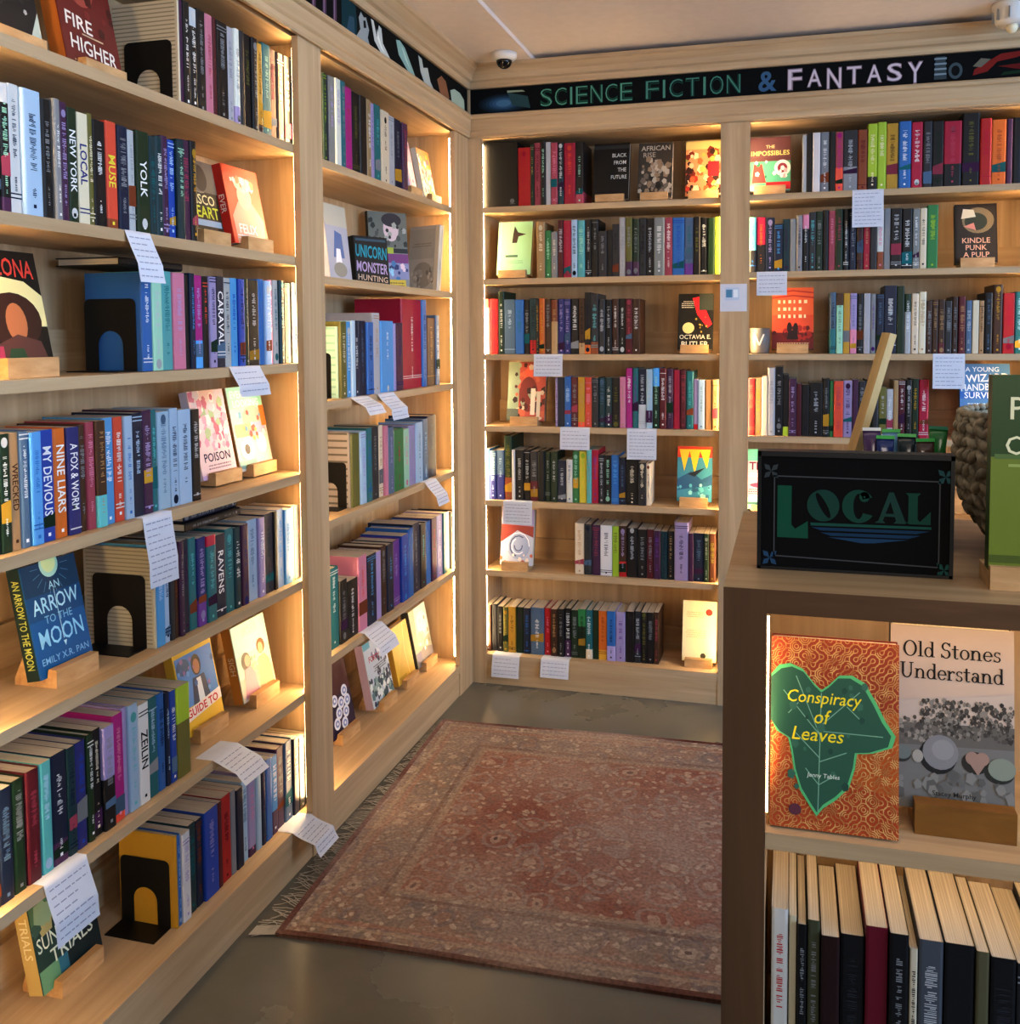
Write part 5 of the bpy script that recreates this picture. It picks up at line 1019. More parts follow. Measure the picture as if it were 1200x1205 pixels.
FO('L', -.865, 1.5340, -.10, .14, .225, .04, 'pale book with a blue figure beside the pilaster, white spine toward the room', 'c9c9cc', 'e6e2e6',
   [('r', 0, 0, 1, .72, 'a8aec0'), ('p', [(.25, .3), (.75, .3), (.7, .62), (.4, .66)], '4f6ea8'), ('p', [(.3, .15), (.62, .15), (.58, .42), (.4, .42)], 'eef0f4'), ('e', .5, .14, .3, .1, '8a8c88'), ('r', 0, .72, 1, 1, 'b6b8b0')], tilt=6, stand=False)
FO('B', -.13, 1.5330, -.60, .135, .160, .03, 'black book with teal and lilac block lettering in front of a comic', '1c1b1c', '101010',
   [('r', .02, .02, .98, .98, '23201f'), ('t', 'UNICORN', .5, .68, .92, .26, '3aa0b4', .02, 0, -4), ('t', 'MONSTER', .5, .36, .92, .22, 'b9a6cc', .02, 0, -4), ('t', 'HUNTING', .5, .14, .92, .12, 'd0b8a0', .012, 0, -4), ('r', .05, .9, .95, .95, '38566a')], tilt=6, stand=False, yaw=R(62)).location[0] = -.12
FO('B', -.135, 1.5318, -.385, .150, .27, .02, 'tall comic with a grey portrait and a purple lower half', '8f8f88', '2a2a28',
   [('r', .0, .5, 1, 1, '6f736a'), ('e', .58, .78, .2, .16, 'd8c4c8'), ('e', .6, .9, .26, .09, '3a3034'), ('n', 0, .55, 1, 1, 26, .06, ['33352f', 'a9aaa2', '52554e']), ('r', 0, .47, 1, .53, '2b2b28'), ('r', .3, .46, .62, .54, 'b0bc3c'), ('r', 0, .34, 1, .46, '7c3f7c'), ('r', 0, .13, 1, .34, '8f93b8'), ('n', .05, .13, .95, .34, 20, .06, ['e6cdd6', '4f7fb0', '9fd0e6', '3a3f70']), ('r', .03, .0, .9, .12, 'd6bc3a'), ('m', .1, .85, .07, '6a5a20', 2)], tilt=5, stand=False, yaw=R(52)).location[0] = -.155
FO('B', -.13, 1.5318, -.165, .160, .245, .02, 'white book with faint grey lettering beside the corner light strip', 'd9dada', 'f0ead8',
   [('r', 0, .5, .85, .95, 'c9cccb'), ('m', .1, .75, .72, '9a9a96', 2), ('e', .5, .25, .34, .2, 'b4b4b2'), ('n', .1, .05, .9, .42, 26, .06, ['8c8c8c', 'c8c8c6', 'e8e8e6']), ('r', .88, 0, 1, 1, 'f4f0e4')], tilt=5, stand=False, yaw=R(-25)).location[0] = -.13
FO('L', -.835, .1366, -.13, .150, .215, .03, 'dark maroon book with white outlined blossoms beside the pilaster', '4a1f2a', '5c2430',
   [('r', 0, 0, 1, .55, '2c1c3c'), *[('e', cx, cy, .13, .085, 'e6e8f2') for cx, cy in ((.3, .5), (.55, .42), (.75, .55), (.4, .3), (.68, .26), (.25, .18), (.55, .12), (.8, .4))], *[('e', cx, cy, .08, .05, '8f9cc8') for cx, cy in ((.3, .5), (.55, .42), (.75, .55), (.4, .3), (.68, .26), (.25, .18), (.55, .12), (.8, .4))], *[('e', cx, cy, .035, .022, 'f0f0f4') for cx, cy in ((.3, .5), (.55, .42), (.75, .55), (.4, .3), (.68, .26), (.25, .18), (.55, .12), (.8, .4))]], sw=.12)
FO('L', -.575, .1366, -.115, .165, .215, .03, 'pale book with red letters and dark leafy pattern, bottom of corner bay', 'c6d0d8', 'c0a8b8',
   [('n', .0, .0, 1, .42, 70, .07, ['2f4a58', '5f7f86', '8fa8a0', 'e6ece8', '3a3f50']), ('n', .3, .4, 1, .8, 26, .05, ['4a4a58', '8a8aa0', 'e8e8f0']), ('r', .0, .9, .3, 1, '6fb0c0'), ('t', 'FORTY', .4, .72, .7, .09, 'b84858', .014, 0, -4), ('m', .25, .85, .58, '50505c', 3)])
FO('L', -.372, .1366, -.118, .150, .20, .024, 'plain yellow book behind a blue card at the bottom of corner bay', 'dcb64a', 'd8a038',
   [('p', [(0, 0), (1, 0), (1, 1), (.5, .6)], 'd2aa44'), ('l', [(.75, 1), (.62, .5), (.7, 0)], .03, 'e8cc78'), ('r', .1, .08, .5, .12, 'b08c30')])
FO('L', -.19, .1366, -.118, .155, .212, .03, 'misty green and white book at the corner end of the bottom shelf', 'aeb49c', '4a4438',
   [('p', [(.2, .35), (1, .45), (1, 1), (.3, 1)], 'd4d8cc'), ('e', .65, .7, .3, .2, 'e6e8e2'), ('e', .4, .45, .2, .12, 'c0c4ae'), ('p', [(0, 0), (1, 0), (1, .2), (.5, .28), (0, .18)], '8a8688'), ('n', .1, .2, .9, .8, 18, .06, ['c8ccbc', '9aa088', 'e8eae4']), ('r', .0, .1, .3, .25, '7c7a94')], hard=1)
# back wall
FO('B', .5387, 1.8767, .07, .136, .219, .03, 'black book with small white stacked lettering on the back top shelf', '121214', '1c1412',
   [('r', .0, .9, 1, .96, '2c3034'), ('t', 'BLACK', .72, .78, .4, .07, 'cfd0cc', .012), ('t', 'FROM', .74, .65, .34, .07, 'cfd0cc', .012), ('t', 'THE', .8, .52, .24, .07, 'cfd0cc', .012), ('t', 'FUTURE', .72, .39, .44, .07, 'cfd0cc', .012)])
FO('B', .7053, 1.8767, .07, .127, .212, .024, 'grey and black patterned book beside the all black one, back top shelf', '3c3834', 'd8cdb8',
   [('t', 'AFRICAN', .5, .9, .9, .09, 'b8b4a8', .012), ('t', 'RISE', .32, .78, .4, .09, 'a8a498', .012), ('e', .55, .55, .2, .14, '9a948a'), ('n', .05, .05, .95, .7, 60, .08, ['1c1a18', 'b0a89c', '6a625a', '8c7a66'])])
FO('B', .885, 1.8767, .08, .136, .21, .024, 'bright red and cream illustrated book beside the back pilaster, top shelf', 'd89a70', '3a2418',
   [('r', 0, .85, 1, 1, 'cfc48a'), ('n', .0, .05, 1, .85, 80, .09, ['b83a28', 'e8c8a0', '7a2a1c', 'f0d8b8', 'd86a40', '3a1c18', 'a8b060']), ('r', .6, .35, .9, .62, 'c82030')])
FO('B', .1567, 1.6025, .07, .138, .212, .024, 'mint green book with one small dark figure, left end of second shelf', 'a9dcb4', 'e0d8b0',
   [('r', .05, .0, .1, 1, 'b8e4c0'), ('p', [(.42, .6), (.56, .6), (.6, .72), (.82, .76), (.58, .8), (.48, .92), (.44, .76)], '4a3a34'), ('r', .24, .33, .6, .37, '54705c'), ('m', .24, .76, .25, '86b894', 2)])
FO('B', .8554, 1.3126, .08, .1285, .211, .026, 'black book with a red diagonal shape and cream lettering, third shelf', '15140f', '0f0f0f',
   [('p', [(.4, .92), (.62, .95), (.98, .45), (.85, .38), (.55, .62)], 'd02030'), ('e', .3, .38, .17, .1, 'd6c890'), ('m', .08, .45, .85, 'd8d4c0', 4), ('r', .6, .7, 1, 1, '38403a'), ('n', .5, .3, .9, .6, 8, .03, ['b09a40']), ('t', 'OCTAVIA E.', .5, .22, .9, .08, 'd8d6c8', .014), ('t', 'BUTLER', .5, .09, .9, .10, 'e0ded0', .016)])
FO('B', .2009, 1.0344, .07, .152, .232, .03, 'rust red illustrated book with a winged figure at left end, back wall', 'b8584a', '3a2c28',
   [('r', 0, 0, .3, 1, '8a9a84'), ('p', [(.35, .8), (.6, .95), (.7, .8), (.55, .6)], 'd8624a'), ('e', .55, .45, .25, .3, '7a3430'), ('n', .2, .05, 1, .95, 46, .08, ['c86a50', '5a2a28', 'd8c0a8', '94a088', '3f2c2a']), ('r', .62, .1, .74, .55, 'ded2be'), ('r', .78, .1, .88, .5, 'd2c4b0'), ('r', 0, .0, .3, .2, '56605a')])
FO('B', .8557, .7426, .07, .1294, .206, .024, 'red and yellow book fading to teal beside the lit back pilaster', '3f86a0', '2a2c34',
   [('p', [(0, .8), (1, .8), (1, 1), (0, 1)], 'c8402c'), ('p', [(.05, .95), (.2, .55), (.35, .92), (.5, .5), (.65, .92), (.85, .6), (.95, .95)], 'e8c03a'), ('p', [(0, .4), (.4, .55), (.7, .4), (1, .5), (1, .3), (0, .2)], '2c5a80'), ('p', [(.3, .5), (.8, .62), (.5, .45)], '1c2430'), ('n', .0, .02, 1, .35, 18, .06, ['5fb0c0', '2f6080', '8fd0d0'])])
FO('B', .1649, .4652, .05, .1323, .2202, .03, 'comic volume with a white swirling creature under a hanging card', 'b4bcd0', '2c1c1a',
   [('r', 0, .7, 1, 1, 'a8a0c4'), ('p', [(0, .4), (.5, .62), (1, .5), (1, .7), (0, .72)], '8a3c38'), ('e', .55, .35, .36, .24, '9aa8c8'), *[('l', [(.55 + r * math.cos(a) * 1.0, .34 + r * .7 * math.sin(a)) for a in [s + i * .5 for i in range(8)]], .03, c) for r, s, c in ((.34, 0, 'eef0f6'), (.26, 1, '3a4670'), (.2, 2, 'dfe4f0'), (.12, 3, '4a5680'))], ('n', .0, .0, 1, .2, 12, .06, ['c86a50', 'e6d8d0'])], spine_title=('VOLUME', 'e8e0d8'))
FO('B', .877, .1366, .06, .127, .224, .03, 'cream book with small round red and dark dots, bottom shelf', 'd9d2b4', 'b8a078',
   [('e', .78, .82, .1, .055, '9c3a30'), ('e', .62, .1, .08, .045, '3a3a30'), ('m', .08, .6, .8, 'b4a888', 3), ('m', .08, .7, .5, 'c4b898', 4)])
FO('B', 1.122, 1.8822, .07, .1428, .2016, .026, 'bright book with yellow lettering and red green game shapes, top shelf', '6a4040', '402824',
   [('r', 0, .62, 1, 1, '6e4648'), ('r', 0, 0, 1, .55, '5fb08c'), ('p', [(.05, .15), (.4, .15), (.3, .5), (.1, .5)], 'c84440'), ('e', .8, .42, .2, .15, 'e8e4dc'), ('e', .8, .42, .12, .09, '8a3440'), ('r', .4, .02, 1, .16, 'd02830'), ('r', 0, 0, .4, .1, '7aa8d0'), ('t', 'THE', .5, .82, .25, .06, 'e8dca0', .01), ('t', 'IMPOSSIBLES', .5, .7, .95, .09, 'f0e48a', .016), ('n', .1, .2, .9, .55, 14, .05, ['e8b0b0', '2f7a5c', 'f0ece0'])])
FO('B', 1.8124, 1.607, .07, .1341, .2091, .026, 'dark brown book with a round picture and copper lettering, second shelf', '2a2420', '1c1816',
   [('r', .04, .04, .96, .96, '37302a'), ('e', .55, .72, .38, .22, '8c7a5c'), ('e', .5, .7, .27, .15, '3f4438'), ('p', [(.15, .75), (.5, .78), (.45, .9), (.2, .92)], 'e0d2b8'), ('p', [(.2, .62), (.45, .68), (.5, .55)], 'd89080'), ('t', 'KINDLE', .5, .38, .7, .09, 'e6b498', .014), ('t', 'PUNK', .5, .26, .5, .09, 'e6b498', .014), ('t', 'A PULP', .5, .14, .7, .09, 'e6b498', .014)])
FO('B', 1.2062, 1.3141, .07, .1453, .2254, .028, 'orange red book with cream lettering and two dark figures beside a mug', 'd85434', '6a2018',
   [('r', 0, .55, 1, 1, 'e0683c'), *[('p', [(0, y), (.5, y + .04), (1, y), (1, y + .025), (.5, y + .06), (0, y + .025)], 'b83428') for y in (.9, .82)], *[('r', x, y, x + w, y + .055, 'f0dcb0') for y, ws in ((.74, (.06, .05, .07, .04, .06, .08)), (.62, (.05, .08, .05, .06, .07)), (.5, (.07, .05, .06, .05, .08, .05))) for x, w in zip([.14 + i * .125 for i in range(6)], ws)], ('r', 0, 0, 1, .26, '701c1c'), ('n', .0, .15, 1, .34, 20, .07, ['a82c24', '5a1818']), ('e', .42, .34, .06, .09, '2a1414'), ('e', .57, .33, .06, .09, '2a1414'), ('p', [(.36, .15), (.64, .15), (.6, .3), (.4, .3)], '2a1414'), ('m', .1, .9, .08, 'e8c090', 1)])
FO('B', 1.8533, 1.0178, .07, .1616, .2465, .03, 'blue book with bold white handwritten lettering near the woven basket', '4f82b8', '37608c',
   [('t', 'A YOUNG', .45, .92, .7, .07, 'e0eaf2', .012), ('t', 'WIZARD', .55, .80, .85, .11, 'f0f4f6', .016, 0, 3), ('t', 'HANDBOOK', .5, .67, .95, .10, 'e6eef4', .016, 0, 3), ('r', .0, .5, 1, .6, '2f68b8'), ('t', 'SURVIVAL', .5, .55, .9, .09, 'e8f0f6', .014), ('m', .15, .9, .42, 'dce6ee', 3), ('e', .75, .42, .1, .06, '2f5fb0')])
FO('B', 1.120, .723, .07, .1523, .2219, .026, 'teal and pink book with bold lettering half hidden by the LOCAL sign', 'd8a8b0', '2c6a60',
   [('r', 0, .8, 1, 1, '58b098'), ('r', 0, .0, 1, .2, '8fd0b4'), ('t', 'THE', .32, .72, .55, .13, '6a1c40', .02), ('m', .05, .9, .58, 'f0e8e8', 2), ('e', .5, .4, .4, .05, 'a83c60'), ('m', .05, .9, .32, '7a2848', 3), ('r', 0, .08, 1, .12, '3a6a60')])

# black slipcase, mug
o = thing('book_slipcase', 'large plain black slipcase at the left end of the back top shelf', 'slipcase', (.046, .038, 1.8595))
mb = MB(); mb.box(0, .140, .004, .2, 0, .245, '0d0d0f'); mb.box(0, .140, 0, .004, 0, .245, '101012'); cv = mb.build('case', PRINT, o)
mb = MB(); mb.lathe([(.009, 0), (.009, .0006)], 20, '6a6e74', Matrix.Translation((.118, -.0006, .022)) @ Matrix.Rotation(PI / 2, 4, 'X')); mb.box(.108, .128, -.0007, 0, .010, .012, '6a6e74'); mb.build('emblem', MATTE, cv)
o = thing('mug', 'grey mug with a pale V shaped mark on the third shelf', 'mug', (1.090, .075, 1.2966))
mb = MB(); mb.lathe([(.028, 0), (.034, .004), (.037, .05), (.037, .092), (.034, .092), (.033, .008), (.002, .006)], 32, 'grey'); mb.build('body', CERAMIC, o, smooth=True)
mb = MB(); pr = [(.037 + .026 * math.sin(a), .05 + .03 * math.cos(a)) for a in [i * PI / 8 for i in range(9)]]
for (xa, za), (xb, zb) in zip(pr, pr[1:]): mb.box(0, math.hypot(xb - xa, zb - za) + .002, -.004, .004, -.004, .004, 'grey', Matrix.Rotation(-PI / 2, 4, 'Z') @ Matrix.Translation((-xa, 0, za)) @ Matrix.Rotation(math.atan2(zb - za, -(xb - xa)) * -1, 4, 'Y'))
mb.build('handle', CERAMIC, o)
mb = MB()
for s in (-1, 1): mb.mesh([(s * .016 - .003, -.0365, .07), (s * .016 + .003, -.0365, .07), (.003, -.0382, .03), (-.003, -.0382, .03)], [(0, 1, 2, 3)], 'c8c4bc')
mb.build('mark', MATTE, o)


# ------------------------------------------------------------------ bookends
def bookend(label, x0, y, z, W=.115, H=.135, rot=0):
    o = thing('bookend', label, 'bookend', (x0, y, z + .0002), (0, 0, rot), 'black metal bookends')
    # plate spans local x 0..-W (into the shelf), thin in y
    r = .012; k = 5; p = []
    for i in range(k + 1): a = PI - i * PI / 2 / k; p.append((-W + r + r * math.cos(a), H - r + r * math.sin(a)))
    for i in range(k + 1): a = PI / 2 - i * PI / 2 / k; p.append((-r + r * math.cos(a), H - r + r * math.sin(a)))
    p.append((0, 0)); aw = W * .245; cx = -W * .5; ah = H * .36
    p.append((cx + aw, 0.0))
    for i in range(13): a = i * PI / 12; p.append((cx + aw * math.cos(a), ah + aw * math.sin(a)))
    p += [(cx - aw, 0.0), (-W, 0)]
    mb = MB(); mb.prism(p, lambda u, v, w: (u, w, v), -.0016, 0); mb.build('upright_plate', METAL, o)
    mb = MB(); mb.box(-W, 0, -.055, 0, .0001, .0022); mb.box(cx - aw, cx + aw, 0, .09, .0001, .0005); mb.build('foot_plate', METAL, o)
    return o
bookend('black arched bookend holding the row on the top shelf, left wall near bay', -.055, -1.7043, 1.851)
bookend('black arched bookend against a plain blue book, third shelf, left wall', -.055, -1.8393, 1.2976, .12, .145)
bookend('black arched bookend beside the blue moon book, fifth shelf, left wall', -.06, -1.8298, .7338, .125, .15)
bookend('black arched bookend against the golden yellow book near the floor', -.055, -1.7876, .1186, .12, .145)
bookend('black bookend against a pale green book next to the pilaster, corner bay', -.07, -1.0009, 1.1888, .1, .13)
bookend('black bookend below pale striped pages in the left wall corner bay', -.06, -0.9377, .8604, .11, .135)
# ruled end covers the bookends press against
def ruled(label, y, z, x0, D, H, T, bg, line, n):
    o = thing('book', label, 'book', (x0, y, z + .0008), (0, 0, PI / 2), 'pale ruled books at row ends')
    mb = MB(); t = cover_mb(mb, T, D, H, bg, hard=1); cv = mb.build('cover', PRINT, o)
    mb = MB(); page_mb(mb, T, D, H, t, 1); mb.build('page_block', PAGES, o)
    mb = MB()
    for i in range(n):
        zz = H * (.04 + .92 * i / (n - 1)); mb.face([(-.0005, .006, zz), (-.0005, D - .006, zz), (-.0005, D - .006, zz + H * .3 / n), (-.0005, .006, zz + H * .3 / n)], line)
    mb.build('ruled_lines', MATTE, cv)
ruled('cream ruled page block standing behind the top shelf bookend, left wall', -1.7032, 1.851, -.040, .165, .216, .006, 'd6cdb4', '9c9480', 24)
ruled('cream ruled page block standing behind the bookend beside the moon book', -1.8287, .7338, -.040, .168, .205, .006, 'c9c3ac', '948f80', 24)
ruled('pale green ruled block beside the pilaster, third shelf of corner bay', -0.9998, 1.1888, -.050, .14, .205, .006, 'b4d8c4', '8fb4a4', 10)
ruled('pinkish striped block above the arched bookend, fourth shelf of corner bay', -0.9366, .8604, -.050, .15, .225, .006, 'b5aaa0', '6a645c', 11)

# ------------------------------------------------------------------ review cards
def card(label, wall, along, z, W, L_, flare, curl, x_off=.003):
    loc, rot = ((x_off, along, z), (0, 0, PI / 2)) if wall == 'L' else ((along, -x_off, z), (0, 0, 0))
    o = thing('review_card', label, 'paper card', loc, rot, 'handwritten review cards on shelf edges')
    n = 12; a = R(flare); pts = [(-.0, .0005)]; d, zz = 0.0, .0005
    for i in range(n):
        an = a * (1 - .25 * i / n) + curl * R(40) * math.sin(i / n * PI) * (-1 if i > n * .6 else .6)
        d += math.sin(an) * L_ / n; zz -= math.cos(an) * L_ / n; pts.append((d, zz))
    tuck = [(-.045, .0004), (-.02, .0004)]
    prof = tuck + pts
    mb = MB(); th = .0004
    vs = [];
    for dd, z_ in prof:
        for s in (-W / 2, W / 2): vs.append((s, -dd, z_))
    fs = [(2 * i, 2 * i + 1, 2 * i + 3, 2 * i + 2) for i in range(len(prof) - 1)]
    mb.mesh(vs, fs, 'white'); sheet = mb.build('sheet', PAPER, o, smooth=True)
    mb = MB(); rr = random.Random(int(along * 1000)); nl = max(4, int(L_ / .0125))
    for i in range(1, nl):
        f = i / nl * n; k = int(f); fr = f - k
        if k >= n: break
        (d0, z0), (d1, z1) = pts[k], pts[k + 1]; dx, dz = d1 - d0, z1 - z0; l = math.hypot(dx, dz); nx, nz = -dz / l * .0006, dx / l * .0006
        dd, z_ = d0 + dx * fr + nx, z0 + dz * fr + nz; hx, hz = dx / l * .0022, dz / l * .0022
        x = -W * .42; xe = W * (.42 if rr.random() > .3 else rr.uniform(0, .4))
        while x < xe:
            w = rr.uniform(.006, .016); mb.face([(x, -dd, z_), (min(x + w, xe), -dd, z_), (min(x + w, xe), -(dd + hx), z_ + hz), (x, -(dd + hx), z_ + hz)], 'grey'); x += w + .003
    if mb.v: mb.build('handwriting', INK, sheet)
card('curled pale card hanging from the second shelf, left wall near bay', 'L', -1.8739, 1.5689, 0.073, 0.105, 20, 0.3, -0.0185)
card('bluish card hanging from the third shelf near the pilaster, left wall', 'L', -1.5182, 1.2976, 0.125, 0.075, 25, 0.4, -0.0185)
card('long written card hanging over the pale ruled book, left wall', 'L', -1.8401, 1.0125, 0.088, 0.14, 6, 0.15, -0.0185)
card('large curled card hanging above the dark green bottom shelf book', 'L', -2.1112, 0.4361, 0.1, 0.112, 14, 0.3, -0.0185)
card('white card jutting out below the yellow photo book, left wall', 'L', -1.6312, 0.4361, 0.095, 0.095, 66, 0.4, -0.0185)
card('curled card sticking out over the floor by the left pilaster', 'L', -1.336, 0.1186, 0.098, 0.1, 60, 0.9, 0.0005)
card('bluish card bent outward at left, third shelf of corner bay', 'L', -0.9267, 1.1888, 0.113, 0.08, 55, 0.6, -0.0185)
card('narrow bluish card curling down beside another, third shelf of corner bay', 'L', -0.7433, 1.1888, 0.122, 0.1, 35, 0.8, -0.0185)
card('blue card hanging from the fourth shelf, corner bay, before dark books', 'L', -0.3803, 0.8604, 0.105, 0.1, 35, 0.5, -0.0185)
card('blue card hanging in front of the plain yellow book, corner bay', 'L', -0.8584, 0.4822, 0.125, 0.09, 45, 0.5, -0.0185)
card('small white card under the third shelf, back wall corner bay', 'B', 0.3082, 1.2946, 0.113, 0.085, 4, 0.05, -0.0185)
card('white card under the fourth shelf, left of a longer one, back wall', 'B', 0.4115, 1.0164, 0.115, 0.085, 4, 0.05, -0.0185)
card('longest white card under the fourth shelf, back wall corner bay', 'B', 0.6671, 1.0164, 0.111, 0.115, 3, 0.05, -0.0185)
card('lilac white card hanging over the swirling creature comic', 'B', 0.1832, 0.7246, 0.116, 0.09, 3, 0.05, -0.0185)
card('white card on the bottom board, nearer the corner, back wall', 'B', 0.1374, 0.1186, 0.111, 0.085, 14, 0.1, 0.0005)
card('white card on the bottom board, second from the corner, back wall', 'B', 0.3346, 0.1186, 0.112, 0.07, 16, 0.1, 0.0005)
card('grey written card under the top shelf, back wall right bay', 'B', 1.4529, 1.8642, 0.103, 0.13, 3, 0.05, -0.0185)
card('small pinkish card under the second shelf beside the back pilaster', 'B', 1.1326, 1.589, 0.105, 0.085, 4, 0.05, -0.0185)
card('pinkish card hanging beside the blue handwritten cover, right bay', 'B', 1.7228, 1.2961, 0.102, 0.12, 3, 0.05, -0.0185)
o = thing('picture_card', 'small white card with a blue picture pinned to the back pilaster', 'card', (1.0, -.001, 1.449))
mb = MB(); mb.box(-.047, .047, -.0012, 0, 0, .098); mb.build('sheet', PAPER, o)
mb = MB(); mb.face([(-.03, -.002, .04), (.02, -.002, .04), (.02, -.002, .085), (-.03, -.002, .085)], 'b9c9dd'); mb.face([(-.026, -.0022, .05), (-.004, -.0022, .05), (-.004, -.0022, .078), (-.026, -.0022, .078)], '4c86a8')
mb.face([(.0, -.0022, .05), (.016, -.0022, .05), (.016, -.0022, .078), (.0, -.0022, .078)], 'dfe6ee'); mb.build('picture', PRINT, o)

# ------------------------------------------------------------------ painted header signs
o = thing('genre_sign', 'long black chalkboard sign above the back bookcase, lettered SCIENCE FICTION & FANTASY', 'sign', (1.0, 0, 2.203))
def sp(u, v, k=0): return (u, -.004 - k * .0004, v)
def S(mb, pts, c, k=1): mb.face([(x - 1.0, -.004 - k * .0004, z - 2.203) for x, z in pts], c)
def St(mb, s, cx, cz, w, h, c, k=2, bold=0, shear=0, fit=True, spacing=1.0):
    put_text(mb, s, lambda u, v: (cx - 1.0 + u, -.004 - k * .0004, cz - 2.203 + v), w, h, c, bold, shear, 3, fit, spacing)
mb = MB(); mb.box(.013 - 1, 2.08 - 1, -.004, -.0008, .0015, .0955, '0a0c0e'); mb.build('board', CHALK, o)
mb = MB()
ZC = 2.251
def deco(mb, s, x0, x1, c1, c2, h=.066):
    # each letter: filled shape with a lighter inner line
    n = len(s); ws = [.45 if ch == 'I' else 1 for ch in s]; w = (x1 - x0) / sum(ws); xx = x0
    for i, ch in enumerate(s):
        cx = xx + ws[i] * w / 2; xx += ws[i] * w; ww = w * (.84 if ch != 'I' else .16)
        St(mb, ch, cx, ZC, ww, h, c1, 1, .03); St(mb, ch, cx + .001, ZC - .001, ww * .86, h * .9, '0a0f10', 2, -.012); St(mb, ch, cx, ZC, ww * .93, h * .95, c2, 3, -.022)
deco(mb, 'SCIENCE', .284, .640, '1c5040', '5f9b86'); deco(mb, 'FICTION', .678, 1.025, '1a4a40', '518a7b')
mb.build('lettering', CHALK, o).__setitem__('label', 'green double-lined letters spelling SCIENCE FICTION')
mb = MB(); St(mb, '&', 1.112, ZC, .062, .07, '3f6284', 1, .02); mb.build('ampersand', CHALK, o)
mb = MB()
for i, ch in enumerate('FANTASY'):
    cx = 1.205 + i * .0652; big = 1.12 if i in (0, 2, 6) else .95
    St(mb, ch, cx, ZC - (.006 if i in (2, 6) else 0), .05, .066 * big, '8d7a86', 1, .03); St(mb, ch, cx, ZC - (.006 if i in (2, 6) else 0), .045, .060 * big, 'cfc2c9', 2, -.004)
    for q in (): St(mb, 'o', cx + q * .024, ZC + q * .03, .009, .009, 'b9a7b2', 2)
mb.build('lettering', CHALK, o).__setitem__('label', 'pinkish white curled letters spelling FANTASY')
def pic(*shapes):
    mb = MB()
    for s_ in shapes: S(mb, *s_)
    mb.build('painted_picture', CHALK, o)
EL = lambda cx, cz, rx, rz, n=18: [(cx + rx * math.cos(2 * PI * i / n), cz + rz * math.sin(2 * PI * i / n)) for i in range(n)]
pic(*[(EL(.145, ZC - .01, .10 * (1 - i * .14), .036 * (1 - i * .13)), ['101d2a', '16293b', '1d3850', '27496a', '34597c', '4a7092'][i], 1 + i * .3) for i in range(6)],
    ([(.16, ZC + .03), (.24, ZC + .01), (.25, ZC - .035), (.18, ZC - .02)], '2c4a50', 3), ([(.16, ZC + .036), (.22, ZC + .034), (.23, ZC + .028), (.16, ZC + .028)], '9aa48c', 4))
pic(([(1.655, ZC - .035), (1.695, ZC - .035), (1.69, ZC + .04), (1.66, ZC + .04)], '3c484d', 3), *[([(1.675 + q * .019, ZC + .03 - i * .017 + e) for q, e in ((-1, 0), (1, 0), (1, .006), (-1, .006))], '84929a', 4) for i in range(4)])
pic((EL(1.722, ZC - .010, .022, .027), '46545a', 3), (EL(1.722, ZC - .010, .013, .017), '0d1112', 4))
pic(([(1.775, ZC - .03), (1.82, ZC - .02), (1.85, ZC + .01), (1.91, ZC + .02), (1.95, ZC + .035), (1.92, ZC + .04), (1.86, ZC + .035), (1.82, ZC + .012), (1.78, ZC - .01)], '7a2420', 3),
    ([(1.85, ZC - .005), (1.92, ZC), (1.98, ZC + .02), (2.03, ZC + .038), (2.04, ZC + .015), (1.98, ZC - .012), (1.92, ZC - .02)], '651c1a', 3.3), ([(1.775, ZC), (1.80, ZC + .025), (1.83, ZC + .02), (1.80, ZC - .005)], '6f6a5c', 4), ([(1.86, ZC - .035), (1.98, ZC - .03), (1.97, ZC - .02), (1.87, ZC - .025)], '173322', 3))
mb = MB(); mb.box(.004 - 1, .013 - 1, -.012, -.0008, .0015, .0955); mb.build('end_trim', WZ, o)

o = thing('picture_sign', 'long black chalkboard sign above the left bookcase with painted letters and pictures', 'sign', (0, -1.2, 2.203))
def S2(mb, pts, c, k=1): mb.face([(.004 + k * .0004, y + 1.2, z - 2.203) for y, z in pts], c)
mb = MB(); mb.box(.0008, .004, -2.4 + 1.2, -.013 + 1.2, .0015, .0955, '0b0d0e'); mb.build('board', CHALK, o)
def pic2(name, *shapes):
    mb = MB()
    for s_ in shapes: S2(mb, *s_)
    return mb.build(name, CHALK, o)
for i in range(9):      # only the purple feet of tall letters show at the photo's edge
    y = -1.56 + i * .058; pic2('letter_stroke', ([(y, ZC - .044), (y + .020, ZC - .044), (y + .022, ZC + .04), (y + .002, ZC + .04)], '5d4257', 2), ([(y + .004, ZC - .044), (y + .009, ZC - .044), (y + .011, ZC + .04), (y + .006, ZC + .04)], '8a7486', 3))
def mp(p, a, b_, c, d): return [(c + (y - a) / (b_ - a) * (d - c), z) for y, z in p]
pic2('painted_picture', ([(-1.045, ZC - .046), (-.955, ZC - .046), (-.95, ZC + .0), (-.96, ZC + .046), (-1.045, ZC + .046)], '15383f', 1), ([(-1.02, ZC - .045), (-.965, ZC - .045), (-.97, ZC + .01), (-1.0, ZC + .005)], '34505f', 2))
pic2('painted_picture', (mp([(-.86, ZC - .035), (-.835, ZC - .01), (-.845, ZC + .02), (-.83, ZC + .04), (-.81, ZC + .03), (-.795, ZC + .035), (-.775, ZC + .005), (-.785, ZC - .02), (-.77, ZC - .04), (-.80, ZC - .036), (-.82, ZC - .04)], -.86, -.77, -.955, -.868), '9a9e9c', 2), (mp([(-.815, ZC + .02), (-.80, ZC + .024), (-.795, ZC + .005), (-.812, ZC + .0)], -.86, -.77, -.955, -.868), '101010', 3))
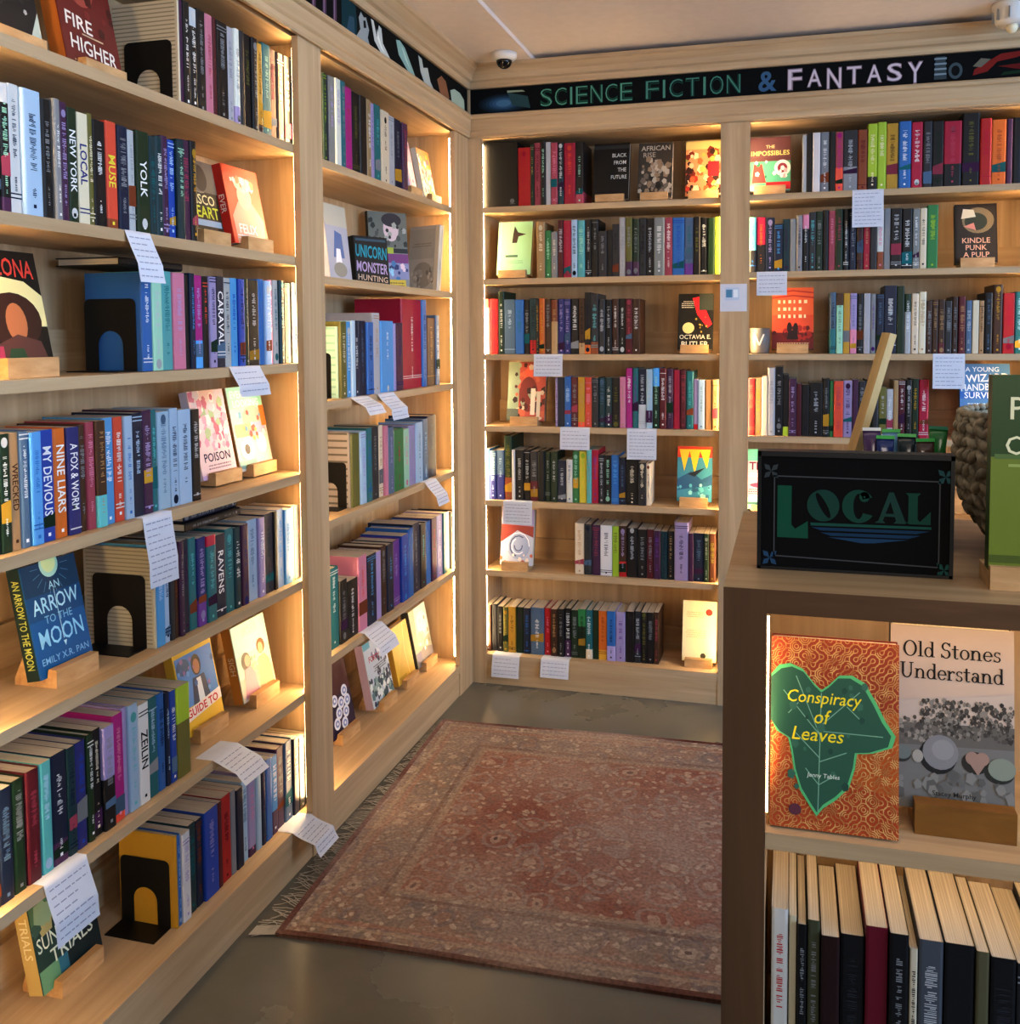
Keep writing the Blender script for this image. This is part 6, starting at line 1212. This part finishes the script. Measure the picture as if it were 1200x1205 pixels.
pic2('painted_picture', (mp([(-.745, ZC + .042), (-.725, ZC + .042), (-.70, ZC - .0), (-.685, ZC + .04), (-.665, ZC + .036), (-.655, ZC - .005), (-.60, ZC - .035), (-.57, ZC - .044), (-.66, ZC - .043), (-.72, ZC - .015)], -.745, -.57, -.86, -.70), 'c4c6be', 2), (mp([(-.70, ZC + .025), (-.69, ZC + .01), (-.66, ZC - .02), (-.64, ZC - .03), (-.67, ZC - .025), (-.70, ZC - .0)], -.745, -.57, -.86, -.70), 'e4e4da', 3))
pic2('painted_picture', (mp([(-.56, ZC + .035), (-.53, ZC + .042), (-.49, ZC + .03), (-.44, ZC - .01), (-.40, ZC - .042), (-.46, ZC - .04), (-.54, ZC - .005)], -.56, -.40, -.68, -.52), '8fae a5'.replace(' ', ''), 2), (mp([(-.52, ZC + .028), (-.50, ZC + .02), (-.45, ZC - .025), (-.44, ZC - .032), (-.49, ZC - .005)], -.56, -.40, -.68, -.52), 'b2cac0', 3))
pic2('painted_picture', (mp([(-.385, ZC + .04), (-.36, ZC + .035), (-.35, ZC + .01), (-.32, ZC + .02), (-.30, ZC - .02), (-.27, ZC - .042), (-.34, ZC - .042), (-.37, ZC - .01)], -.385, -.27, -.50, -.355), 'b4b8b0', 2))
pic2('painted_picture', (mp([(-.25, ZC + .005), (-.22, ZC + .028), (-.19, ZC + .02), (-.165, ZC - .03), (-.18, ZC - .042), (-.23, ZC - .035)], -.25, -.165, -.33, -.21), '8a6044', 2))
pic2('painted_picture', (mp([(-.13, ZC + .0), (-.10, ZC + .015), (-.06, ZC + .015), (-.03, ZC - .0), (-.025, ZC - .04), (-.12, ZC - .04)], -.13, -.025, -.20, -.045), 'a3b4a4', 2))
mb = MB(); mb.box(.0008, .012, -.013 + 1.2, -.004 + 1.2, .0015, .0955); mb.build('end_trim', WZ, o)

# ------------------------------------------------------------------ ceiling devices
o = thing('dome_camera', 'white dome security camera with dark lens on the ceiling corner', 'security camera', (.193, -.149, 2.38))
mb = MB(); mb.lathe([(.046, 0), (.046, -.012), (.040, -.022), (.030, -.026)], 28); mb.build('housing', PLASTIC, o, smooth=True)
mb = MB(); mb.lathe([(.029, -.024), (.028, -.034), (.022, -.045), (.012, -.052), (.003, -.054)], 24); mb.build('lens_dome', DARKGLASS, o, smooth=True)
o = thing('ceiling_spotlight', 'white ceiling spotlight at the top edge above the genre sign', 'light fitting', (1.86, -.16, 2.396))
mb = MB(); mb.lathe([(.060, 0), (.060, -.010), (.052, -.02), (.05, -.055), (.044, -.066)], 28); mb.build('canopy', PLASTIC, o, smooth=True)
FINM = plain('brushed_steel', 'a5a5a3', .3, .8)
for i in range(9): a = i * 2 * PI / 9; mb = MB(); mb.box(-.0015, .0015, .045, .0575, -.056, -.022, 'white', Matrix.Rotation(a, 4, 'Z')); mb.build('cooling_fin', FINM, o)
mb = MB(); mb.lathe([(.016, -.064), (.018, -.076), (.012, -.088), (.003, -.092)], 18); mb.build('bulb', plain('frosted_bulb', 'e8d9b8', .3), o, smooth=True)

# ------------------------------------------------------------------ rug
RC = [(.075, -1.597), (1.93, -1.53), (1.88, -.296), (.020, -.383)]
o = thing('rug', 'worn reddish brown patterned rug with pale fringe on the concrete floor', 'rug', (1.0, -.95, 0))
me = bpy.data.meshes.new('pile'); nx, ny = 60, 40; vs = []; uvs = []
for j in range(ny + 1):
    for i in range(nx + 1):
        u, v = i / nx, j / ny
        x = (1 - u) * (1 - v) * RC[0][0] + u * (1 - v) * RC[1][0] + u * v * RC[2][0] + (1 - u) * v * RC[3][0]
        y = (1 - u) * (1 - v) * RC[0][1] + u * (1 - v) * RC[1][1] + u * v * RC[2][1] + (1 - u) * v * RC[3][1]
        vs.append((x - 1, y + .95 + .004 * math.sin(u * 9) * (1 if v < .5 else .5), .008 + .0015 * math.sin(u * 14 + v * 9))); uvs.append((u, v))
fs = [(j * (nx + 1) + i, j * (nx + 1) + i + 1, (j + 1) * (nx + 1) + i + 1, (j + 1) * (nx + 1) + i) for j in range(ny) for i in range(nx)]
edge = [i for i in range(nx + 1)] + [(j + 1) * (nx + 1) - 1 for j in range(1, ny + 1)] + [ny * (nx + 1) + i for i in range(nx - 1, -1, -1)] + [j * (nx + 1) for j in range(ny - 1, 0, -1)]
n0 = len(vs); 
for e in edge: vs.append((vs[e][0], vs[e][1], .0005)); uvs.append(uvs[e])
m_ = len(edge); fs += [(edge[k], edge[(k + 1) % m_], n0 + (k + 1) % m_, n0 + k) for k in range(m_)]
me.from_pydata(vs, [], fs); ul = me.uv_layers.new(name='UVMap')
for lp in me.loops: ul.data[lp.index].uv = uvs[lp.vertex_index]
me.polygons.foreach_set('use_smooth', [True] * len(me.polygons)); me.materials.append(RUG)
po = bpy.data.objects.new('pile', me); COL.objects.link(po); po.parent = o
mb = MB(); rr = random.Random(3)
for k in range(170):
    v = k / 169; x = (1 - v) * RC[0][0] + v * RC[3][0]; y = (1 - v) * RC[0][1] + v * RC[3][1]
    L_ = min(rr.uniform(.03, .062), x - .004); dy = rr.uniform(-.035, .035); w = .0014
    pts = [(x + .004, y, .006), (x - L_ * .35, y + dy * .3, .007), (x - L_ * .7, y + dy * .8, .004), (x - L_, y + dy, .0025)]
    for (xa, ya, za), (xb, yb, zb) in zip(pts, pts[1:]): mb.face([(xa - 1, ya + .95 - w, za), (xb - 1, yb + .95 - w, zb), (xb - 1, yb + .95 + w, zb), (xa - 1, ya + .95 + w, za)], 'grey')
# a few longer loose ends at the near corner
for k in range(9):
    y = -1.60 + k * .004; mb.face([(.075 - 1, y + .95, .006), (.015 - 1, y - .012 + .95, .003), (.015 - 1, y - .008 + .95, .003), (.075 - 1, y + .004 + .95, .006)], 'grey')
mb.build('fringe', FRINGE, o)

# ------------------------------------------------------------------ counter with open front shelves
CX0, CX1, CY0, CY1, CZ = 1.118, 2.15, -2.2255, -1.6886, 1.0425
o = thing('display_counter', 'wooden counter with open front shelves of books and a LOCAL sign on top', 'counter', (1.6, -1.95, 0)); og = (1.6, -1.95, 0)
mb = MB(); mb.box(CX0, CX1, CY0 + .001, CY1, CZ - .018, CZ); mb.build('worktop', wood('worktop_maple', (1.5, 24, 24), '8f7350', 'b59873', .4), o, og)
mb = MB(); mb.box(CX0, CX0 + .018, CY0 + .018, CY1, 0, CZ - .018); mb.build('side_panel', WZ, o, og)
mb = MB(); mb.box(CX1 - .018, CX1, CY0 + .018, CY1, 0, CZ - .018); mb.build('side_panel', WZ, o, og)
mb = MB(); mb.box(CX0, 1.1719, CY0, CY0 + .018, 0, CZ - .0005); mb.build('front_stile', WDARKZ, o, og)
mb = MB(); mb.box(CX1 - .054, CX1, CY0, CY0 + .018, 0, CZ - .0005); mb.build('front_stile', WDARKZ, o, og)
mb = MB(); mb.box(1.1719, CX1 - .054, CY0, CY0 + .018, 1.0113, CZ - .0005); mb.build('front_rail', WDARK, o, og)
mb = MB(); mb.box(1.1719, CX1 - .054, CY0, CY0 + .018, 0, .09); mb.build('plinth', WDARK, o, og)
mb = MB(); mb.box(CX0 + .018, CX1 - .018, -1.955, -1.94, 0, CZ - .018); mb.build('back_panel', WZ, o, og)
mb = MB(); mb.box(1.1725 - .018, 1.1725, CY0 + .018, -1.955, .09, CZ - .018); mb.build('inner_panel', WZ, o, og)
for z in (.7233, .352, .09):
    mb = MB(); mb.box(1.1725, CX1 - .018, CY0 + .004, -1.955, z - .022, z); mb.build('shelf', WX, o, og)
for zz, ya in ((CZ - .018, -2.085), (.7233 - .022, -2.085), (CZ - .018, CY0 + .022)):  # strips added out of sight to warm the books and back panel
    mb = MB(); mb.box(1.20, CX1 - .06, ya, ya + .006, zz - .005, zz - .0008); mb.build('light_strip', LEDC, o, og)
for z0, z1 in ((.74, 1.0),):
    mb = MB(); mb.box(1.1727, 1.1750, CY0 + .024, CY0 + .029, z0, z1); mb.build('light_strip', LEDC, o, og)

def CF(x, y, z, W, H, T, label, bg, spine, art, **k):
    return face_out(label, (x, y, z), 0, W, H, T, bg, spine, art, group=None, **k)
MZ = []
rr = random.Random(9)
def maze(n):
    """labyrinth of rounded parallel lines: tiles with nested quarter turns"""
    out = []; m = round(n * 1.5); s = 1.0 / n
    for i in range(n):
        for j in range(m):
            x0, y0, hy = i * s, j / m, 1.0 / m
            flip = rr.random() < .5; col_ = rr.choice(['cf9a5c', 'd8a868', 'b87a44', 'c98f54'])
            for cx, cy, a0 in (((x0, y0, 0), (x0 + s, y0 + hy, PI)) if flip else ((x0 + s, y0, PI / 2), (x0, y0 + hy, 1.5 * PI))):
                for f in (.25, .75) if rr.random() < .6 else (.25, .5, .75):
                    out.append(('l', [(cx + f * s * math.cos(a0 + q * PI / 8), cy + f * hy * math.sin(a0 + q * PI / 8)) for q in range(5)], .0085, col_))
    return out
LEAF = [(.0, .80), (.06, .85), (.15, .865), (.25, .84), (.34, .77), (.40, .735), (.46, .765), (.54, .82), (.64, .825), (.74, .79), (.83, .69), (.90, .60), (.975, .53), (.95, .47), (.80, .43), (.68, .42), (.665, .34), (.62, .24), (.52, .17), (.42, .12), (.37, .075), (.32, .12), (.24, .20), (.19, .30), (.165, .40), (.14, .47), (.05, .50), (.0, .56)]
LIN = [(max(0, .40 + (x - .40) * .94) if x > .01 else 0, .5 + (y - .5) * .95) for x, y in LEAF]
CF(1.2568, -2.2062, .7264, .158, .243, .022, 'orange maze patterned book with a large green leaf, in the counter', 'a8452a', '7a2c1c',
   [('p', [(0, 0), (1, 0), (1, .55), (0, .5)], 'b8502a'), ('p', [(.45, .3), (1, .2), (1, .65), (.6, .6)], 'c4642c'), *maze(15), ('p', LEAF, '62c07c'), ('p', LIN, '35624e'),
    *[('l', p, .008, '7fae94') for p in ([(.38, .10), (.40, .72)], [(.39, .5), (.10, .72)], [(.39, .5), (.2, .80)], [(.40, .55), (.70, .74)], [(.40, .52), (.88, .52)], [(.39, .38), (.2, .5)], [(.39, .36), (.6, .42)], [(.385, .24), (.28, .32)], [(.385, .24), (.52, .3)], [(.6, .66), (.7, .60)], [(.22, .66), (.14, .6)])],
    ('n', .1, .2, .75, .78, 20, .03, ['2c5446', '447460']), ('t', 'Conspiracy', .42, .685, .58, .085, 'f0dc30', .004, .22), ('t', 'of', .41, .595, .12, .075, 'f0dc30', .004, .22), ('t', 'Leaves', .38, .50, .40, .07, 'f0dc30', .004, .22), ('t', 'Jenny Tables', .42, .285, .34, .03, 'dfe6d8', .004, .1), ('e', .2, .1, .05, .03, '6a3a48')], tilt=7, stand=False)
STN = [('e', .41, .315, .145, .095, '8b8b8e'), ('e', .43, .33, .09, .055, '98989a'), ('e', .665, .30, .055, .036, 'a58a7e'), ('e', .745, .30, .055, .036, 'a58a7e'), ('p', [(.612, .30), (.70, .315), (.798, .30), (.71, .21)], 'a58a7e'), ('e', .90, .255, .11, .06, '8c968a'), ('e', .10, .30, .07, .04, '76807e'), ('e', .225, .285, .045, .035, 'aaa69e')]
SHD = [('e', .39, .295, .155, .10, '2b2b2c'), ('e', .69, .275, .11, .06, '383432'), ('e', .88, .235, .12, .06, '323532'), ('e', .09, .285, .08, .042, '3a3d3c')]
CF(1.4060, -2.150, .7446, .150, .236, .024, 'grey misty book about old stones beside the orange leaf book', 'c6b8ae', '4a4644',
   [('r', 0, .0, 1, .36, '7c7c7a'), ('p', [(0, .34), (1, .36), (1, .48), (0, .46)], '6d6a66'), ('n', .25, .40, 1, .60, 420, .018, ['3f3c3a', '5a5652', '8f8982', '4a4744', '6c6862']), ('n', 0, .36, .45, .5, 60, .022, ['9a948c', '77726c', '56524e']), ('p', [(0, .58), (1, .66), (1, 1), (0, 1)], 'c9b6a8'), *SHD, *STN, ('n', .0, .02, 1, .2, 40, .05, ['70706e', '8a8a86', '666664']),
    ('T', 'Old Stones', .50, .865, .80, .085, '2b2929'), ('T', 'Understand', .50, .745, .84, .085, '2b2929'), ('t', 'Stacey Murphy', .52, .09, .62, .035, '33312f', .002)], tilt=7, stand=False)
st = thing('book_stand', 'plain wooden block in front of the grey stones book, in the counter', 'book stand', (1.418, -2.178, .7236), group='wooden display blocks')
mb = MB(); mb.box(-.060, .060, 0, .022, 0, .040); mb.build('front_block', wood('amber_block', (8, 40, 40), '7c5426', '94682f'), st)
mb = MB(); mb.box(-.060, .060, .022, .09, 0, .018); mb.build('base_block', WBLOCK, st)
# lower shelf: books seen from above
x = 1.181; Z = .3528
LOW = [(.022, .25, 'white', 'red', .9, 'white and red comic spine beside the counter light strip'), (.010, .242, 'cream', None, 0, 'thin cream booklet among dark books in the counter'), (.012, .236, 'black', 'grey', 0, 'slim black book after the cream booklet, counter lower shelf'), (.016, .243, '50523c', 'grey', 0, 'grey green book in the lower counter shelf'),
       (.024, .228, '2c1216', None, 0, 'dark maroon topped black book left of two black ones, counter shelf'), (.030, .228, 'black', 'char', 0, 'thick black book left of the crimson one, counter shelf'), (.028, .246, '7a1630', None, 0, 'crimson red spine among black books in the counter'), (.024, .244, 'black', 'grey', 0, 'black book with grey letters right of the crimson spine'),
       (.010, .226, 'cream', 'black', 0, 'short thin cream book right of the black lettered one'), (.030, .240, '545b66', 'silver', 0, 'grey blue book with pale letters, counter lower shelf'), (.036, .240, 'black', None, 0, 'thick plain black book right of the grey blue one'), (.016, .236, '6a6a4e', None, 0, 'slim olive grey book near the right edge of the counter'), (.030, .232, 'black', 'char', 0, 'black book after the olive one, counter lower shelf'), (.030, .226, 'char', 'grey', 0, 'charcoal book at the photo edge, counter lower shelf'), (.034, .236, 'navy', 'grey', 0, 'navy book beyond the charcoal one, counter lower shelf'), (.03, .23, 'black', 'grey', 0, 'black book last in the counter lower row')]
for T, H, c, let, hd, lab in LOW:
    o2 = thing('book', lab, 'book', (x, -2.190 + rr.uniform(-.006, .006), Z), (0, 0, 0), 'books on the lower counter shelf')
    mb = MB(); t = cover_mb(mb, T - .0005, .17, H, c, hard=0); cv = mb.build('cover', PRINT, o2)
    mb = MB(); page_mb(mb, T - .0005, .17, H, t, 0); mb.build('page_block', PAGES, o2)
    if let:
        mb = MB(); spine_marks(mb, T, H, let); mb.build('spine_lettering', MATTE, cv)
    x += T + .0008

# LOCAL sign
lx0, lx1, lz0, lz1, ly = 1.157, 1.406, CZ, 1.2045, -2.1185
o = thing('local_sign', 'black chalkboard sign lettered LOCAL in green, standing on the counter', 'sign', ((lx0 + lx1) / 2, ly, CZ + .0004)); lw, lh = lx1 - lx0, lz1 - lz0
mb = MB(); mb.box(-lw / 2, lw / 2, .002, .028, 0, lh, '0a0a0b'); mb.build('block', CHALK, o)
mb = MB()
mb.box(-lw / 2 - .001, lw / 2 + .001, -.001, .029, lh - .006, lh + .001, '141617'); mb.box(-lw / 2 - .001, -lw / 2 + .004, -.001, .004, 0, lh, '121213'); mb.box(lw / 2 - .004, lw / 2 + .001, -.001, .004, 0, lh, '121213'); mb.box(-lw / 2, lw / 2, -.001, .004, 0, .004, '121213'); mb.build('frame', plain('black_frame', '101214', .4), o)
def LP(px, py): return (-lw / 2 + (px - 180) / 755 * lw, .0014, lh - (py - 520) / 475 * lh)      # layout grid of the lettering
def LF(mb, pts, c, k=0): mb.face([(LP(*p)[0], .0014 - k * .0003, LP(*p)[2]) for p in pts], c)
mb = MB(); G1, G2 = '17503c', '2b4f46'
LF(mb, [(258, 655), (315, 655), (315, 812), (330, 828), (380, 795), (382, 865), (258, 865)], G1)
def ring(cx, cy, rx, ry, hx, hy, c, rot=0, n=28, a0=0, a1=2 * PI):
    P1 = [(cx + rx * math.cos(a0 + (a1 - a0) * i / n), cy + ry * math.sin(a0 + (a1 - a0) * i / n)) for i in range(n + 1)]
    P2 = []
    for i in range(n + 1):
        a = a0 + (a1 - a0) * i / n; u, v = hx * math.cos(a), hy * math.sin(a); P2.append((cx + u * math.cos(rot) - v * math.sin(rot), cy + u * math.sin(rot) + v * math.cos(rot)))
    for i in range(n): LF(mb, [P1[i], P1[i + 1], P2[i + 1], P2[i]], c)
ring(440, 730, 64, 64, 14, 56, '1d4238', -.5)
ring(578, 728, 64, 66, 20, 50, '1b4538', 0, 30, .55, 2 * PI - .6); ring(600, 690, 20, 20, 4, 4, '1b4538')
LF(mb, [(640, 790), (655, 780), (695, 668), (712, 668), (757, 780), (772, 790), (712, 790), (722, 780), (700, 705), (672, 780), (682, 790)], '22423a'); LF(mb, [(668, 752), (735, 752), (738, 764), (664, 764)], '22423a', 1)
LF(mb, [(757, 668), (815, 668), (803, 680), (803, 770), (812, 780), (852, 738), (852, 790), (757, 790), (768, 780), (768, 680)], '1b4538')
mb.build('lettering', CHALK, o).__setitem__('label', 'green hand painted letters reading LOCAL')
mb = MB()
LF(mb, [(390, 800), (855, 798), (855, 808), (392, 812)], '1f4f44'); LF(mb, [(395, 818), (850, 815), (800, 828), (430, 830)], '1c3a52'); LF(mb, [(430, 838), (815, 834), (770, 848), (470, 850)], '1c3a54'); LF(mb, [(460, 856), (770, 853), (640, 872), (590, 874)], '22425e')
mb.build('underline_strokes', CHALK, o)
mb = MB()
for p in ([(240, 615), (885, 618), (885, 623), (240, 620)], [(243, 615), (248, 615), (248, 945), (243, 945)], [(882, 618), (887, 618), (887, 958), (882, 958)], [(240, 938), (885, 952), (885, 957), (240, 943)]): LF(mb, p, '4a4c4e')
mb.build('border_lines', CHALK, o)
for cx, cy, c in ((232, 598, '3c4244'), (905, 602, '2d5054'), (228, 950, '2c4a66'), (905, 965, '24504c')):
    mb = MB()
    for a in (PI / 4, 3 * PI / 4, 5 * PI / 4, 7 * PI / 4):
        d = (math.cos(a), math.sin(a)); q = (-d[1], d[0]); LF(mb, [(cx, cy), (cx + d[0] * 22 + q[0] * 11, cy + d[1] * 22 + q[1] * 11), (cx + d[0] * 40, cy + d[1] * 40), (cx + d[0] * 22 - q[0] * 11, cy + d[1] * 22 - q[1] * 11)], c)
    mb.build('corner_leaf', CHALK, o)

# wooden plank leaning up from a small base
o = thing('wooden_plank', 'long bare wooden plank leaning up behind the LOCAL sign', 'plank', (1.266, -1.823, CZ + .0004))
v = Vector((.088, .02, .322)); mx = v.to_track_quat('Z', 'Y').to_matrix().to_4x4() @ Matrix.Rotation(R(8), 4, 'Z')
mb = MB(); mb.box(-.0145, .0145, -.006, .006, .012, .335, 'tan', mx); mb.build('board', wood('raw_pine', (26, 26, 1.5), 'a88a58', 'cdb482'), o)
mb = MB(); mb.box(-.05, .05, -.04, .04, 0, .018); mb.build('base', WBLOCK, o)
# tray of glossy packets
o = thing('packet_tray', 'low dark tray holding shiny packets behind the LOCAL sign', 'tray', (1.369, -1.895, CZ + .0004))
mb = MB()
for a in ((-.062, .062, -.05, .05, 0, .006), (-.062, -.058, -.05, .05, 0, .06), (.058, .062, -.05, .05, 0, .06), (-.062, .062, -.05, -.046, 0, .06), (-.062, .062, .046, .05, 0, .07)): mb.box(*a, '17181a')
mb.build('box', plain('dark_tray', '1a1b1d', .5), o)
PK = [('22336e', 'deep blue shiny packet, tallest of those in the tray'), ('6f9cc0', 'pale blue shiny packet in the tray'), ('1c2a30', 'green edged shiny packet left of the tray middle'), ('173a52', 'dark teal shiny packet in the tray'), ('4a3830', 'brown shiny packet right of the tray middle'), ('2c7a3c', 'bright green shiny packet at the tray right end'), ('4c3560', 'purple shiny packet at the tray left end')]
for k, (c, lab) in enumerate(PK):
    px = 1.3225 + [1, 2, 3, 4, 5, 6, 0][k] * .0158; H = .155 + rr.uniform(-.012, .015)
    o = thing('packet', lab, 'packet', (px, -1.912 + .036 * (k % 2) + rr.uniform(-.003, .003), CZ + .0075), (R(rr.uniform(-8, 0)), R(rr.uniform(-1.5, 1.5)), rr.uniform(-.25, .25)), 'shiny packets in the tray')
    mb = MB(); nn = 10; ring_ = []
    for i in range(nn + 1):
        z = H * i / nn; bulge = .0065 * math.sin(PI * min(1, i / nn * 1.05)) ** .6 + .0008; wd = .0125 + .001 * math.sin(i * 2.1)
        ring_.append([(wd * math.cos(a), bulge * math.sin(a) + .002 * math.sin(i * 1.3), z) for a in [j * PI / 6 for j in range(12)]])
    vs = [p for r_ in ring_ for p in r_]; mb.mesh(vs, [(i * 12 + j, i * 12 + (j + 1) % 12, (i + 1) * 12 + (j + 1) % 12, (i + 1) * 12 + j) for i in range(nn) for j in range(12)] + [tuple(range(nn * 12, nn * 12 + 12))], c); mb.build('bag', GLOSSY, o, smooth=True)
    mb = MB(); mb.box(-.0135, .0135, -.0015, .0015, H - .001, H + .004, rr.choice(['57c46a', 'a9d8e8', 'dfe6ea', '3d8f70']) if k != 3 else '2a3c50'); mb.build('top_seal', GLOSSY, o)

# woven basket: coiled rows of knotted braid
BXc, BYc = 1.627, -1.912
o = thing('woven_basket', 'round grey woven seagrass basket on the counter beside the LOCAL sign', 'basket', (BXc, BYc, CZ + .0075))
PRF = [(.115, .002), (.140, .018), (.158, .040), (.172, .066), (.180, .094), (.184, .124), (.184, .152), (.181, .178), (.177, .192)]
mb = MB(); mb.lathe(PRF + [(.170, .192), (.172, .15), (.168, .09), (.15, .04), (.11, .012), (.002, .010)], 48, 'grey', cap=False); mb.build('inner_wall', BASKET, o, smooth=True)
mb = MB(); nr = 11
def pr_at(f):
    f *= len(PRF) - 1; k = min(int(f), len(PRF) - 2); t = f - k; return tuple(PRF[k][i] * (1 - t) + PRF[k + 1][i] * t for i in (0, 1))
def knot(mb, c, ax, sc):
    rows_, n = 4, 7; vs = []
    for i in range(rows_ + 1):
        th = PI * i / rows_
        for j in range(n): ph = 2 * PI * j / n; vs.append(c + ax @ Vector((sc[0] * math.cos(th), sc[1] * math.sin(th) * math.cos(ph), sc[2] * math.sin(th) * math.sin(ph))))
    mb.mesh(vs, [(i * n + j, i * n + (j + 1) % n, (i + 1) * n + (j + 1) % n, (i + 1) * n + j) for i in range(rows_) for j in range(n)], 'grey')
for r_ in range(nr):
    rad, z = pr_at((r_ + .5) / nr); cnt = int(rad * 2 * PI / .021)
    for k in range(cnt):
        a = 2 * PI * (k + .5 * (r_ % 2)) / cnt + rr.uniform(-.02, .02); s = rr.uniform(.9, 1.15)
        m3 = Matrix.Rotation(a, 3, 'Z') @ Matrix.Rotation(R(rr.choice([-1, 1]) * rr.uniform(15, 50)), 3, 'X')
        knot(mb, Vector((rad * math.cos(a), rad * math.sin(a), z)), m3 @ Matrix(((0, 1, 0), (1, 0, 0), (0, 0, 1))), (.0145 * s, .008 * s, .0078 * s))
mb.build('woven_braid', BASKET, o, smooth=True)
mb = MB()
for k in range(60):
    a = 2 * PI * k / 60; knot(mb, Vector((.176 * math.cos(a), .176 * math.sin(a), .196)), Matrix.Rotation(a + PI / 2 + .5, 3, 'Z'), (.014, .007, .007))
mb.build('rim', BASKET, o, smooth=True)

# green boxed book on a wooden stand in front of the basket
gx, gy, gz = 1.443, -2.152, 1.0655; gw, gh = .168, .247
o = thing('green_book', 'tall green book with cream letters on a stand before the basket', 'book', (gx, gy, gz))
mb = MB(); mb.box(0, gw, 0, .003, 0, gh * .585, '6f7f2a'); mb.box(0, gw, 0, .003, gh * .585, gh, '28471c'); mb.box(0, gw, .022, .025, 0, gh, '28471c'); mb.box(0, .003, .003, .022, 0, gh, '2a4a1e'); mb.build('cover', PRINT, o)
mb = MB(); mb.box(.003, gw - .003, .003, .022, .003, gh - .003); mb.build('page_block', PAGES, o)
mb = MB(); mb.face([(.004, -.0004, gh * .575), (gw - .004, -.0004, gh * .575), (gw - .004, -.0004, gh * .600), (.004, -.0004, gh * .600)], '55703a'); mb.face([(.02, -.0005, gh * .535), (gw - .02, -.0005, gh * .535), (gw - .02, -.0005, gh * .55), (.02, -.0005, gh * .55)], '98a85a'); mb.face([(.0, -.0004, .01), (gw, -.0004, .01), (gw, -.0004, .02), (0, -.0004, .02)], '4f5f22'); mb.build('cover_picture', PRINT, o)
mb = MB()
put_text(mb, 'P', lambda u, v_: (.030 + u, -.0005, gh * .834 + v_), .024, .028, 'e0dcb4', .004)
put_text(mb, 'O', lambda u, v_: (.029 + u, -.0005, gh * .645 + v_), .027, .024, 'e0dcb4', .004); mb.build('cover_title', MATTE, o)
st = thing('book_stand', 'sloping wooden stand under the tall green book on the counter', 'book stand', (gx + .09, gy, CZ + .0003), group='wooden display blocks')
mb = MB(); mb.box(-.09, .09, -.012, .06, 0, .0225); mb.build('base', WBLOCK, st)
mb = MB(); mb.box(-.09, .09, -.012, -.002, .0225, .030); mb.build('lip', WBLOCK, st)


# ------------------------------------------------------------------ light
def area(name, loc, target, sx, sy, power, color):
    l = bpy.data.lights.new(name, 'AREA'); l.shape = 'RECTANGLE'; l.size = sx; l.size_y = sy; l.energy = power; l.color = color
    ob = bpy.data.objects.new(name, l); COL.objects.link(ob); ob.location = loc
    ob.rotation_euler = (Vector(target) - Vector(loc)).to_track_quat('-Z', 'Y').to_euler(); return ob
area('window_daylight', (4.4, -2.6, 1.6), (0, -1.9, .9), 3.0, 1.4, 300, (.43, .66, 1.0))
area('ceiling_fill', (1.7, -3.9, 1.7), (1.5, -2.2, 2.4), .8, .8, 26, (1.0, .86, .74))  # added fill behind the camera that brightens the ceiling, not a real fitting
area('aisle_fill', (.95, -1.6, 2.37), (.85, -1.6, 0), 1.2, 1.2, 9, (1.0, .82, .64))  # unseen fill lamp, added to light the aisle floor and rug
w = bpy.data.worlds.new('room_ambient'); bpy.context.scene.world = w; w.use_nodes = True
w.node_tree.nodes['Background'].inputs[0].default_value = (.55, .62, .75, 1); w.node_tree.nodes['Background'].inputs[1].default_value = .25

# ------------------------------------------------------------------ camera
cam = bpy.data.cameras.new('camera'); co = bpy.data.objects.new('camera', cam); COL.objects.link(co)
yaw, pitch, roll, F, PX, PY, IW, IH = -.2597134551815729, -.0577732921011817, -.005191665010422813, 1098.8038508818918, 637.3032213766543, 458.9750622095813, 1200.0, 1205.0
fwd = Vector((math.sin(yaw) * math.cos(pitch), math.cos(yaw) * math.cos(pitch), math.sin(pitch))); rt = Vector((math.cos(yaw), -math.sin(yaw), 0)); up = rt.cross(fwd)
c, s = math.cos(roll), math.sin(roll); r2 = rt * c + up * s; u2 = -rt * s + up * c
co.matrix_world = Matrix(((r2.x, u2.x, -fwd.x, 1.197174508280653), (r2.y, u2.y, -fwd.y, -3.4258636120453225), (r2.z, u2.z, -fwd.z, 1.36439929073059), (0, 0, 0, 1)))
cam.sensor_fit = 'VERTICAL'; cam.sensor_height = 24.0; cam.sensor_width = 24.0; cam.lens = F * 24.0 / IH
cam.shift_x = -(PX - IW / 2) / IH; cam.shift_y = (PY - IH / 2) / IH
cam.clip_start = .02
sc = bpy.context.scene; sc.camera = co
sc.view_settings.view_transform = 'Standard'; sc.view_settings.look = 'None'; sc.view_settings.exposure = -0.58; sc.view_settings.gamma = 0.86
